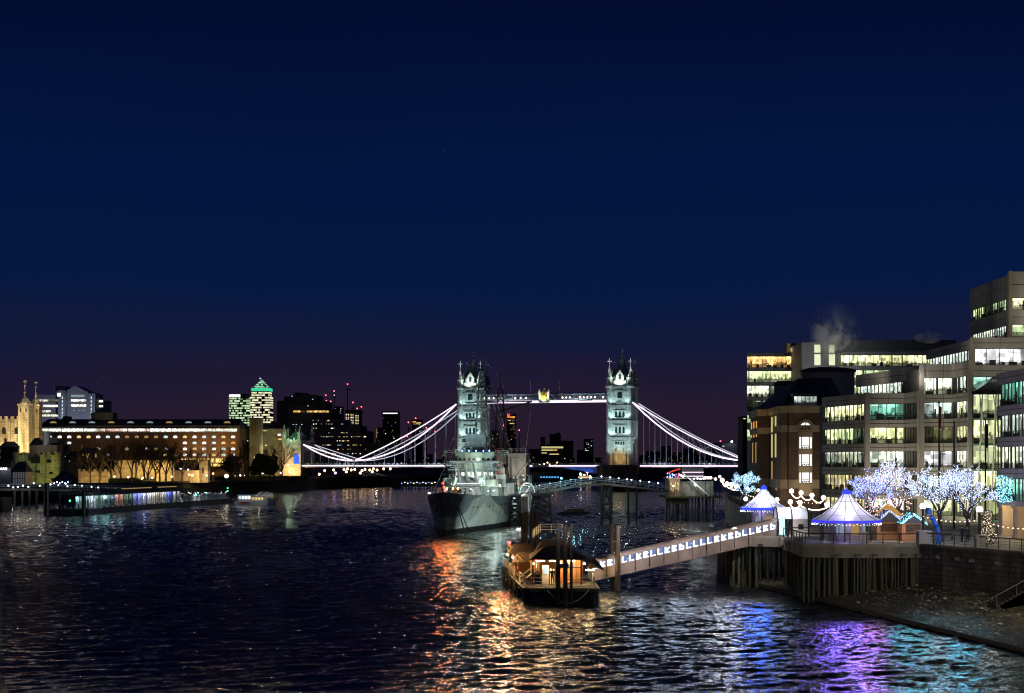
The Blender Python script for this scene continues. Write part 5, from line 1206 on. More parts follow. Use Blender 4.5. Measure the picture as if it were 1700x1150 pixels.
# ================================================================== stalls, sculpture, people, deckchair
def stall(px0,px1,Y,ze,zr,label,led,seed):
    x0,x1 = PX(px0,Y),PX(px1,Y); t_ = thing('market_stall', label, 'market stall', ((x0+x1)/2,Y,5.9), 0, 'wooden market stalls with light-trimmed roofs'); w_=(x1-x0)/2
    q = MB(); q.box(-w_,w_,-1.1,1.3,0,ze-5.9); q.build('hut', M['wood'], t_)
    q = MB(); q.add([(-w_-.3,-1.5,ze-5.9),(w_+.3,-1.5,ze-5.9),(w_+.3,1.6,ze-5.9),(-w_-.3,1.6,ze-5.9),(0,-1.5,zr-5.9),(0,1.6,zr-5.9)],[(0,1,4),(1,2,5,4),(2,3,5),(3,0,4,5),(0,3,2,1)]); q.build('roof', M['slate'], t_)
    q = MB(); rn = random.Random(seed)
    for k_ in range(220):
        u = rn.uniform(-1,1); zz = (zr-5.9)-(zr-ze)*abs(u); yy = rn.choice((-1.55,-1.55,rn.uniform(-1.5,1.5))); q.octa((u*(w_+.3),yy,zz+.04-(.25*rn.random() if yy==-1.55 else 0)), .042)
    tag(q.build('fairy_lights', led, t_), kind='stuff')
    q = MB(); q.box(-w_*.7,w_*.7,-1.13,-1.1,1.0,1.9); q.build('hatch', M['darkbrick'], t_)
stall(1452,1492,180,8.0,9.3,'market stall with violet-blue trimmed roof, right beside the nearer kiosk',G['fl1'],1)
stall(1494,1530,178,7.9,9.0,'market stall with ice-blue trimmed roof, left beside the lamp post and blue sculpture',G['fairyteal'],2)
lamp('stall_light',(41.3,175.2,7.6),(1,.65,.4),120,.1); lamp('stall_light',(44.5,174.5,7.6),(.5,.6,1),120,.1)
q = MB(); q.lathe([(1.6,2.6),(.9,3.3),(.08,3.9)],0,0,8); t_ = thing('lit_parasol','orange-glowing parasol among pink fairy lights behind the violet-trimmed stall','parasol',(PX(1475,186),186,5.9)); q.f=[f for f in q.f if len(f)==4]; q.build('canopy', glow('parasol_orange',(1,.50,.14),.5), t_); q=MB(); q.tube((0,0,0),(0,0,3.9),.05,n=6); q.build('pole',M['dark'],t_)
q = MB()
for k_ in range(160): rn = random.Random(k_); q.octa((rn.uniform(-2.6,2.6),rn.uniform(-.8,.8),rn.uniform(2.2,4.6)),.05)
tag(q.build('fairy_lights', glow('fairy_coral',(1,.42,.35),5), t_), kind='stuff')
sc_ = thing('blue_sculpture','tall bright blue leaning figure sculpture with a round head beside the left globe lamp','sculpture',(PX(1556,170),170,5.9))
q = MB(); 
pp = [(.3,0,0,.14),(.25,0,1.0,.16),(.0,0,1.9,.24),(-.45,0,2.7,.24),(-.75,0,3.1,.12)]
for a,c in zip(pp,pp[1:]): q.tube(a[:3],c[:3],a[3],c[3],n=10,cap=True)
q.tube((.0,.1,0),(.05,0,1.5),.1,.14,n=8)
q.build('body', M['blue'], sc_, smooth=True); q = MB(); q.ball((-.95,0,3.55),.36,12); q.build('head', M['blue'], sc_, smooth=True)
lamp('sculpture_light',(PX(1553,168),168,8.5),(.3,.5,1),120,.1)
def person(x,y,z,h,rz,label,mat,hair=(.03,.02,.015),bag=False):
    s_ = h/1.75; nodes = {'pel':((0,0,.95),.15),'bel':((0,0,1.12),.145),'che':((0,0,1.35),.165),'nek':((0,-.01,1.50),.06),'hd':((0,-.02,1.62),.095),'top':((0,-.02,1.69),.075),
       'hl':((-.09,0,.90),.10),'kl':((-.10,-.06,.50),.072),'al':((-.10,.02,.09),.05),'fl':((-.10,-.12,.04),.045),
       'hr':((.09,0,.90),.10),'kr':((.11,.03,.50),.072),'ar':((.11,.12,.10),.05),'fr':((.11,-.02,.04),.045),
       'sl':((-.19,0,1.42),.068),'el':((-.25,.03,1.14),.05),'wl':((-.24,-.06,.90),.036),'gl':((-.24,-.09,.82),.034),
       'sr':((.19,0,1.42),.068),'er':((.25,.02,1.14),.05),'wr':((.24,-.08,.90),.036),'gr':((.24,-.11,.82),.034)}
    ed = [('pel','bel'),('bel','che'),('che','nek'),('nek','hd'),('hd','top'),('pel','hl'),('hl','kl'),('kl','al'),('al','fl'),('pel','hr'),('hr','kr'),('kr','ar'),('ar','fr'),('che','sl'),('sl','el'),('el','wl'),('wl','gl'),('che','sr'),('sr','er'),('er','wr'),('wr','gr')]
    ks = list(nodes); me = bpy.data.meshes.new('person'); me.from_pydata([nodes[k][0] for k in ks],[(ks.index(a),ks.index(b)) for a,b in ed],[])
    tmp = bpy.data.objects.new('tmp_skin', me); COL.objects.link(tmp); md = tmp.modifiers.new('s','SKIN')
    for i,k in enumerate(ks): me.skin_vertices[0].data[i].radius = (nodes[k][1],)*2; me.skin_vertices[0].data[i].use_root = (k=='pel')
    md2 = tmp.modifiers.new('u','SUBSURF'); md2.levels = 2
    dg = bpy.context.evaluated_depsgraph_get(); m2 = bpy.data.meshes.new_from_object(tmp.evaluated_get(dg)); bpy.data.objects.remove(tmp)
    m2.name='person'; m2.materials.clear(); m2.materials.append(mat); m2.materials.append(M['skin']); m2.materials.append(M['coat2'])
    for p_ in m2.polygons:
        c_ = p_.center; p_.material_index = 1 if c_.z > 1.50 or (c_.z < .88 and abs(c_.x) > .19) else (2 if c_.z < .82 else 0); p_.use_smooth = True
    m2.transform(Matrix.Scale(s_,4)); o = bpy.data.objects.new('person', m2); COL.objects.link(o); o.location=(x,y,z); o.rotation_euler=(0,0,rz); tag(o,label,'person')
    q = MB(); q.ball((0,.01,1.675*1.0),.108,10,sz=.9); q.v=[(a*s_,b*s_,c*s_) for a,b,c in q.v if True]; q.build('hair', pbr('hair_%d'%int(x*10),hair,.7), o, smooth=True)
    return o
person(PX(1597,176),176,5.9,1.75,.3,'left of two people in dark coats strolling on the quay below the lit trees',M['coat'])
person(PX(1606,176.3),176.3,5.9,1.68,-.2,'right of two people in dark coats strolling on the quay below the lit trees',M['coat2'],(.15,.08,.03))
person(4.25,171.4,1.66,1.72,.1,'person in dark clothes standing beside the white ticket machine on the ferry pontoon',M['coat'])
dc = thing('deckchair','pale lilac deckchair standing on the nearer kiosk jetty','deckchair',(PX(1437,171.3),171.3,6.0))
q = MB(); q.add([(-.28,.35,.25),(.28,.35,.25),(.28,-.45,1.25),(-.28,-.45,1.25),(-.28,.38,.22),(.28,.38,.22),(.28,-.42,1.22),(-.28,-.42,1.22)],[(0,1,2,3),(7,6,5,4),(0,4,5,1),(2,6,7,3)]); q.build('seat', M['white'], dc)
q = MB(); 
for s_ in (-.3,.3): q.tube((s_,.5,0),(s_,-.5,1.3),.03,n=5); q.tube((s_,-.4,0),(s_,.35,.7),.03,n=5)
q.build('frame', M['wood'], dc)
for i,(px_,Y) in enumerate(((1543,177),(1533,180),(1560,181))):
    t_ = thing('bench', ['pale slatted bench right of the blue sculpture','pale slatted bench half hidden behind the left lamp post','pale slatted bench at the foot of the third lit tree'][i],'bench',(PX(px_+8,Y),Y,5.9)); q = MB()
    for k_ in range(4): q.box(-1.0,1.0,-.3+k_*.15,-.2+k_*.15,.42,.47); q.box(-1.0,1.0,.33,.37,.55+k_*.14,.64+k_*.14) if k_<3 else None
    q.build('seat', M['concrete'], t_)
    for s_ in (-.85,.85): q=MB(); q.box(s_-.04,s_+.04,-.28,.36,0,.42); q.build('leg',M['dark'],t_)
# ================================================================== pier restaurant
rs = thing('pier_restaurant','low restaurant on timber piles with a bright warm window and red roof awning','restaurant',(PX(1145,410),410,0))
def RX(px_): return PX(px_,410)
q = MB(); q.box(RX(1104),RX(1196),408,425,5.6,6.1); q.build('deck', M['timber'], rs, world=True)
rn = random.Random(9)
for px_ in (1107,1111,1117,1122,1126,1132,1137,1142,1149,1154,1160,1166,1171,1177,1183):
    q = MB(); q.tube((RX(px_),409,-2),(RX(px_),409,5.7),.2,n=7); q.build('pile', M['timber'], rs, world=True)
for px_ in (1112,1130,1145,1165,1180):
    q = MB(); q.tube((RX(px_),418,-2),(RX(px_),418,5.7),.2,n=7); q.build('pile', M['timber'], rs, world=True)
q = MB(); q.box(RX(1104),RX(1142),408.6,408.8,4.2,5.6); q.build('skirt', M['timber'], rs, world=True)
q = MB(); q.box(RX(1110),RX(1129),409.5,420,6.1,10.4); q.box(RX(1129.2),RX(1185),411,421,6.1,9.8); q.box(RX(1108),RX(1186),409.2,422,10.4,10.7); q.build('wall', M['greypaint'], rs, world=True)
q = MB(); q.quad((RX(1112),409.45,6.4),(RX(1127),409.45,6.4),(RX(1127),409.45,9.6),(RX(1112),409.45,9.6),[(0,0),(2.3,0),(2.3,1),(0,1)]); 
G['rest'] = office('restaurant_window',(1,.72,.35),(1,.85,.55),2.2,1.2,0.0,.5); q.build('window', G['rest'], rs, world=True)
q = MB()
for k_ in range(5): q.box(RX(1112+k_*3.75)-.05,RX(1112+k_*3.75)+.05,409.3,409.44,6.3,9.7)
q.build('window_frame', M['timber'], rs, world=True)
q = MB(); q.box(RX(1172),RX(1183),408.6,410.9,6.1,9.4); q.build('porch', M['concrete'], rs, world=True)
q = MB(); q.beam((RX(1133),408.5,11.8),(RX(1176),408.5,6.3),.25); q.build('stair_rail', M['white'], rs, world=True)
q = MB(); q.box(RX(1135),RX(1171),414,420,10.7,13.2); q.box(RX(1134),RX(1172),413.8,420.2,13.2,13.5); q.build('upper_storey', M['citygrey'], rs, world=True)
for z_ in (11.0,12.0):
    q = MB(); q.box(RX(1135),RX(1171),413.7,413.8,z_,z_+.18); q.build('light_strip', G['led'], rs, world=True)
q = MB(); y_=411
q.add([(RX(1107),409.5,12.0),(RX(1121),409.5,12.9),(RX(1129),409.5,13.3),(RX(1129),414,13.3),(RX(1121),414,12.9),(RX(1107),414,12.0),(RX(1107),409.5,11.7),(RX(1121),409.5,12.5),(RX(1129),409.5,12.7),(RX(1129),414,12.7),(RX(1121),414,12.5),(RX(1107),414,11.7)],[(0,1,4,5),(1,2,3,4),(0,6,7,1),(1,7,8,2),(2,8,9,3),(11,10,7,6),(10,9,8,7)])
q.build('awning', M['red'], rs, world=True)
lamp('awning_light',(RX(1117),408.5,11.2),(1,.3,.15),260,.1)
for k_ in range(26):
    rn = random.Random(k_+50); q = MB(); q.octa((RX(rn.uniform(1106,1128)),409.2+rn.uniform(-.1,.3),rn.uniform(10.8,11.8)),.16); q.build('blue_bulb', G['fairyblue'] if k_%4 else G['redfar'], rs, world=True)
for (px_,py_) in ((1131,789),(1134,791),(1152,795),(1158,794),(1163,795),(1168,794),(1155,805)):
    p_ = P(px_,py_,408.4); q = MB(); q.ball(p_,.22,6); q.build('lamp', G['lampw'], rs, world=True)
lamp('restaurant_lamp',(RX(1157),406,10),(.8,1,.95),600,.2); lamp('restaurant_lamp',(RX(1120),406,8.6),(1,.72,.35),300,.2)

# added coloured spots along the jetty and quay edge, for bands on the water
FL=[(1236,190,(.03,.14,1),2200,'blue'),(1262,189,(.04,.18,1),1200,'deep blue'),(1300,186,(.75,.85,1),260,'cool white'),(1342,171,(1,.8,.6),500,'warm white'),(1392,168.6,(.30,.18,1),1500,'violet'),(1424,168.6,(.33,.22,1),1700,'lavender'),(1452,168.6,(.7,.3,.8),600,'pink-violet'),
    (1500,168.9,(.06,.55,.65),1300,'teal'),(1524,168.9,(.08,.6,.7),900,'sea green'),(1556,166.6,(.8,.85,.85),900,'pale white'),(1588,162.7,(.15,.62,.85),1400,'sky blue'),(1612,160,(.2,.65,.9),700,'ice blue'),(1655,156.3,(1,.95,.85),330,'cream white')]
for i,(px_,Y,c_,P_,nm) in enumerate(FL):
    X=PX(px_,Y); z_=4.9; t_=thing('added_river_light', nm+' added reflection light below the jetty or quay edge, '+ORD[i]+' from the left','floodlight',(X,Y-.2,z_),0,'added coloured lights for bands on the river')
    q=MB(); q.box(-.28,.28,-.1,.15,-.12,.16); q.build('housing',M['black'],t_); q=MB(); q.quad((-.24,-.08,-.124),(.24,-.08,-.124),(.24,.13,-.124),(-.24,.13,-.124)); q.build('lens',glow('lens_%d'%i,c_,1.2),t_)
    lamp('added_river_beam',(X,Y-.5,z_),tuple(c**1.25 for c in c_),P_*(1.3 if i<7 else .42),.35,'SPOT',(X*(Y-58)/Y,Y-58,1.4),22,1.0)
lamp('quay_fill_light',(34,70,15),(1,.86,.66),50000,.5,'SPOT',(47,160,1),32,.9)  # spot added out of view to brighten quay wall and foreshore
lamp('jetty_fill_spot',(22,150,4),(.85,.95,.6),220,.3,'SPOT',(35,170,3),100)  # added spot without a fixture, lights the jetty piles

lamp('foreshore_fill_spot',(53,132,17),(1,.84,.58),9000,.4,'SPOT',(43,148,0),100,.9)  # out-of-view overhead spot, added to lift the foreshore
# weed-draped debris and timbers lying on the foreshore
rn = random.Random(12)
for i in range(9):
    u = rn.uniform(.12,.62); v = rn.uniform(.15,.9); a, c = lerp_path(edge,u), lerp_path(inner,u); p_ = a.lerp(c,v); L_ = rn.uniform(1.2,3.6); an = rn.uniform(0,3.1)
    q = MB(); z_ = .50+1.5*v; q.beam((p_.x-math.cos(an)*L_/2,p_.y-math.sin(an)*L_/2,z_),(p_.x+math.cos(an)*L_/2,p_.y+math.sin(an)*L_/2,z_+.08),.2,.2); tag(recentre(q.build('driftwood',M['pilepale'])),'weathered timber lying on the pebbly foreshore','driftwood','old timbers lying on the foreshore')
# ================================================================== offices on the south bank
O = {}; M['furn'] = pbr('office_furniture', (.03,.035,.03), .8, var=.4)
O['yel'] = office('office_yellow', (.95,.88,.38),(.85,.92,.52), 1.45, 1.5, .10)
O['grn'] = office('office_green', (.62,.92,.52),(.9,.95,.45), 1.3, 1.5, .14)
O['cool'] = office('office_cool', (.75,.96,.90),(.92,.97,.70), 1.5, 1.5, .06)
O['teal'] = office('office_teal', (.12,.60,.42),(.5,.9,.72), 1.1, 2.2, .20, .5)
O['white'] = office('office_white', (1,.93,.97),(.95,.97,1), 1.6, 1.8, 0, .22)
O['dim'] = office('office_dim', (.45,.6,.5),(.8,.85,.6), .95, 1.3, .35, .45, .35)
O['warm'] = office('office_blinds', (1,.80,.30),(1,.88,.42), 1.3, 1.2, 0, .1, .3)
O['orange'] = office('office_orange', (1,.50,.10),(1,.62,.25), 2.0, 2.4, 0, .5)
O['atr'] = office('atrium_light', (.80,.88,.38),(.85,.95,.55), 1.0, 2.0, 0, .35)
O['brown'] = office('shop_warm', (.9,.6,.3),(.5,.9,.9), .9, 1.6, .1, .5)
BASE = [6.5+3.65*k for k in range(12)]
def wallseg(root, A, B, z0, z1, rows, mats, clad, bay=1.45, h=2.5, t=.64, joint=True, colA=0, colB=0, frame='dark', cat='window'):
    """one straight run of wall with ribbon windows: bands, joints, recessed windows with mullions"""
    A = Vector((A[0],A[1],0)); B = Vector((B[0],B[1],0)); d = B-A; L = d.length; d.normalize(); n_ = Vector((d.y,-d.x,0)); Z = Vector((0,0,1))
    def bx(mb,u0,u1,n0,n1,za,zb,mi=0):
        pt = [A+d*u+n_*w+Z*z for z in (za,zb) for (u,w) in ((u0,n0),(u1,n0),(u1,n1),(u0,n1))]
        mb.add(pt,[(0,1,2,3),(7,6,5,4),(4,5,1,0),(5,6,2,1),(6,7,3,2),(7,4,0,3)],None,mi)
    a0, b0 = colA, L-colB
    w = MB(); z = z0; segs = []
    for zb in rows:
        if zb > z+.02: segs.append((z, zb))
        z = zb+h
    if z1 > z+.02: segs.append((z, z1))
    for za, zb in segs: bx(w,a0,b0,-t,0,za,zb)
    if colA: bx(w,0,colA,-t,.12,z0,z1+.1)
    if colB: bx(w,L-colB,L,-t,.12,z0,z1+.1)
    w.build('wall', clad, root, world=True)
    if joint:
        j = MB()
        for za, zb in segs:
            zm = (za+zb)/2
            if zb-za > .7: bx(j,a0,b0,0,.012,zm-.05,zm+.05)
            u = a0+bay*2
            while u < b0-.5: bx(j,u-.025,u+.025,0,.010,za+.01,zm-.06); bx(j,u-.025,u+.025,0,.010,zm+.06,zb-.01); u += bay*2
        j.build('panel_joint', M['dark'], root, world=True)
    for i, zb in enumerate(rows):
        mat = mats[i % len(mats)]
        f = MB(); nb = max(1,round((b0-a0)/bay)); bw = (b0-a0)/nb
        for k in range(nb+1):
            u = a0+k*bw; bx(f,max(a0,u-.045),min(b0,u+.045),-.26,-.12,zb,zb+h)
        bx(f,a0,b0,-.25,-.13,zb+.62,zb+.69); bx(f,a0,b0,-.27,-.10,zb+.001,zb+.08); bx(f,a0,b0,-.27,-.10,zb+h-.08,zb+h-.001)
        fo = f.build(cat, M[frame], root, world=True)
        p = MB(); c = [A+d*a0-n_*.62+Z*zb, A+d*b0-n_*.62+Z*zb, A+d*b0-n_*.62+Z*(zb+h), A+d*a0-n_*.62+Z*(zb+h)]
        p.quad(*c, uv=[(0,0),(b0-a0,0),(b0-a0,1),(0,1)]); p.build('pane', mat, fo, world=True)
        def fb(*a_):
            x_ = MB(); bx(x_,*a_); x_.build('furnishing', M['furn'], fo, world=True)
        rw = random.Random(int(A.x*13+zb*7+A.y)); u = a0+.3
        while u < b0-.6:
            w_ = rw.uniform(.35,1.3); r_ = rw.random()
            if r_ < .50: hh = rw.uniform(.35,.95); fb(u,min(u+w_,b0-.1),-.58,-.34,zb+.02,zb+hh)
            elif r_ < .60: fb(u,min(u+.28,b0-.1),-.56,-.36,zb+.02,zb+h*.98)
            elif r_ < .70: fb(u,min(u+.22,b0-.1),-.52,-.36,zb+.02,zb+1.5)
            u += w_+rw.uniform(.1,1.1)
        cl = MB(); u = a0+.4
        while u < b0-1.2:
            if rw.random() < .7 and i % 2 == 0: cl = MB(); bx(cl,u,u+1.1,-.55,-.42,zb+h-.28,zb+h-.20); cl.build('ceiling_light', G['white'], fo, world=True)
            u += 1.9

def core(root, poly, z0, z1, mat=None):
    q = MB(); q.prism(poly, z0, z1); q.build('roof', mat or M['concrete'], root, world=True)
def offset_core(poly, e=.55):
    cx = sum(p[0] for p in poly)/len(poly); cy_ = sum(p[1] for p in poly)/len(poly)
    return [(cx+(x-cx)*(1-e/max(3,math.hypot(x-cx,y-cy_))), cy_+(y-cy_)*(1-e/max(3,math.hypot(x-cx,y-cy_)))) for x,y in poly]
Mc = M['clad']
# -- terraced block, lower front wing
b1_ = thing('office_building','lower front wing of the terraced stone offices, directly right of the arched brick house','office building',(56,255,5.9),0,'terraced stone office blocks')
p0,p1,p2,p3 = (50.9,267),(54.4,250),(60.3,250),(61.0,244.2)
wallseg(b1_,p0,p1,5.9,25.2,BASE[0:5],[O['warm'],O['warm'],O['dim'],O['grn'],O['yel']],Mc,1.5,colA=0,colB=.45)
wallseg(b1_,p1,p2,5.9,25.2,BASE[0:5],[O['cool'],O['warm'],O['cool'],O['grn'],O['teal']],Mc,1.45,colA=.6)
wallseg(b1_,p2,p3,5.9,25.2,BASE[0:5],[O['dim'],O['cool'],O['grn'],O['grn'],O['dim']],Mc,1.2,colB=.3)
core(b1_,[(51.8,267),(55.1,250.75),(60.6,250.75),(61.2,246),(61.2,252),(75,252),(75,275),(52,275)],5.9,24.2)
# top setback
b2_ = thing('office_building','upper setback storey of the terraced office block with slanting window row under a flat parapet','office building',(60,262,24.2),0,'terraced stone office blocks')
wallseg(b2_,(57.7,273),(61.7,250.4),24.25,29.2,[24.75],[O['cool']],Mc,1.5)
core(b2_,[(58.6,273),(62.5,251),(75,251),(75,275)],24.25,28.6)
# -- tall lit corner
b3_ = thing('office_building','tall corner bay of the terraced office block with cool white windows behind the flagpoles','office building',(64,240,5.9),0,'terraced stone office blocks')
wallseg(b3_,(61.2,244),(66.1,244),5.9,29.3,BASE[0:6],[O['yel'],O['cool'],O['white'],O['yel'],O['cool'],O['cool']],Mc,1.45,colA=.65)
wallseg(b3_,(66.1,244),(66.5,236.5),5.9,29.3,BASE[0:6],[O['yel'],O['dim'],O['cool'],O['yel'],O['yel'],O['cool']],Mc,1.3,colB=.55)
core(b3_,[(61.3,244.75),(66.95,244.75),(67.25,240.9),(67.75,240.95),(67.6,272),(61.3,272)],5.9,28.6)
core(b3_,[(67.9,241.1),(76,241.1),(76,272),(67.9,272)],24.3,28.3)
# -- higher rear layer
b4_ = thing('office_building','wide upper storey of the office complex with bright white meeting-room windows','office building',(70,245,28.6),0,'terraced stone office blocks')
wallseg(b4_,(67.2,264),(67.8,240.2),28.65,32.7,[29.0],[O['cool']],Mc,1.5,h=2.3,colB=.8)
wallseg(b4_,(67.8,240.2),(84,240.2),24.2,33.0,[24.75,28.9],[O['teal'],O['white']],Mc,2.0,h=2.5,colA=.3)
core(b4_,[(68.0,264),(68.5,241),(84,241),(84,264)],28.65,32.3)
# -- tower storeys
b5_ = thing('office_building','highest stone tower block of the office complex at the right edge, narrow window bands','office building',(78,258,32.4),0,'terraced stone office blocks')
wallseg(b5_,(76.3,271),(76.4,250.3),32.4,43.4,[33.9,38.0],[O['cool'],O['grn']],Mc,1.2,h=1.9,colB=.4)
wallseg(b5_,(76.4,250),(88,250),32.4,43.9,[33.9,38.0],[O['grn'],O['yel']],Mc,2.2,h=1.9,colA=.5)
core(b5_,[(77,271),(77.1,250.8),(88,250.8),(88,271)],32.4,43.0)
# -- near right wing
b6_ = thing('office_building','nearest violet-grey office wing at the right edge on brown stone columns','office building',(57,175,5.9),0,'terraced stone office blocks')
Mc2 = M['clad2']
wallseg(b6_,(57.2,192),(56.0,150),9.6,25.0,BASE[1:5],[O['teal'],O['cool'],O['cool'],O['teal']],Mc2,1.45,h=2.6)
core(b6_,[(57.9,191.9),(56.9,150),(75,150),(75,191.9)],9.6,24.5)
for k,y in enumerate((191.2,185,178,171)):
    q = MB(); x = 56.1+.0286*(y-150)*1.0; q.cbox(x+.9,y,7.75,1.5,1.6,3.7); q.cbox(x+.9,y,9.45,1.8,1.9,.28); q.cbox(x+.9,y,6.05,1.8,1.9,.28); q.build('column', M['cream'], b6_, world=True)
q = MB(); q.quad((60.2,192,6),(59.0,150,6),(59.0,150,9.5),(60.2,192,9.5),[(0,0),(42,0),(42,1),(0,1)]); q.build('shop_window', O['brown'], b6_, world=True)
lamp('arcade_lamp',(57.6,188,9),(1,.7,.35),350,.2); lamp('arcade_lamp',(57.3,180,9),(1,.65,.3),300,.2)
fa = MB()
for k in range(260):
    rn = random.Random(k+900); fa.octa((56.98,191.6-rn.uniform(0,6.3),rn.uniform(9.9,13.0)),.05)
tag(fa.build('fairy_lights', G['fairyteal'], b6_, world=True), kind='stuff')
# -- glass atrium
at = thing('glass_atrium','tall yellow-green lit glass atrium with sloping glazed roof between two stone office wings','atrium',(70,238,5.9))
wallseg(at,(66.9,236.2),(76,236.2),5.9,24.6,[6.2,9.9,13.6,17.3,21.0],[O['atr'],O['yel'],O['atr'],O['grn'],O['atr']],M['copper'],1.1,h=3.5,joint=False,t=.3)
q = MB(); q.add([(66.8,236.0,24.7),(76,236.0,24.7),(76,243,29.5),(66.8,243,25.8),(66.8,236.0,24.5),(76,236.0,24.5),(76,243,29.3),(66.8,243,25.6)],[(0,1,2,3),(7,6,5,4),(0,4,5,1),(1,5,6,2),(3,7,4,0)]); q.build('sloping_roof', M['glassd'], at, world=True)
q = MB()
for k in range(4): q.tube((67.4+k*2,235.8,6),(68.2+k*2,235.8,24.4),.12,n=6); q.tube((69.2+k*2,235.8,14),(67.8+k*2,235.8,24.4),.09,n=6)
q.build('steel_truss', M['white'], at, world=True)
# flagpoles / tall dark poles in front
for i,(px_,top,Y,b_) in enumerate(((1559,668,215,'left'),(1584,701,212,'middle'),(1636,697,205,'right'))):
    X = PX(px_,Y); q = MB(); q.tube((X,Y,5.9),(X,Y,PZ(top,Y)),.16,.08,n=8); q.ball((X,Y,PZ(top,Y)),.16,6); t_ = thing('flagpole', b_+' of the three tall dark flagpoles in front of the lit office windows','flagpole',(X,Y,5.9),0,'flagpoles in front of the offices'); q.build('pole',M['dark'],t_,world=True)
    q = MB(); z_ = PZ(top,Y)-.4; q.add([(X,Y,z_),(X+.35,Y-.1,z_-.2),(X+.3,Y,z_-3.0),(X,Y,z_-3.2),(X,Y+.05,z_),(X+.35,Y-.05,z_-.2),(X+.3,Y+.05,z_-3.0),(X,Y+.05,z_-3.2)],[(0,1,2,3),(7,6,5,4),(1,5,6,2)]); q.build('flag',M['red'] if i==0 else (M['white'] if i==1 else M['coat']),t_,world=True)
# ================================================================== brown brick house
bk = thing('brick_building','brown brick riverside house with cream stone bands and one tall arched bay of lit windows','brick building',(51,300,5.9))
BK = M['brick']; CR = M['cream']
q = MB(); q.prism([(48.0,290),(55.1,290),(56.5,292),(56.5,330),(48.4,330),(47.0,310),(48.95,309.9)],5.9,24.1)
bw_ = q.build('wall', BK, bk, world=True)
def band(z0,z1,e,mat=CR,nm='stone_band'):
    q = MB(); q.box(48.0-e,55.1,290-e,290+.2,z0,z1); 
    q.add([(47.0-e,310-e,z0),(49.0,310-e,z0),(49.0,310.2,z0),(47.0-e,310.2,z0),(47.0-e,310-e,z1),(49.0,310-e,z1),(49.0,310.2,z1),(47.0-e,310.2,z1)],[(0,3,2,1),(4,5,6,7),(0,1,5,4),(1,2,6,5),(2,3,7,6),(3,0,4,7)])
    a=Vector((48.95,309.7,(z0+z1)/2)); c=Vector((48.0,290.2,(z0+z1)/2)); q.beam(a,c,e*2,z1-z0)
    a=Vector((48.4,330,(z0+z1)/2)); c=Vector((47.0,310,(z0+z1)/2)); q.beam(a,c,e*2,z1-z0)
    q.build(nm, mat, bk, world=True)
band(23.4,24.4,.35,nm='cornice'); band(20.0,21.2,.12); band(9.9,11.5,.14); band(24.4,24.65,.5,nm='cornice')
# arched bay on the front
cx = PX(1337,290); 
q = MB(); q.box(cx-1.25,cx+1.25,289.8,289.98,8.6,20.0); q.build('stone_bay', CR, bk, world=True)
q = MB(); vs=[]; N_=16
for k in range(N_+1):
    a = math.pi*k/N_; vs += [(cx-1.65*math.cos(a),289.72,20.2+1.65*math.sin(a)*1.25),(cx-1.2*math.cos(a),289.72,20.2+1.2*math.sin(a)*1.25),(cx-1.2*math.cos(a),290.02,20.2+1.2*math.sin(a)*1.25),(cx-1.65*math.cos(a),290.02,20.2+1.65*math.sin(a)*1.25)]
q.add(vs,[(4*k+i,4*k+(i+1)%4,4*k+4+(i+1)%4,4*k+4+i) for k in range(N_) for i in range(4)]); q.build('arch', CR, bk, world=True)
WW = glow('brick_window_light',(1,.93,.88),1.15)
q = MB(); pts=[(cx-1.15*math.cos(math.pi*k/12),20.25+1.15*math.sin(math.pi*k/12)*1.25) for k in range(13)]
q.add([(x,289.9,z) for x,z in pts],[tuple(range(12,-1,-1))]); wa = q.build('window', WW, bk, world=True)
q = MB()
for k in range(13): 
    if k<12: q.tube((cx-.72*math.cos(math.pi*k/12),289.86,20.25+.72*math.sin(math.pi*k/12)*1.2),(cx-.72*math.cos(math.pi*(k+1)/12),289.86,20.25+.72*math.sin(math.pi*(k+1)/12)*1.2),.07,n=5)
for a in (0,.6,1.2): q.beam((cx,289.86,20.25),(cx,289.86,21.7),.08)
q.beam((cx-1.15,289.86,20.6),(cx+1.15,289.86,20.6),.09); q.build('window_frame', M['dark'], wa, world=True)
for zb,zt in ((17.0,19.1),(13.9,16.0),(10.9,12.75)):
    q = MB(); q.quad((cx-1.1,289.76,zb),(cx+1.1,289.76,zb),(cx+1.1,289.76,zt),(cx-1.1,289.76,zt)); wa = q.build('window', WW, bk, world=True)
    q = MB()
    for x in (-.72,.72): q.box(cx+x-.07,cx+x+.07,289.68,289.74,zb,zt)
    q.box(cx-1.15,cx+1.15,289.66,289.73,zb-.08,zb+.05); q.box(cx-.6,cx+.6,289.69,289.73,zb+.55,zb+.62)
    for k in range(4): q.ball((cx-.6+.35*k,289.7,zb+.2+.08*(k%2)),.14,6)
    q.build('window_frame', M['dark'], wa, world=True)
for x in (cx-3.1,): q = MB(); q.tube((x,289.8,9),(x,289.8,23.4),.09,n=6); q.build('downpipe', M['black'], bk, world=True)
for (u0,z0,z1,c_) in [(.25,20.2,23,'yellow'),(.55,20.2,23,'yellow'),(.25,15.5,19.8,'yellow'),(.55,15.5,19.8,'yellow'),(.25,11.5,14.8,'warmdim'),(.6,9.5,11,'warmdim')]:
    for (A_,B_) in (((48.95,309.9),(48.0,290)),):
        A_=Vector(A_);B_=Vector(B_);p_=A_.lerp(B_,u0);p2_=A_.lerp(B_,u0+.12); q=MB(); q.quad((p_.x-.12,p_.y,z0),(p2_.x-.12,p2_.y,z0),(p2_.x-.12,p2_.y,z1),(p_.x-.12,p_.y,z1)); q.build('window',G[c_],bk,world=True)
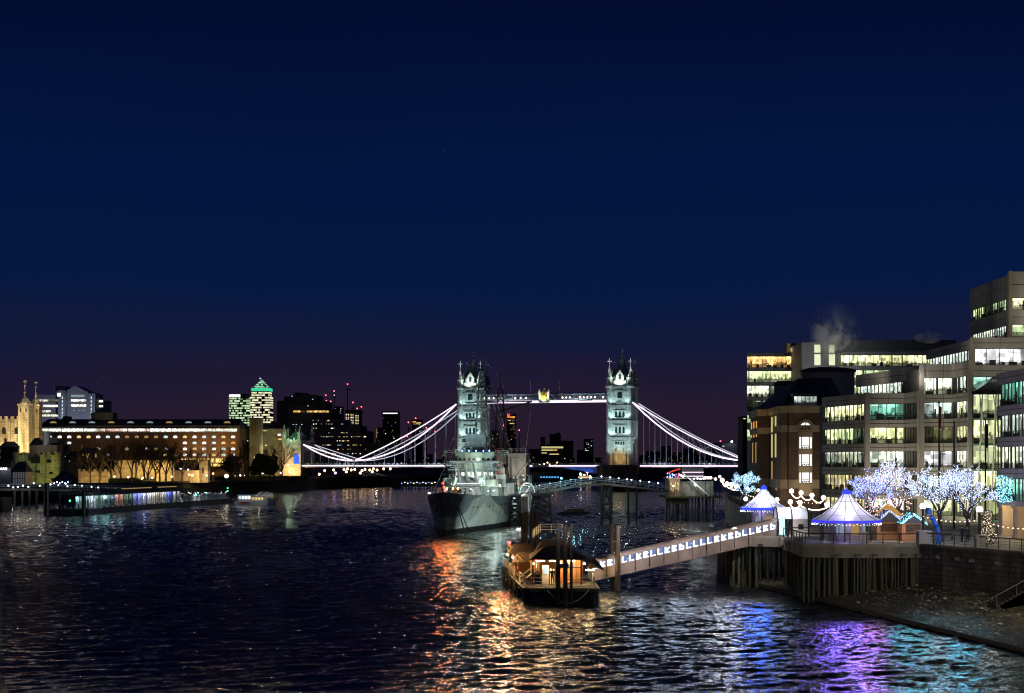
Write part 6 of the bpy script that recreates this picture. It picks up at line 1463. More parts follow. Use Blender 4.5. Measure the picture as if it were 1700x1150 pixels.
for (u0,z0,z1,c_) in [(.15,19.5,22.6,'orange'),(.45,19.5,22.6,'orange'),(.75,19.5,22.6,'orange'),(.3,14.5,18.5,'warmdim'),(.7,14.5,18.5,'warmdim'),(.6,8.5,9.6,'yellow')]:
    A_=Vector((48.4,330));B_=Vector((47,310));p_=A_.lerp(B_,u0);p2_=A_.lerp(B_,u0+.1); q=MB(); q.quad((p_.x-.12,p_.y,z0),(p2_.x-.12,p2_.y,z0),(p2_.x-.12,p2_.y,z1),(p_.x-.12,p_.y,z1)); q.build('window',G[c_],bk,world=True)
q = MB(); q.add([(47.0,311,24.66),(48.2,290.2,24.66),(56,290.2,24.66),(62,300,24.66),(62,330,24.66),(48.4,330,24.66),(53.5,304,30.2),(60,306,30.5),(60,325,30.0),(54,325,29.6)],[(0,1,6),(1,2,7,6),(2,3,7),(3,4,8,7),(4,5,9,8),(5,0,6,9),(6,7,8,9)]); q.build('roof', M['slate'], bk, world=True)
for (x0,x1,y) in ((PX(1318,292),PX(1356,292),292),):
    q = MB(); q.box(x0-.2,x1+.2,y,y+3,24.7,27.0); dm=q.build('dormer', M['slate'], bk, world=True)
    q = MB(); q.quad((x0,y-.03,25.0),(x1,y-.03,25.0),(x1,y-.03,26.4),(x0,y-.03,26.4),[(0,0),(4,0),(4,1),(0,1)]); q.build('dormer_window', O['cool'], dm, world=True)
    q = MB()
    for k in range(7): xx=x0+(x1-x0)*k/6; q.box(xx-.04,xx+.04,y-.1,y-.04,24.95,26.45)
    q.build('dormer_frame', M['dark'], dm, world=True)
lamp('brick_wash',(43.6,288,7),(1,.76,.42),800,.3,'SPOT',(49,300,18),120); lamp('brick_wash',(52,280,8),(1,.82,.58),2000,.3,'SPOT',(52,290,15),140); lamp('pier_wash',(46.5,304,22.5),(1,.6,.15),110,.2)
for (px0,px1,y0,y1,Y,lab) in ((1284,1320,634,662,335,'small octagonal roof drum, left and lower of the pair behind the brick house roof'),(1328,1420,612,645,330,'wide faceted brown roof drum above the brick house roof')):
    t_ = thing('roof_drum', lab, 'roof drum', (PX((px0+px1)/2,Y),Y,24), 0); r_=(px1-px0)/2*Y/F
    q=MB(); q.lathe([(r_,0),(r_,PZ(y0,Y)-24.8)],0,0,8,sy=.6); q.build('drum_wall',M['cream'] if px0<1300 else M['clad'],t_); q=MB(); q.lathe([(r_*1.06,PZ(y0,Y)-24.79),(r_*1.06,PZ(y0,Y)-24.3),(r_*.7,PZ(y0,Y)-23.8)],0,0,8,sy=.6); q.build('drum_roof',M['slate'],t_)
lamp('roof_wash',(PX(1310,322),322,28),(1,.85,.5),260,.2); lamp('roof_wash',(PX(1360,312),312,29.5),(1,.85,.6),500,.2)
# ================================================================== rear glass office with orange top floor
g1 = thing('glass_office','green-lit glass office behind the brick house with a glowing orange top floor','office building',(PX(1285,420),420,5.9))
xa,xb = PX(1241,420),PX(1330,420); rows=[39.1-3.78*k for k in range(6)][::-1]
wallseg(g1,(xa,420),(xb,420),5.9,42.9,rows,[O['grn']]*3+[O['cool'],O['grn'],O['orange']],M['shipd'],2.0,h=2.9,joint=False)
core(g1,[(PX(1246,440),440),(xa+.6,420.8),(xb,420.8),(xb,440)],5.9,42.5)
q=MB(); q.lathe([(1.4,0),(1.4,2.6)],PX(1312,424),424,14,43); q.build('roof_tank',M['cream'],g1,world=True); lamp('tank_lamp',(PX(1311,420.5),420.5,43.6),(1,.8,.3),60,.1)
g2 = thing('stair_tower','plain grey tower with four tall lit windows wrapped in steam','stair tower',(PX(1362,405),405,5.9))
xa,xb = PX(1331,405),PX(1396,405)
q=MB(); q.box(xa,xb,405,425,5.9,PZ(568,405)); q.build('wall',M['citygrey'],g2,world=True)
for px0,px1 in ((1352,1362),(1376,1386)):
    for y0,y1 in ((572,585),(588,606)):
        q=MB(); q.box(PX(px0,405),PX(px1,405),404.9,404.98,PZ(y1,405),PZ(y0,405)); q.build('window',glow('stair_window%d%d'%(px0,y0),(.9,.95,.62),.95),g2,world=True)
g3 = thing('long_office','long low office with a dark flat roof and yellow lit top floor','office building',(PX(1470,400),400,5.9))
xa,xb = PX(1397,400),PX(1545,400)
wallseg(g3,(xa,400),(xb,400),25,41.8,[30.9,34.6,38.3],[O['grn'],O['grn'],O['yel']],M['citygrey'],2.0,h=2.7,joint=False)
q=MB(); q.prism([(xa-1,399),(xb+6,399),(xb+8,425),(xa,425)],41.85,44.6); q.build('roof',M['slate'],g3,world=True)
core(g3,[(xa,400.8),(xb,400.8),(xb,420),(xa,420)],5.9,41.7)
lamp('tower_wash',(PX(1360,390),390,36),(1,1,.85),2500,.3)
# ambient street light on the facades: unseen spots added in front of the walls
for (x,y,z,e_,c_) in ((50,243,7.5,2600,(1,.8,.55)),(57,238,8,2600,(1,.85,.6)),(62.5,226,9,3200,(1,.9,.55)),(53,256,7.5,900,(1,.75,.45)),(60,243,27,500,(.9,.8,.7)),(64,238,8,1200,(.9,1,.6)),(66,230,30.5,1200,(1,.9,.6)),(72,226,27,1500,(1,.9,.6)),(72,240,36,1600,(1,.9,.65)),(80,240,35.5,1600,(1,.9,.6)),(51,185,9,700,(.8,.75,1)),(50,176,12,900,(.8,.7,1)),(47,195,9,500,(.7,.7,1)),(56,262,27.5,400,(1,.9,.7)),(50,225,12,1500,(.9,.85,.85))):
    lamp('street_wash',(x,y,z),c_,e_,.4,'SPOT',(x+12,y+9,z+7),165,.9)
# steam
m, n, l, out = newmat('steam')
pv = n.new('ShaderNodeVolumePrincipled'); l.new(pv.outputs[0], out.inputs['Volume']); pv.inputs['Color'].default_value=(.95,.95,.95,1); pv.inputs['Anisotropy'].default_value=.1
t=n.new('ShaderNodeTexCoord'); z=n.new('ShaderNodeTexNoise'); z.inputs['Scale'].default_value=.22; z.inputs['Detail'].default_value=5; z.inputs['Distortion'].default_value=1.2; l.new(t.outputs['Object'],z.inputs[0])
gr=n.new('ShaderNodeTexGradient'); gr.gradient_type='QUADRATIC_SPHERE'; mp=n.new('ShaderNodeMapping'); mp.inputs['Scale'].default_value=(1/7.0,1/4.8,1/8.8); l.new(t.outputs['Object'],mp.inputs[0]); l.new(mp.outputs[0],gr.inputs[0])
r=n.new('ShaderNodeMapRange'); r.inputs['From Min'].default_value=.47; r.inputs['From Max'].default_value=.75; l.new(z.outputs[0],r.inputs[0])
mu=n.new('ShaderNodeMath'); mu.operation='MULTIPLY'; l.new(r.outputs[0],mu.inputs[0]); l.new(gr.outputs[0],mu.inputs[1]); mu2=n.new('ShaderNodeMath'); mu2.operation='MULTIPLY'; mu2.inputs[1].default_value=2.2; l.new(mu.outputs[0],mu2.inputs[0]); l.new(mu2.outputs[0],pv.inputs['Density'])
for (px_,py_,Y,sx,sz,lab) in ((1385,552,398,1.0,1.0,'pale drifting steam rising beside the grey stair tower'),(1543,560,330,.45,.14,'small low wisp of steam over the long office roof')):
    q=MB(); q.ball((0,0,0),1,16); q.v=[(a*7*sx,b*4.8*sx,c*8.8*sz) for a,b,c in q.v]; o=q.build('steam_plume',m); o.location=P(px_,py_,Y); tag(o,lab,'steam',kind='stuff')
    if px_>1400: o.scale=(1,1,1)
lamp('steam_fill_light',P(1390,592,388),(1,1,.9),3000,.3); lamp('steam_fill_light',P(1543,575,326),(1,.95,.85),60,.2)  # added point lamps stand in for city light on the steam
# ================================================================== north bank: castle keep
M['keep'] = pbr('keep_stone', (.48,.42,.30), .9, var=.3, scale=.35, brick=(1.6,.8,.06), bump=.06, dirt=.3)
def crenel(mb, x0, x1, y0, y1, z, w=1.0, g=1.0, h=1.1, t=.5):
    for (ax, a, b_, c) in (('x',x0,x1,y0),('x',x0,x1,y1),('y',y0,y1,x0),('y',y0,y1,x1)):
        k = a
        while k+w <= b_+.01:
            if ax == 'x': mb.box(k,k+w,c-(t if c==y1 else 0),c+(0 if c==y1 else t),z,z+h)
            else: mb.box(c-(t if c==x1 else 0),c+(0 if c==x1 else t),k,k+w,z,z+h)
            k += w+g
ke = thing('castle_keep','tall golden floodlit stone keep with domed corner turrets at the left edge','castle',(PX(30,760),765,6))
q = MB(); xl,xr = PX(-60,760),PX(29,760)
q.box(xl,xr,765,795,6,35); crenel(q,xl,xr,765,795,35,1.6,1.3,1.4)
for px_ in (-20,10,28): q.box(PX(px_,760)-.7,PX(px_,760)+.7,764.4,765,6,34)
q.box(xl-.3,xr,764.7,765.3,33,33.5)
kb = q.build('wall',M['keep'],ke,world=True)
for px_ in (1,22):
    for z_,h_ in ((28,3.2),(16,3.2)):
        q=MB(); arch_window(q,PX(px_,760),764.9,z_,1.8,h_,.05); q.build('window',M['glassd'],ke,world=True)
for k,(p0,p1,Y) in enumerate(((30,47.5,758),(48.5,65,770))):
    q=MB(); x0,x1=PX(p0,Y),PX(p1,Y); q.box(x0,x1,Y,Y+5,6,41.2); q.box(x0-.4,x1+.4,Y-.4,Y+5.4,41.2,42)
    for z_ in (36,30,24): q.box(x0-.1,x1+.1,Y-.12,Y,z_,z_+.3)
    q.box(x0+2.0,x0+2.6,Y-.3,Y,6,41)
    tu=q.build('turret',M['keep'],ke,world=True)
    for xx in (x0+1.2,x1-1.2):
        q=MB(); q.box(xx-.3,xx+.3,Y-.15,Y-.125,38.3,39.8); q.build('window',M['glassd'],tu,world=True)
    q=MB(); cx_=(x0+x1)/2; q.lathe([(2.6,42),(2.5,42.8),(1.6,44.2),(.5,45.2),(.35,46.5),(.25,47),(.6,47.5),(.2,48),(.15,50),(.5,50.6),(.1,51.2),(.05,53.5)],cx_,Y+2.5,12); q.box(cx_-.9,cx_+.9,Y+2.45,Y+2.55,52.2,52.8); q.build('dome',M['keep'],tu,world=True)
for (px_,z_,e_) in ((5,10,16000),(25,9,9000),(40,10,16000),(58,10,13000)):
    lamp('castle_floodlight',(PX(px_,742),738,z_),(1,.76,.38),e_*4.6,.3,'SPOT',(PX(px_,760),762,28),85)
# white office with lit floors behind the keep
of = thing('office_building','pale grey many-storeyed office with a gabled top behind the golden keep','office building',(PX(115,1000),1000,6))
def slab(px0,px1,ytop,Y,dep,mat,parent,name='wall',zb=6,yadd=0):
    q=MB(); q.box(PX(px0,Y),PX(px1,Y),Y+yadd,Y+dep,zb,PZ(ytop,Y)); return q.build(name,mat,parent,world=True)
GY=M['citygrey2']=pbr('office_grey',(.22,.23,.27),.6,var=.15,scale=.1)
slab(62,104,655,1000,25,GY,of); slab(104,146,650,995,30,GY,of); slab(144,158,653,992,20,GY,of,'stair_tower'); slab(156,172,664,1002,20,GY,of); slab(96,108,648,990,20,GY,of,'stair_tower')
q=MB(); Y=995; q.add([(PX(106,Y),Y,PZ(650,Y)),(PX(125,Y),Y,PZ(640,Y)),(PX(144,Y),Y,PZ(650,Y)),(PX(106,Y),Y+20,PZ(650,Y)),(PX(125,Y),Y+20,PZ(640,Y)),(PX(144,Y),Y+20,PZ(650,Y))],[(0,1,2),(5,4,3),(0,3,4,1),(1,4,5,2),(0,2,5,3)]); q.build('gable',GY,of,world=True)
q=MB(); q.box(PX(92,1005),PX(112,1005),1003,1012,PZ(648,1005),PZ(641,1005)); q.build('roof_plant',GY,of,world=True)
O['far']=office('far_office_white',(1,.90,.68),(.95,.98,.85),1.7,1.6,.1,.3)
O['far2']=office('far_office_yellow',(1,.95,.55),(1,1,.8),1.2,1.6,.1,.3)
def strip(px0,px1,y0,y1,Y,mat,parent,name='window'):
    q=MB(); x0,x1=PX(px0,Y),PX(px1,Y); q.quad((x0,Y-.06,PZ(y1,Y)),(x1,Y-.06,PZ(y1,Y)),(x1,Y-.06,PZ(y0,Y)),(x0,Y-.06,PZ(y0,Y)),[(0,0),(x1-x0,0),(x1-x0,1),(0,1)]); return q.build(name,mat,parent,world=True)
for y0,m_ in ((663,'far'),(672,'far'),(681,'far'),(688,'far2')):
    strip(64,(101 if y0!=681 else 84),y0,y0+4,999.9,O[m_],of)
for y0,m_ in ((663,'far'),(671.5,'far')): strip(118,143,y0,y0+4,994.9,O[m_],of)
for y0,m_ in ((664,'far'),(672.5,'far')): strip(158,171,y0,y0+4,1001.9,O[m_],of)
strip(95,101,652,658,989.9,G['white'],of); strip(118,140,655,659,994.9,G['cooldim'],of)
for px_,Y in ((103.5,989.9),(151.5,991.9)):
    for k in range(6): strip(px_-.8,px_+.8,658+k*6.3,662+k*6.3,Y,G['cool'],of)
for x_ in (122,130,136,139): strip(x_,x_+2,680,682,994.9,G['cooldim'],of)
lamp('office_wash',(PX(115,970),960,25),(.75,.8,1),30000,.5)
# long brick warehouse
wh = thing('warehouse_building','very long brown warehouse with a dark roof and rows of arched lit windows','warehouse',(PX(230,880),880,6))
x0,x1=PX(64,880),PX(398,880)
q=MB(); q.box(x0,x1,880,905,6,33.4); q.build('wall',M['darkbrick'],wh,world=True)
q=MB(); q.prism([(x0-.4,879),(x1+.4,879),(x1+.4,906),(x0-.4,906)],34.0,34.6); q.hip(x0,x1,880,906,34.62,38.4,.97,0); q.box(PX(143,880),PX(180,880),890,900,38,42); q.box(PX(95,880),PX(103,880),890,900,38,40); q.build('roof',M['slate'],wh,world=True)
for k in range(11):
    px_=86+k*32.2; q=MB(); X=PX(px_,878.9); 
    q.add([(X+1.9*math.cos(math.pi*j/10)*1.0,882.2,36.0+1.0*math.sin(math.pi*j/10)) for j in range(11)],[tuple(range(11))])
    if px_<385: q.v=[(a,881.6,c) for a,b,c in q.v]; q.build('skylight',G['cooldim'] if k%3 else G['warmdim'],wh,world=True)
for k in range(9):
    pa,pb=66+k*36.5,66+(k+1)*36.5-1; strip(pa,pb,711.5,717,879.9,O['far'] if k not in (3,4) else office('far_pink%d'%k,(1,.6,.5),(1,.9,.8),1.5,1.3,0,.4),wh)
rn=random.Random(21)
for k in range(21):
    px_=67+k*16
    for r_,y_ in enumerate((727,737,747,757)):
        if r_ and px_<300 and rn.random()<.70: continue
        c_ = 'white' if rn.random()<.45 else ('warm' if rn.random()<.5 else 'cool')
        if px_>385 and r_ in (1,): c_='redfar' if False else 'orange'
        if r_==0 and rn.random()<.25: c_='warmdim'
        q=MB(); arch_window(q,PX(px_,879.8),879.85,PZ(y_,880),2.1,1.35,.05); q.build('window',G[c_],wh,world=True)
q=MB(); q.box(PX(296,878),PX(402,878),876,880,12.5,14.0); q.build('balcony',M['cream'],wh,world=True)
for k in range(7):
    strip(300+k*14.5,312+k*14.5,761,767.5,879.8,G['lampy'] if 'lampy' in G else G.setdefault('lampy',glow('gallery_yellow',(1,.72,.25),1.3)),wh)
for px_ in (310,330,352,374,394): lamp('gallery_lamp',(PX(px_,872),871,16),(1,.62,.2),4000,.3,'SPOT',(PX(px_,872),880,20),150)
lamp('gallery_lamp',(PX(350,866),862,11),(1,.65,.25),2500,.3); lamp('gallery_lamp',(PX(330,872),869,25),(1,.55,.2),2200,.3); lamp('gallery_lamp',(PX(370,872),869,25),(1,.55,.2),2200,.3); lamp('gallery_lamp',(PX(200,868),862,27),(1,.6,.35),1500,.3); lamp('gallery_lamp',(PX(120,868),862,27),(1,.6,.35),1200,.3)
# castle river gate tower and outer walls
rg = thing('gate_tower','squat stone river gate with two round corner turrets under yellow-green floodlight','castle tower',(PX(60,640),645,6))
q=MB(); q.box(PX(28,640),PX(92,640),640,652,6,17.0); crenel(q,PX(28,640),PX(92,640),640,652,17,1.2,1.0,1.0)
wb=q.build('wall',M['castle'],rg,world=True)
for px_,r_ in ((33,2.9),(86,3.3),(68,2.6)):
    q=MB(); q.lathe([(r_*1.1,6),(r_,9),(r_,17.6)],PX(px_,640),641,14); 
    for k in range(7): a=2*math.pi*k/7; q.cbox(PX(px_,640)+(r_-.2)*math.cos(a),641+(r_-.2)*math.sin(a),18.1,1.3,.5,1.0,a+math.pi/2)
    q.build('turret',M['castle'],rg,world=True)
for px_,z_,w_ in ((58,14.3,3.6),(81,14.5,1.6),(84,10,1.4),(41,11.3,1.2),(63,10.5,1.3),(86,7.8,1.0)):
    q=MB(); q.box(PX(px_,636.5)-w_/2,PX(px_,636.5)+w_/2,636.9,637.4,z_,z_+w_*.7); q.build('window',M['glassd'],rg,world=True)
q=MB(); q.box(PX(49,655),PX(94,655),655,664,6,21.2); q.box(PX(48,655),PX(95,655),654.6,664.4,21.2,21.6); q.build('upper_house',M['cream'],rg,world=True)
q=MB(); q.hip(PX(50,658),PX(70,658),656,663,21.6,24.6,.4); q.build('roof',M['tile'],rg,world=True)
q=MB(); q.lathe([(1.5,21.6),(1.5,26.5),(1.8,26.6),(1.8,27.2)],PX(75,655),657,8); q.build('lantern_turret',M['white'],rg,world=True)
lamp('gate_flood',(PX(38,625),622,8),(.75,1,.25),4200,.3,'SPOT',(PX(45,640),640,13),110); lamp('gate_flood',(PX(80,625),622,8),(.8,1,.22),5200,.3,'SPOT',(PX(80,640),640,12),110)
lamp('gate_flood',(PX(28,632),630,11),(.2,.5,1),300,.2); lamp('gate_flood',(PX(98,630),628,9),(1,.55,.15),800,.2); lamp('house_lamp',(PX(70,648),646,23),(1,.9,.8),500,.2)
# outer curtain walls
def cwall(px0,px1,Y,ztop,label,cr=True,mat='castle'):
    q=MB(); xa,xb=PX(px0,Y),PX(px1,Y); q.box(xa,xb,Y,Y+2,5.9,ztop); 
    if cr:
        k=xa
        while k<xb-1: q.box(k,k+1.2,Y,Y+.6,ztop,ztop+.9); k+=2.3
    for k in range(int((xb-xa)/6)): q.box(xa+3+k*6-.12,xa+3+k*6+.12,Y-.02,Y,ztop-4,ztop-2.4)
    return tag(recentre(q.build('castle_wall',M[mat])),label,'castle wall')
cwall(128,190,690,10.8,'low amber-lit castle wall between the green gate and the riverside trees')
cwall(190,289,712,15.6,'tall amber-lit curtain wall silhouetting the bare riverside trees',False)
cwall(289,331,700,11.2,'low pale wall with lamps right of the tall curtain wall',False,'cream')
cwall(97,128,668,15.0,'dim olive stone wall right beside the green-lit gate tower')
bt = thing('bastion_tower','slim amber-lit stone tower right of the low pale wall','castle tower',(PX(338,705),705,6)); q=MB(); q.box(PX(331,703),PX(345,703),703,708,5.9,14.6); q.box(PX(330,703),PX(346,703),702.6,708.4,14.6,15.2); crenel(q,PX(330,703),PX(346,703),702.6,708.4,15.2,.8,.7,.8); q.build('wall',M['castle'],bt,world=True); q=MB(); q.box(PX(337,703)-.3,PX(337,703)+.3,702.9,702.99,10,12.4); q.build('window',M['glassd'],bt,world=True)
for px_,Y,z_,e_ in ((140,682,7.5,900),(160,682,7.5,900),(178,682,7.5,900),(200,702,7.4,1900),(217,702,7.4,1900),(235,702,7.4,2200),(252,702,7.4,2200),(270,702,7.4,2200),(284,702,7.4,1600),(300,692,8,700),(318,692,8,700),(338,696,8,1200)):
    lamp('wall_floodlight',(PX(px_,Y),Y,z_),(1,.64,.20),e_*1.6,.2,'SPOT',(PX(px_,Y),Y+9,z_+4),150)
# dark inner houses of the castle
hs=thing('timber_house','small timber-framed gabled house with a black roof at the left edge','house',(PX(32,600),620,6))
q=MB(); q.box(PX(20,615),PX(42,615),615,623,6,11); q.build('wall',M['white'],hs,world=True)
q=MB(); xa,xb=PX(18,615),PX(44,615); q.hip(xa,xb,614,624,11,15,.5); q.build('roof',M['slate'],hs,world=True)
q=MB()
for k in range(6): q.box(PX(21+k*4,614.9)-.1,PX(21+k*4,614.9)+.1,614.8,614.99,6,11)
q.box(PX(20,615),PX(42,615),614.78,614.99,8.4,8.6); q.build('timber_frame',M['black'],hs,world=True)
lamp('house_lamp',(PX(25,608),606,9),(.9,.9,1),250,.2)
hs=thing('quay_house','low brown-roofed house with bright doorway lamps at the far left corner','house',(PX(5,610),625,6))
q=MB(); q.box(PX(-15,620),PX(18,620),620,630,6,12.5); q.build('wall',M['citygrey'],hs,world=True); q=MB(); q.hip(PX(-16,620),PX(19,620),619,631,12.5,16,.6); q.build('roof',M['tile'],hs,world=True)
for px_ in (2,6,10): q=MB(); q.ball(P(px_,778,618),.35,6); q.build('lamp',G['lampw'],hs,world=True)
for i,(px0,px1,yt,Y,lab) in enumerate(((97,112,748,720,'narrow dark castle house with a white lit window, right of the green gate'),(108,128,760,705,'small dark castle house with a yellow lit doorway'),(128,165,752,780,'dark castle house with two yellow lit windows behind the wharf trees'),(165,190,765,770,'low unlit castle house behind the wharf trees'),(292,330,772,760,'dark house with white lit dormers behind the low pale wall'),(0,24,742,735,'dark roofs and chimneys at the foot of the golden keep'),(66,96,735,745,'dark gabled house between the keep and the green gate'))):
    t_=thing('castle_house',lab,'house',(PX((px0+px1)/2,Y),Y,6)); z_=PZ(yt,Y); q=MB(); xa,xb=PX(px0,Y),PX(px1,Y); q.box(xa,xb,Y,Y+8,5.9,z_); q.build('wall',M['citydark'],t_,world=True); q=MB(); q.hip(xa-.3,xb+.3,Y-.4,Y+8.4,z_,z_+2.6,.6); q.box(xa+1,xa+1.8,Y+3,Y+4,z_,z_+4); q.build('roof',M['slate'],t_,world=True)
    for (wx,wy,ww,wh_,c_) in {0:[(99,750,3,5,'cool'),(108,757,2,3,'cool')],1:[(115,764,2.2,6,'yellow'),(107,763,1.5,4,'warmdim')],2:[(144,744,4,8,'yellow'),(158,745,3,6,'yellow'),(137,746,2,3,'warmdim')],4:[(298,777,4,2,'white'),(304,782,5,2,'white'),(311,778,3,5,'white')],6:[(72,738,3,2,'cooldim')]}.get(i,[]):
        if PZ(wy,Y)<z_: strip(wx,wx+ww,max(wy,yt+.5),wy+wh_,Y,G[c_],t_)
        else: strip(wx,wx+ww,yt+1,yt+1+wh_,Y,G[c_],t_)
# chimney-like block and middle buildings between warehouse and bridge
def bld(name,label,px0,px1,ytop,Y,dep=25,mat='citydark',wins=(),group=None,cat='building',steps=(),nwin=0,cols=('yellow','white','warmdim'),seed=0,ybot=768,ww=1.4,wh_=.5,extra=None):
    t_=thing(name,label,cat,(PX((px0+px1)/2,Y),Y,6),0,group)
    q=MB(); q.box(PX(px0,Y),PX(px1,Y),Y,Y+dep,-1,PZ(ytop,Y))
    for (a,b_,yt,dy) in steps: q.box(PX(a,Y),PX(b_,Y),Y+dy,Y+dep+2,-1,PZ(yt,Y))
    q.build('wall',M[mat],t_,world=True)
    q=MB(); q.box(PX(px0,Y)-.3,PX(px1,Y)+.3,Y-.3,Y+dep+.3,PZ(ytop,Y),PZ(ytop,Y)+Y*.0006); q.build('roof',M['slate'],t_,world=True)
    for (wx,wy,w_,h_,c_) in wins: strip(wx,wx+w_,wy,wy+h_,Y,G[c_],t_)
    rn=random.Random(seed or hash(label)%999)
    for k in range(nwin):
        wx=rn.uniform(px0+.8,px1-1.2-ww); wy=ytop+1.5+round(rn.uniform(0,max(.5,(ybot-ytop-3)))/2.6)*2.6; strip(wx,wx+ww*rn.choice((.5,.7,1,1.6)),wy,wy+wh_*rn.choice((1,1,1.4)),Y,G[rn.choice(cols)],t_)
    return t_
bld('brick_tower','plain olive-lit blank tower block right of the long warehouse','dummy' and 414,431,695,870,12,'cream',cat='tower block')
lamp('block_lamp',(PX(420,855),850,20),(.9,.85,.3),3200,.3)
bld('office_building','low terraced olive office with a few lit strips left of the bridge abutment',428,480,712,905,15,'castle',[(431,714,12,1.5,'yellow'),(461,720,5,3,'white'),(468,720,6,3,'white'),(462,728,6,2,'warm'),(440,738,3,2,'warm')],steps=((428,445,703,5),))
lamp('block_lamp',(PX(450,890),886,22),(.9,.8,.35),2600,.3)
bld('office_building','dim office with white lit strips directly right of the warehouse end',397,415,708,915,15,'citydark',[(398,713,8,1,'white'),(399,722,5,4,'white'),(404,731,8,1,'white')])
# two far bright towers
def pat(name,c1,sx,sz,th,s):
    m,n,l,out=newmat(name); t=n.new('ShaderNodeTexCoord'); sp=n.new('ShaderNodeSeparateXYZ'); l.new(t.outputs['Object'],sp.inputs[0])
    def mm(op,a,b):
        x=n.new('ShaderNodeMath'); x.operation=op
        for i,y in enumerate((a,b)):
            if isinstance(y,(int,float)): x.inputs[i].default_value=y
            elif y is not None: l.new(y,x.inputs[i])
        return x.outputs[0]
    fx=mm('FLOOR',mm('DIVIDE',sp.outputs[0],sx),None); fz=mm('FLOOR',mm('DIVIDE',sp.outputs[2],sz),None)
    cb=n.new('ShaderNodeCombineXYZ'); l.new(fx,cb.inputs[0]); l.new(fz,cb.inputs[1]); w=n.new('ShaderNodeTexWhiteNoise'); w.noise_dimensions='2D'; l.new(cb.outputs[0],w.inputs['Vector'])
    row=mm('GREATER_THAN',mm('FRACT',mm('DIVIDE',sp.outputs[2],sz),None),.38); lit=mm('GREATER_THAN',w.outputs['Value'],th)
    v=mm('MULTIPLY',mm('MULTIPLY',row,lit),mm('ADD',w.outputs['Value'],.35)); v=mm('MULTIPLY',v,s)
    em=n.new('ShaderNodeEmission'); em.inputs[0].default_value=(*c1,1); l.new(v,em.inputs[1]); df=n.new('ShaderNodeBsdfDiffuse'); df.inputs[0].default_value=(.05,.06,.05,1); ad=n.new('ShaderNodeAddShader'); l.new(em.outputs[0],ad.inputs[0]); l.new(df.outputs[0],ad.inputs[1]); l.new(ad.outputs[0],out.inputs[0]); m.cycles.emission_sampling='NONE'; return m
M['citi']=pat('tower_windows_green',(.62,.88,.50),4.2,6.7,.28,.85); M['pyr']=pat('tower_windows_gold',(.95,.90,.58),4.4,6.7,.25,.95)
Y=4500
t_=thing('skyscraper','wide far skyscraper covered in yellow-green lit windows, left of the pyramid-topped one','skyscraper',(PX(396,Y),Y,0)); q=MB(); q.box(PX(380,Y),PX(413,Y),Y,Y+50,0,PZ(655,Y)); q.build('wall',M['citi'],t_,world=True)
q=MB(); q.box(PX(381,Y),PX(399,Y),Y-1,Y,PZ(659,Y),PZ(654.5,Y)); q.build('roof_sign',G['white'],t_,world=True); q=MB(); q.box(PX(399,Y),PX(413,Y),Y-.5,Y,PZ(662,Y),PZ(653.5,Y)); q.build('plant_screen',M['dark'],t_,world=True)
t_=thing('skyscraper','tallest far skyscraper with a glowing green pyramid roof','skyscraper',(PX(432,Y),Y-60,0)); Y2=4440; q=MB(); q.box(PX(415,Y2),PX(449,Y2),Y2,Y2+50,0,PZ(658,Y2)); q.box(PX(417.5,Y2),PX(447,Y2),Y2+1,Y2+49,PZ(658,Y2),PZ(649,Y2)); q.build('wall',M['pyr'],t_,world=True)
q=MB(); q.box(PX(417,Y2),PX(448,Y2),Y2,Y2+50,PZ(648.8,Y2),PZ(644,Y2)); q.build('roof_band',glow('green_band',(.05,.75,.38),.9),t_,world=True)
q=MB(); q.hip(PX(419,Y2),PX(446,Y2),Y2,Y2+45,PZ(644,Y2),PZ(629,Y2),.04); q.build('pyramid_roof',pat('pyramid_glow',(.45,.95,.6),5,5,.2,.8),t_,world=True)
q=MB(); q.ball(P(432,628,Y2),2.2,6); q.build('beacon',G['cool'],t_,world=True)
# stepped dark hotel
ht=thing('stepped_hotel','big black stepped concrete hotel with scattered lit windows beyond the bridge','hotel',(PX(530,1070),1070,0))
q=MB(); Y=1070
for (a,b_,yt,dy) in ((456,470,664,10),(468,487,657,8),(484,525,655,0),(487,497,650.5,6),(500,508,652,5),(525,541,665,2),(541,553,679,1),(553,560,686,3),(480,520,672,-4),(520,574,696,-6),(574,607,722,-8),(515,600,706,-9),(600,612,715,0),(450,515,700,-3),(607,650,735,-2)): q.box(PX(a,Y),PX(b_,Y),Y+dy,Y+40,0,PZ(yt,Y))
q.build('wall',M['citydark'],ht,world=True)
strip(487,546,681.5,685,1060.9,office('hotel_orange',(1,.5,.1),(1,.65,.2),1.1,1.2,.1,.3),ht)
rn=random.Random(4)
rows_=((703,520,570),(710,520,560),(717.5,545,585),(724,520,607),(731,555,580),(738,535,600),(745,560,607),(752,530,600),(697,515,545))
for (wy,a,b_) in rows_:
    k=a
    while k<b_:
        if rn.random()<.5: strip(k,k+rn.choice((1.6,2.6,3.6)),wy,wy+rn.choice((1.1,1.6)),1060.8,G[rn.choice(('yellow','warm','warmdim','white','warmdim','cooldim'))],ht)
        k+=4.2
for (wx,wy) in ((484,657),(518,662),(510,673),(543,698),(491,704),(500,704),(486,704)): strip(wx,wx+2,wy,wy+1,1060.5,G['cool'],ht)
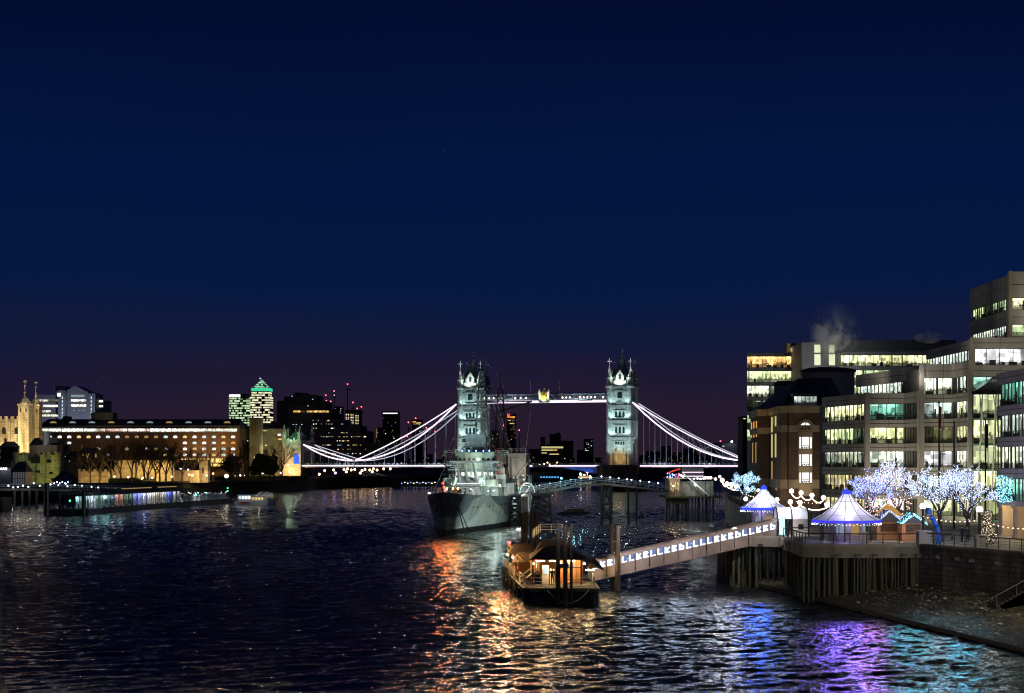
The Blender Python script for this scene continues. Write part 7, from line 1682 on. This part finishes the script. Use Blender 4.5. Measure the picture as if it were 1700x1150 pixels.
# cranes
def crane(px_,ytop,Y,label,lean=8,jy=-10,red=True,mid=None):
    t_=thing('tower_crane',label,'crane',(PX(px_,Y),Y,0),0,'distant cranes with red lights'); zt=PZ(ytop,Y); w_=Y*.0004
    q=MB(); q.beam((PX(px_,Y),Y,0),(PX(px_,Y),Y,zt-w_*6),w_*1.2); q.build('mast',M['dark'],t_,world=True)
    q=MB(); q.beam((PX(px_-3,Y),Y,zt-w_*9),(PX(px_+lean,Y),Y,zt-w_*9-jy*Y/F*.0),w_); q.beam((PX(px_,Y),Y,zt-w_*6),(PX(px_+lean*.9,Y),Y,zt-w_*9),w_*.4); q.build('jib',M['dark'],t_,world=True)
    q=MB(); q.ball((PX(px_,Y),Y-1,zt),Y*.00042,6); q.build('beacon',G['redfar'],t_,world=True)
    if mid: q=MB(); q.ball((PX(px_,Y),Y-1,PZ(mid,Y)),Y*.00035,6); q.build('beacon',G['white'],t_,world=True)
crane(577,637.5,2600,'tallest distant crane with a single red light above the pale towers',mid=None)
crane(555,649,2500,'distant crane with red top light right beside the stepped hotel roof',5,mid=656)
crane(541,656,2450,'distant crane with a red light just over the hotel terrace',4); crane(549,666,2400,'short distant crane with a red light over the hotel terrace',4); crane(542,665,2380,'shortest crane light over the hotel terrace, left of its neighbour',3)
crane(600,675,2700,'distant crane with a red light above the banded lit tower',4); crane(617,719,2300,'low crane with a red light left of the dark residential tower',4)
crane(678,701,2600,'low crane with an orange-red light left of the orange-topped tower',4); crane(708,710,2500,'low crane with a red light behind the suspension chain',3); crane(862,714,2600,'low crane with a faint red light right of the red-topped tower',3)
for i_,(px_,yt_,Y_) in enumerate(((532,664,2420),(586,668,2650),(593,678,2640),(656,690,2550),(690,694,2600),(722,716,2500),(836,706,2600),(1196,732,2300))): crane(px_,yt_,Y_,['small crane with a red light over the left shoulder of the stepped hotel','crane light left of the banded far tower top','crane light right over the banded far tower','crane light above the white-banded residential tower','crane light over the orange-crowned tower','crane light behind the upper suspension chain','crane light left of the red-topped tower','crane light behind the right end of the bridge'][i_],3)
for px_,py_ in ((665,727),(671,725),(676,724),(700,723)): crane(px_,py_,2350+px_,'small red crane light low behind the suspension chain, '+{665:'first',671:'second',676:'third',700:'last'}[px_]+' from the left',2)
# far skyline towers
bld('tower_block','banded white-lit far tower just right of the stepped hotel',573,598,682,3000,40,'citydark',[(574+k%3*8,687+2.6*j,5.5,1.1,('white','yellow','warm')[(k+j)%3]) for j in range(7) for k in range(3)],cat='tower block')
bld('tower_block','slim far tower dotted with lilac and white construction lights',554,568,676,2900,30,'citydark',nwin=16,cols=('white','cool','white','orange'),cat='tower block',seed=5,ww=1.2,wh_=.9,ybot=695)
bld('tower_block','dark residential tower with a white lit top band',635,661,684,1800,30,'citydark',[(636,685,24,1.8,'white')],nwin=14,seed=8,cat='tower block',ybot=745,ww=1.2,wh_=.8)
bld('tower_block','shorter dark block leaning against the white-banded residential tower',624,636,711,1790,30,'citydark',[(625,711,.8,16,'warmdim')],nwin=8,seed=9,cat='tower block',ww=1,wh_=.8)
bld('tower_block','far tower with an orange lit crown behind the suspension chain',684,700,698,2500,30,'citydark',[(685,699,6,2,'orange'),(692,701,7,1.5,'warm'),(686,703,12,1.2,'warmdim')],nwin=9,seed=10,cat='tower block',ybot=725,ww=1,wh_=.7)
bld('tower_block','far tower with red rooftop lights between the bridge towers',841,857,688,2200,30,'citydark',[(842,689,3,4,'orange'),(846,691,9,2.4,'orange'),(846,702,8,1.5,'yellow'),(843,697,5,1,'warm')],nwin=13,seed=11,cat='tower block',ybot=735,ww=1,wh_=.8)
q=MB(); q.box(PX(842,2195),PX(846,2195),2190,2195,PZ(692,2195),PZ(687,2195)); o=q.build('rooftop_light',glow('roof_red',(1,.04,.03),3)); o.parent=[x for x in COL.objects if x.get('label','').startswith('far tower with red rooftop')][0]; o.matrix_parent_inverse=Matrix.Identity(4); o.location=-Vector(o.parent.location)
bld('tower_block','far block dotted with white windows just left of the red-topped tower',816,828,716,2100,30,'citydark',nwin=16,seed=12,cat='tower block',ybot=745,ww=.9,wh_=.8,cols=('white','cool','warm'))
bld('office_building','low office with bright yellow-green lit floors between the bridge towers',898,937,739,1450,20,'citydark',[(899,741,36,3,'yellow'),(899,746,20,2.2,'yellow'),(920,746,5,2,'orange'),(899,751,9,1.6,'yellow'),(912,753,16,1.4,'warm')],cat='office building')
bld('tower_block','plain dark slab block left of the lit yellow office',898,905,727,1900,20,'citydark',cat='tower block'); bld('tower_block','dark angular block above the lit yellow office',913,931,722,1950,20,'citydark',cat='tower block',steps=((924,930,718,2),))
bld('tower_block','dark flat block sloping right above the lit yellow office',926,952,733,1940,20,'citydark',nwin=4,seed=14,cat='tower block')
bld('tower_block','small block with white lit windows left of the right bridge tower',970,985,730,1800,20,'citydark',nwin=12,seed=15,cat='tower block',ybot=750,ww=1.2,wh_=.8,cols=('white','cool'))
bld('tower_block','small block with white windows behind the right suspension chain',1185,1193,737,1700,20,'citydark',[(1186,740,3,2.4,'white'),(1190,740,2,2.4,'white'),(1186,744,3,2,'white')],cat='tower block')
bld('office_building','pale blue-grey building with a bright white mast lamp at the bridge end',1198,1224,736,1250,20,'citygrey2',[(1199,740,4,1,'cool')],cat='office building')
q=MB(); q.ball(P(1215,733,1245),.8,6); tag(recentre(q.build('mast_lamp',G['lampw'])),'bright white lamp on top of the pale building at the bridge end','lamp')
bld('tower_block','tall dark narrow block with orange top lamp at the left edge of the brick house',1233,1241,692,700,15,'citydark',[(1234,694,4,1.5,'warm')],cat='tower block')
rn=random.Random(77)
k=0; xs=500
low=[]
for (a,b_,ymin,ymax,n_) in ((515,760,748,764,17),(812,1000,745,764,17),(1062,1240,740,762,20)):
    for i in range(n_):
        px_=a+(b_-a)*(i+rn.uniform(-.2,.5))/n_; w_=rn.uniform(9,24); low.append((px_,min(px_+w_,b_),rn.uniform(ymin,ymax),rn.uniform(1350,2400)))
for i,(a,b_,yt,Y) in enumerate(low):
    bld('distant_building','low dark building with a few lit windows in the distant skyline beyond the bridge',a,b_,yt,Y,20,'citydark',nwin=rn.randint(2,5),seed=200+i,group='low distant buildings beyond the bridge',cols=('white','warm','yellow','cool','warmdim','orange'),ww=.8,wh_=.7,ybot=772)
# ================================================================== riverside trees of the castle wharf
def bare_tree(px_,Y,h,label,seed,spread=.8,group='bare trees along the castle wharf'):
    rn=random.Random(seed); mb,tips=tree_mesh(rn,h,spread,5,.42,.30); zmx=max(max(a.z,b.z) for a,b,_ in tips); k_=h/zmx
    t_=thing('bare_tree',label,'tree',(PX(px_,Y),Y,6),0,group)
    tr_=MB(); tr_.tube((0,0,-.1),tips[0][1]*k_,.42,.30,n=8); tr_.build('trunk',M['bark'],t_)
    mb.v=[(a*k_,b*k_,c*k_) for a,b,c in mb.v]; mb.build('crown',M['bark'],t_); return t_
proto=[bare_tree(185,690,17,'first bare wharf tree from the left',31),bare_tree(201,692,19,'second bare wharf tree from the left',32),bare_tree(219,688,20,'third bare wharf tree from the left',33)]
for i,(px_,Y,s_) in enumerate(((165,688,1.0),(225,694,.95),(239,690,1.05),(245,696,1.0),(258,692,.95),(265,697,1.0),(275,690,1.05),(287,694,.9),(150,690,.9),(302,698,.95),(318,702,.9),(352,722,.95),(392,740,1.0),(408,742,1.05),(468,760,.95),(455,757,1.0))):
    dup(proto[i%3],(PX(px_,Y),Y,6),rn.uniform(0,6),None,None,(s_,s_,s_*rn.uniform(.9,1.05)))['label']=('bare wharf tree '+('in the gap left of the first tall wall tree','just right of the third','over the amber curtain wall','close behind its neighbour over the curtain wall','leaning over the right half of the curtain wall','thin-crowned near the right half of the curtain wall','in front of the right end of the curtain wall','at the right corner of the curtain wall','leftmost, in front of the low amber wall','above the low pale wall','right of the low pale wall','left of the bright wharf lamp','right of the bright wharf lamp','beside the dark evergreen','nearest the bridge abutment','just left of the tree nearest the abutment')[i])
def leafy(px_,Y,h,w_,label,seed,n_=1500):
    rn=random.Random(seed); t_=thing('evergreen_tree',label,'tree',(PX(px_,Y),Y,6)); q=MB(); q.tube((0,0,0),(0,0,h*.4),.5,.35,n=8); q.build('trunk',M['bark'],t_)
    q=MB(); bl_=[(rn.uniform(-.6,.6)*w_,rn.uniform(-.6,.6)*w_,h*rn.uniform(.35,.85),rn.uniform(.35,.6)*w_) for _ in range(9)]
    for k in range(n_):
        c=rn.choice(bl_); v=Vector((rn.gauss(0,1),rn.gauss(0,1),rn.gauss(0,1))).normalized()*c[3]*rn.uniform(.7,1.08); p_=Vector(c[:3])+v; a=Vector((rn.uniform(-1,1),rn.uniform(-1,1),rn.uniform(-1,1))).normalized()*rn.uniform(.3,.7); b_=a.orthogonal().normalized()*rn.uniform(.3,.6)
        if p_.z>.5: q.add([p_-a,p_+b_,p_+a,p_-b_],[(0,1,2,3)])
    q.build('crown',M['hedge'],t_); return t_
leafy(432,755,14,5.5,'broad dark evergreen tree left of the bridge abutment',61,1500); leafy(447,752,12,4.5,'lower dark evergreen tree close to the bridge abutment',62,1300); leafy(848,1500,28,12,'round dark tree mass between the bridge towers',63,900)
leafy(130,745,14,8,'dark leafy tree between the two castle walls',64,1200); leafy(385,765,12,6,'dark leafy tree behind the bright wharf lamp',65,1200)
q=MB(); rn=random.Random(8)
for k in range(5200):
    u=rn.random(); px_=180+u*330; Y=680+u*150+rn.uniform(-3,3)-.0; X=PX(px_,Y); q.add([(X,Y,5.9+rn.uniform(0,1.8)),(X+rn.uniform(.3,.9),Y+rn.uniform(-.4,.4),5.9+rn.uniform(0,1.8)),(X+rn.uniform(-.4,.4),Y,6.1+rn.uniform(.4,2.2))],[(0,1,2)])
tag(q.build('wharf_hedge',M['hedge']),'dark hedge and crowd of shrubs along the castle wharf edge','hedge',kind='stuff')
# embankment wall of the wharf and beyond the bridge
q=MB(); bp=[(-262,452),(-200,545),(-158,640),(-118,770),(-108,860),(-104,960),(-66,1010),(-40,1120)]
for a,c in zip(bp,bp[1:]): q.beam((a[0]+.3,a[1]-.2,6.3),(c[0]+.3,c[1]-.2,6.3),.9,.8)
tag(recentre(q.build('embankment_parapet',M['granite'])),'dark stone embankment parapet along the whole north bank','wall')
# ================================================================== wharf lamps
def wlamp(name,px_,py_,Y,mat,r_,label,group,post=True,light=None,lc=(1,.7,.4)):
    p_=P(px_,py_,Y); t_=thing(name,label,'street lamp',(p_.x,Y,min(6,p_.z-.5)),0,group)
    q=MB(); q.tube((p_.x,Y,min(6,p_.z-.5)),(p_.x,Y,p_.z-r_),.09,n=6); q.build('post',M['black'],t_,world=True); q=MB(); q.ball(p_,r_,8); q.build('lantern',mat,t_,world=True)
    if light: lamp('lamp_light',p_+Vector((0,.1,.6)),lc,light,.2,'SPOT',p_+Vector((0,6,-3)),165)
G['lw2']=glow('wharf_lamp_warm',(1,.62,.28),6); G['lw3']=glow('wharf_lamp_pink',(1,.72,.58),5); G['deckw']=glow('pier_small_lamp',(.9,.95,1),4)
pos=[(190,791),(213,792),(237,793),(253,793),(285,791),(314,788),(319,789),(343,789),(354,786)]
for i,(a,b_) in enumerate(pos): wlamp('wharf_lamp',a,b_,672+i*4,G['lw2'],.38,ORD[i]+' warm lamp from the left along the castle wharf walk','lamps along the castle wharf',light=500)
pos=[(391,789),(399,789),(407,789),(422,785),(436,785),(448,785),(454,783),(466,785),(481,783),(423,758),(443,759),(478,772)]
for i,(a,b_) in enumerate(pos): wlamp('wharf_lamp',a,b_,765+i*4,G['lw3'],.42,ORD[i]+' pinkish lamp between the bright wharf lamp and the bridge abutment','lamps left of the bridge abutment',light=300 if i%2 else None)
wlamp('bright_lamp',376,790,690,glow('brilliant_lamp',(1,.85,.65),35),.75,'single brilliant white-gold lamp on the wharf right of the pale wall',None,light=4500,lc=(1,.8,.5))
for i,(a,b_,m_) in enumerate(((530,787,'lw3'),(539,781,'pur'),(554,780,'lw3'),(557,785,'pur'),(571,779,'lw2'),(577,778,'lw2'),(583,780,'lw3'),(589,779,'lw2'),(601,781,'lw2'),(606,779,'lw2'),(614,780,'lw3'),(620,778,'lw2'),(626,780,'lw2'),(637,778,'lw2'),(648,778,'lw3'),(598,785,'lw3'),(575,783,'lw2'),(618,783,'lw3'))):
    if m_=='pur' and 'pur' not in G: G['pur']=glow('purple_lamp',(.5,.2,1),4)
    wlamp('quay_lamp',a,b_,985+(a-530)*.28,glow('cluster_%d'%i,(.5,.2,1) if m_=='pur' else (1,.60,.28),9),.72,ORD[i]+' lamp of the cluster glowing on the bank under the left bridge span','lamps on the bank under the left bridge span',light=500 if i%2==0 else None)
for i,(a,b_) in enumerate(((868,773),(873,774),(879,774),(884,773),(890,773),(896,772),(903,770),(909,768),(913,771),(922,772),(925,768),(934,774))):
    wlamp('quay_lamp',a,b_,1330+i*8,G['lw2'] if i!=4 else G['lampw'],.75,ORD[i]+' amber lamp on the far bank seen under the middle of the bridge','amber lamps on the far bank under the bridge',light=2500 if i%3==0 else None)
# blue-lit far shore strip
for i,(a,b_,c_) in enumerate(((905,795,'fairyteal'),(911,796,'fairyteal'),(917,795,'fairyteal'),(932,794,'fairyteal'),(970,789,'lw2'),(964,787,'lampw'),(975,783,'lw2'),(968,792,'lampw'),(979,791,'lw3'))):
    q=MB(); Y=1240; p_=P(a,b_,Y); q.ball(p_,1.0,6); q.tube((p_.x,Y,-.5),(p_.x,Y,p_.z),.15,n=5); tag(recentre(q.build('mooring_lamp',G[c_])),ORD[i]+' coloured lamp low on the water among moored boats under the bridge','lamp','lamps among the moored boats')
for i,(a,b_,Y,c_,lab) in enumerate(((892,935,1230,'fairyteal','long low river boat with turquoise lit windows under the bridge'),(955,985,1220,'lw2','moored vessel with warm scattered lamps left of the right bridge pier'))):
    t_=thing('river_boat',lab,'boat',(PX((a+b_)/2,Y),Y,0)); q=MB(); x0,x1=PX(a,Y),PX(b_,Y); q.prism([(x0,Y),(x0-2,Y+3),(x0,Y+6),(x1,Y+6),(x1+4,Y+3),(x1,Y)],-.5,2); q.box(x0+2,x1-3,Y+.6,Y+5.4,2,5); q.build('hull',M['black'],t_,world=True)
    for k in range(7): q=MB(); xx=x0+3+(x1-x0-7)*k/6; q.box(xx-.7,xx+.7,Y+.5,Y+.59,3,4.2); q.build('window',glow('boatwin%d%d'%(i,k),(.1,.5,.9) if i==0 else (1,.7,.4),.9),t_,world=True)
# ================================================================== boarding pier downstream of the bridge
dp=thing('downstream_pier','sloping steel truss gangway down to a dark pontoon, under the left bridge span','pier',(PX(650,1010),1010,0))
q=MB(); a,c=P(598,783,1035),P(655,798,1010)
for dz in (0,3.2): q.beam(a+Vector((0,0,dz-1.5)),c+Vector((0,0,dz-1.5)),.4)
for k in range(10): p0,p1=a.lerp(c,k/10),a.lerp(c,(k+1)/10); q.beam(p0+Vector((0,0,-1.5)),p1+Vector((0,0,1.7)),.22); q.beam(p0+Vector((0,0,1.7)),p1+Vector((0,0,-1.5)),.22); q.beam(p0+Vector((0,0,-1.5)),p0+Vector((0,0,1.7)),.22)
q.build('truss',M['steel'],dp,world=True); q=MB(); q.box(PX(655,1000),PX(735,1000),1000,1010,-.5,2.2); q.build('pontoon',M['black'],dp,world=True)
for k in range(12): q=MB(); q.ball(P(667+k*5,802-(k%2)*1.5,999),.3,6); q.build('lamp',G['fairyblue'] if k%3==0 else G['lw3'],dp,world=True)
lamp('pier_lamp',P(625,780,1000),(1,.9,.75),500,.3)
# ================================================================== castle pier pontoon on the left
cp=thing('passenger_pier','long floating passenger pier with a lit canopy hall in turquoise, orange and blue','pier',(-112,520,0))
A_=Vector((-119.5,458,0)); B_=Vector((-102.0,595,0)); d_=(B_-A_).normalized(); n_=Vector((d_.y,-d_.x,0)); L_=(B_-A_).length
def cb(mb,u0,u1,w0,w1,z0,z1):
    pt=[A_+d_*u-n_*w+Vector((0,0,z)) for z in (z0,z1) for (u,w) in ((u0,w0),(u1,w0),(u1,w1),(u0,w1))]; mb.add(pt,[(3,2,1,0),(4,5,6,7),(0,1,5,4),(1,2,6,5),(2,3,7,6),(3,0,4,7)])
q=MB(); cb(q,0,L_,0,11,-.8,1.5); q.build('hull',M['black'],cp,world=True); q=MB(); cb(q,.2,L_-.2,.2,10.8,1.51,1.6); q.build('deck',M['greypaint'],cp,world=True)
q=MB(); cb(q,1,92,-.2,11.2,5.3,5.7); cb(q,30,62,3,8,5.75,6.8); cb(q,64,86,3,8,5.75,6.8); q.build('canopy',M['slate'],cp,world=True)
for k in range(24): q=MB(); u=1+k*3.95; cb(q,u-.1,u+.1,.2,.4,1.6,5.3); q.build('canopy_post',M['steel'],cp,world=True)
q=MB(); cb(q,34,60,2.9,2.99,6.5,6.75); cb(q,66,84,2.9,2.99,6.5,6.75); q.build('roof_light_strip',G['warmdim'],cp,world=True)
pal=[('teal',(.3,.8,.85),.6),('ice',(.6,.85,1),1.0),('mint',(.35,.75,.6),.6),('teal2',(.2,.5,.55),.4),('coral',(1,.42,.25),1.0),('green',(.25,.5,.35),.5),('blue',(.05,.12,1),1.2),('lilac',(.6,.6,1),1.3),('cream',(1,.9,.7),.9),('cream2',(.95,.95,.85),.8),('blue2',(.05,.12,1),1.2),('grey',(.7,.75,.8),.5)]
for k in range(24):
    nm,c_,s_=pal[min(k//2,11)]; mm_=office('pier_%s_%d'%(nm,k),c_,tuple(min(1,x*.7+.3) for x in c_),s_*1.25,1.1,.18,.85)
    q=MB(); u0,u1=1.2+k*3.75,1.2+(k+1)*3.75-.25; pt=[A_+d_*u-n_*w+Vector((0,0,z)) for (u,z,w) in ((u0,1.7,4),(u1,1.7,4),(u1,4.9,4),(u0,4.9,4))]; q.quad(*pt,uv=[(0,0),(3.5,0),(3.5,1),(0,1)]); q.build('glazed_bay',mm_,cp,world=True)
rn=random.Random(15)
for k in range(80):
    u=rn.uniform(92,L_-4); q=MB(); q.octa(A_+d_*u-n_*rn.uniform(1,8)+Vector((0,0,rn.uniform(1.9,4.2))),.13); q.build('deck_light',G[rn.choice(('deckw','deckw','lw3','fairyteal'))],cp,world=True)
for k in range(30):
    u=1+k*L_/31; q=MB(); q.octa(A_+d_*u+n_*.1+Vector((0,0,1.7+.2*(k%2))),.12); q.build('edge_light',G['cool'],cp,world=True)
q=MB()
for k in range(60):
    u=92+k*.72; p_=A_+d_*u-n_*.3; q.tube(p_+Vector((0,0,1.6)),p_+Vector((0,0,2.8)),.05,n=4)
q.tube(A_+d_*92-n_*.3+Vector((0,0,2.8)),A_+d_*L_-n_*.3+Vector((0,0,2.8)),.06,n=4); q.build('railing',M['white'],cp,world=True)
# furniture-like clutter, benches on the open deck
q=MB()
for k in range(50): u=rn.uniform(93,L_-3); cb(q,u,u+rn.uniform(.5,1.6),rn.uniform(1,3),rn.uniform(3.2,6),1.6,rn.uniform(2.2,3.6))
q.build('bench',M['white'],cp,world=True)
q=MB(); p_=P(174,825,470); q.ball(p_,.35,8); q.build('lamp',G['fairyteal'] if False else glow('pier_turq',(.4,.95,1),20),cp,world=True)
for px_ in (158,178,200): lamp('pier_hall_lamp',P(px_,828,462),(.4,.85,1),70,.2)
for px_ in (300,330,360): lamp('pier_deck_lamp',P(px_,818,555),(1,.95,.85),400,.2,'SPOT',P(px_,845,556),140)
lamp('pier_hall_lamp',P(240,826,500),(.3,.4,1),60,.2)
for i,(px_,Y,ys,lab) in enumerate(((116,470,(820,831),'navigation mast with two green lights at the left end of the passenger pier'),(378,604,(810,815),'navigation mast with two green lights at the right end of the passenger pier'))):
    t_=thing('navigation_mast',lab,'mast',(PX(px_,Y),Y,0)); q=MB(); q.tube((PX(px_,Y),Y,-.5),P(px_,ys[0]-2,Y),.1,n=6); q.build('pole',M['dark'],t_,world=True)
    for y_ in ys: q=MB(); q.ball(P(px_,y_,Y),.28,8); q.build('green_lamp',glow('nav_green%d'%int(y_),(.05,1,.4),3),t_,world=True)
# dark work pontoon and dolphins at the left end
t_=thing('work_pontoon','black unlit work pontoon with bollards left of the lit passenger pier','pontoon',(PX(110,455),455,0)); q=MB(); q.box(PX(76,452),PX(150,452),450,466,-.6,1.6); q.build('hull',M['black'],t_,world=True)
for k in range(9): q=MB(); X=PX(82+k*8,452); q.tube((X,452,1.6),(X,452,3.0+.6*(k%3)),.18,n=6); q.build('bollard',M['dark'],t_,world=True)
for i,px_ in enumerate((78,139)): q=MB(); X=PX(px_,449); q.tube((X,449,-1),(X,449,9 if i==0 else 7),.55,n=10); tag(recentre(q.build('mooring_pile',M['black'])),['thick black mooring pile at the left end of the work pontoon','thick black mooring pile where the work pontoon meets the passenger pier'][i],'mooring pile')
# raised approach walkway on concrete piers
wy=thing('approach_walkway','raised pier approach on concrete columns with many small white lamps, far left','walkway',(-165,512,0))
wp=[(-172,500,6.2),(-150,512,6.1),(-131,500,5.9),(-124,520,5.6),(-116,540,5.3)]
q=MB(); r_=MB()
for a,c in zip(wp,wp[1:]):
    a,c=Vector(a),Vector(c); q.beam(a,c,5,.7)
    for off_ in (-2.3,2.3):
        n2=Vector((c.y-a.y,-(c.x-a.x),0)).normalized()*off_
        for k in range(12): p_=a.lerp(c,k/12)+n2; r_.tube(p_,p_+Vector((0,0,1.6)),.05,n=4)
        r_.tube(a+n2+Vector((0,0,1.6)),c+n2+Vector((0,0,1.6)),.06,n=4); r_.tube(a+n2+Vector((0,0,1.0)),c+n2+Vector((0,0,1.0)),.05,n=4)
q.build('deck',M['concrete'],wy,world=True); r_.build('railing',M['steel'],wy,world=True)
for px_,Y in ((24,506),(37,506),(49,506),(61,510),(74,510),(100,504),(128,506)): q=MB(); X=PX(px_,Y); q.tube((X,Y,-1),(X,Y,5.6),.38,n=10); q.build('column',M['concrete'],wy,world=True)
for px_,py_ in ((14,806),(22,809),(30,808),(38,806),(47,808),(56,802),(66,806),(84,804),(97,805),(109,803),(112,807),(124,805),(136,806),(152,808),(163,809),(168,813),(179,811),(190,812),(195,816),(217,814)): q=MB(); q.ball(P(px_,py_,505 if px_<140 else 520),.24,6); q.build('lamp',G['deckw'],wy,world=True)
for px_ in (30,70,110,150,190): lamp('walkway_light',P(px_,800,500),(.85,.9,1),90,.2)
q=MB(); q.box(PX(-20,495),PX(20,495),486,495,-1,4.0); tag(recentre(q.build('dark_quay_block',M['black'])),'black quay block with fenders at the far left edge of the water','quay')
lamp('left_edge_lamp',(PX(6,490),482,6.5),(1,.62,.2),160,.3)
lamp('spire_light',(PX(38,750),752,44),(1,.9,.7),1500,.2); lamp('spire_light',(PX(57,760),764,44),(1,.9,.7),1500,.2)
cn=thing('marquee','dark blue marquee with small blue lights behind the pier approach','marquee',(PX(100,560),590,6)); q=MB(); q.hip(PX(84,585),PX(120,585),585,595,8,11.5,.2); q.build('roof',M['coat'],cn,world=True); q=MB(); q.box(PX(86,585),PX(118,585),586,594,5.9,8); q.build('wall',M['coat'],cn,world=True)
for k in range(6): q=MB(); q.ball(P(90+k*4.5,802-(k%2)*2,583),.22,6); q.build('lamp',glow('marq%d'%k,(.45,.5,1),9),cn,world=True)
# tour boat
tb=thing('tour_boat','small white and blue tour boat with a red stripe beside the passenger pier','boat',(PX(420,556),556,0))
x0,x1=PX(388,556),PX(452,556)
q=MB(); q.prism([(x0,559),(x0+1.2,556),(x1-1.5,555.6),(x1+1.0,558.5),(x1-1.5,561.4),(x0+1.2,561)],-.3,1.3); q.build('hull',M['white'],tb,world=True)
q=MB(); q.box(x0+1.2,x0+5.8,556.4,560.6,1.31,3.4); q.box(x0+5.9,x1-2,556.8,560.2,1.31,2.8); q.build('cabin',M['white'],tb,world=True)
q=MB(); q.box(x0+1.0,x0+6,556.2,560.8,3.41,3.6); q.build('cabin_roof',M['blue'],tb,world=True)
q=MB(); q.box(x0+2.1,x0+5.4,555.55,555.7,.65,1.15); q.build('red_stripe',M['red'],tb,world=True)
for k in range(4): q=MB(); q.box(x0+1.7+k*1.05,x0+2.5+k*1.05,556.3,556.38,2.1,3.1); q.build('window',G['white'] if k else G['cool'],tb,world=True)
for k in range(4): q=MB(); q.box(x0+6.2+k*1.0,x0+6.9+k*1.0,556.7,556.78,1.9,2.6); q.build('window',G['warm'],tb,world=True)
for k in range(8): q=MB(); q.octa((x1-5.5+k*.75,556+.3*(k%2),3.4+.5*(k%3)),.13); q.build('deck_lamp',G['deckw'],tb,world=True)
q=MB(); q.tube((x0+3,558.5,3.6),(x0+3,558.5,5.2),.07,n=5); q.build('mast',M['blue'],tb,world=True)
q=MB()
for k in range(9): q.tube((x1-6.5+k*.75,556.6,1.3),(x1-6.5+k*.75,556.6,3.3),.05,n=4)
q.box(x1-6.8,x1-.2,556.4,560.5,3.3,3.4); q.build('awning_frame',M['steel'],tb,world=True)
lamp('boat_lamp',(x0+3,553,4),(.5,.8,1),60,.15); lamp('boat_lamp',(x1-4,553,4),(1,.95,.85),90,.15)
# keep every label within sixteen words
for o in list(COL.objects):
    if o.parent is None and o.get('label') and len(o['label'].split()) > 16: print('LONG', len(o['label'].split()), o['label'])
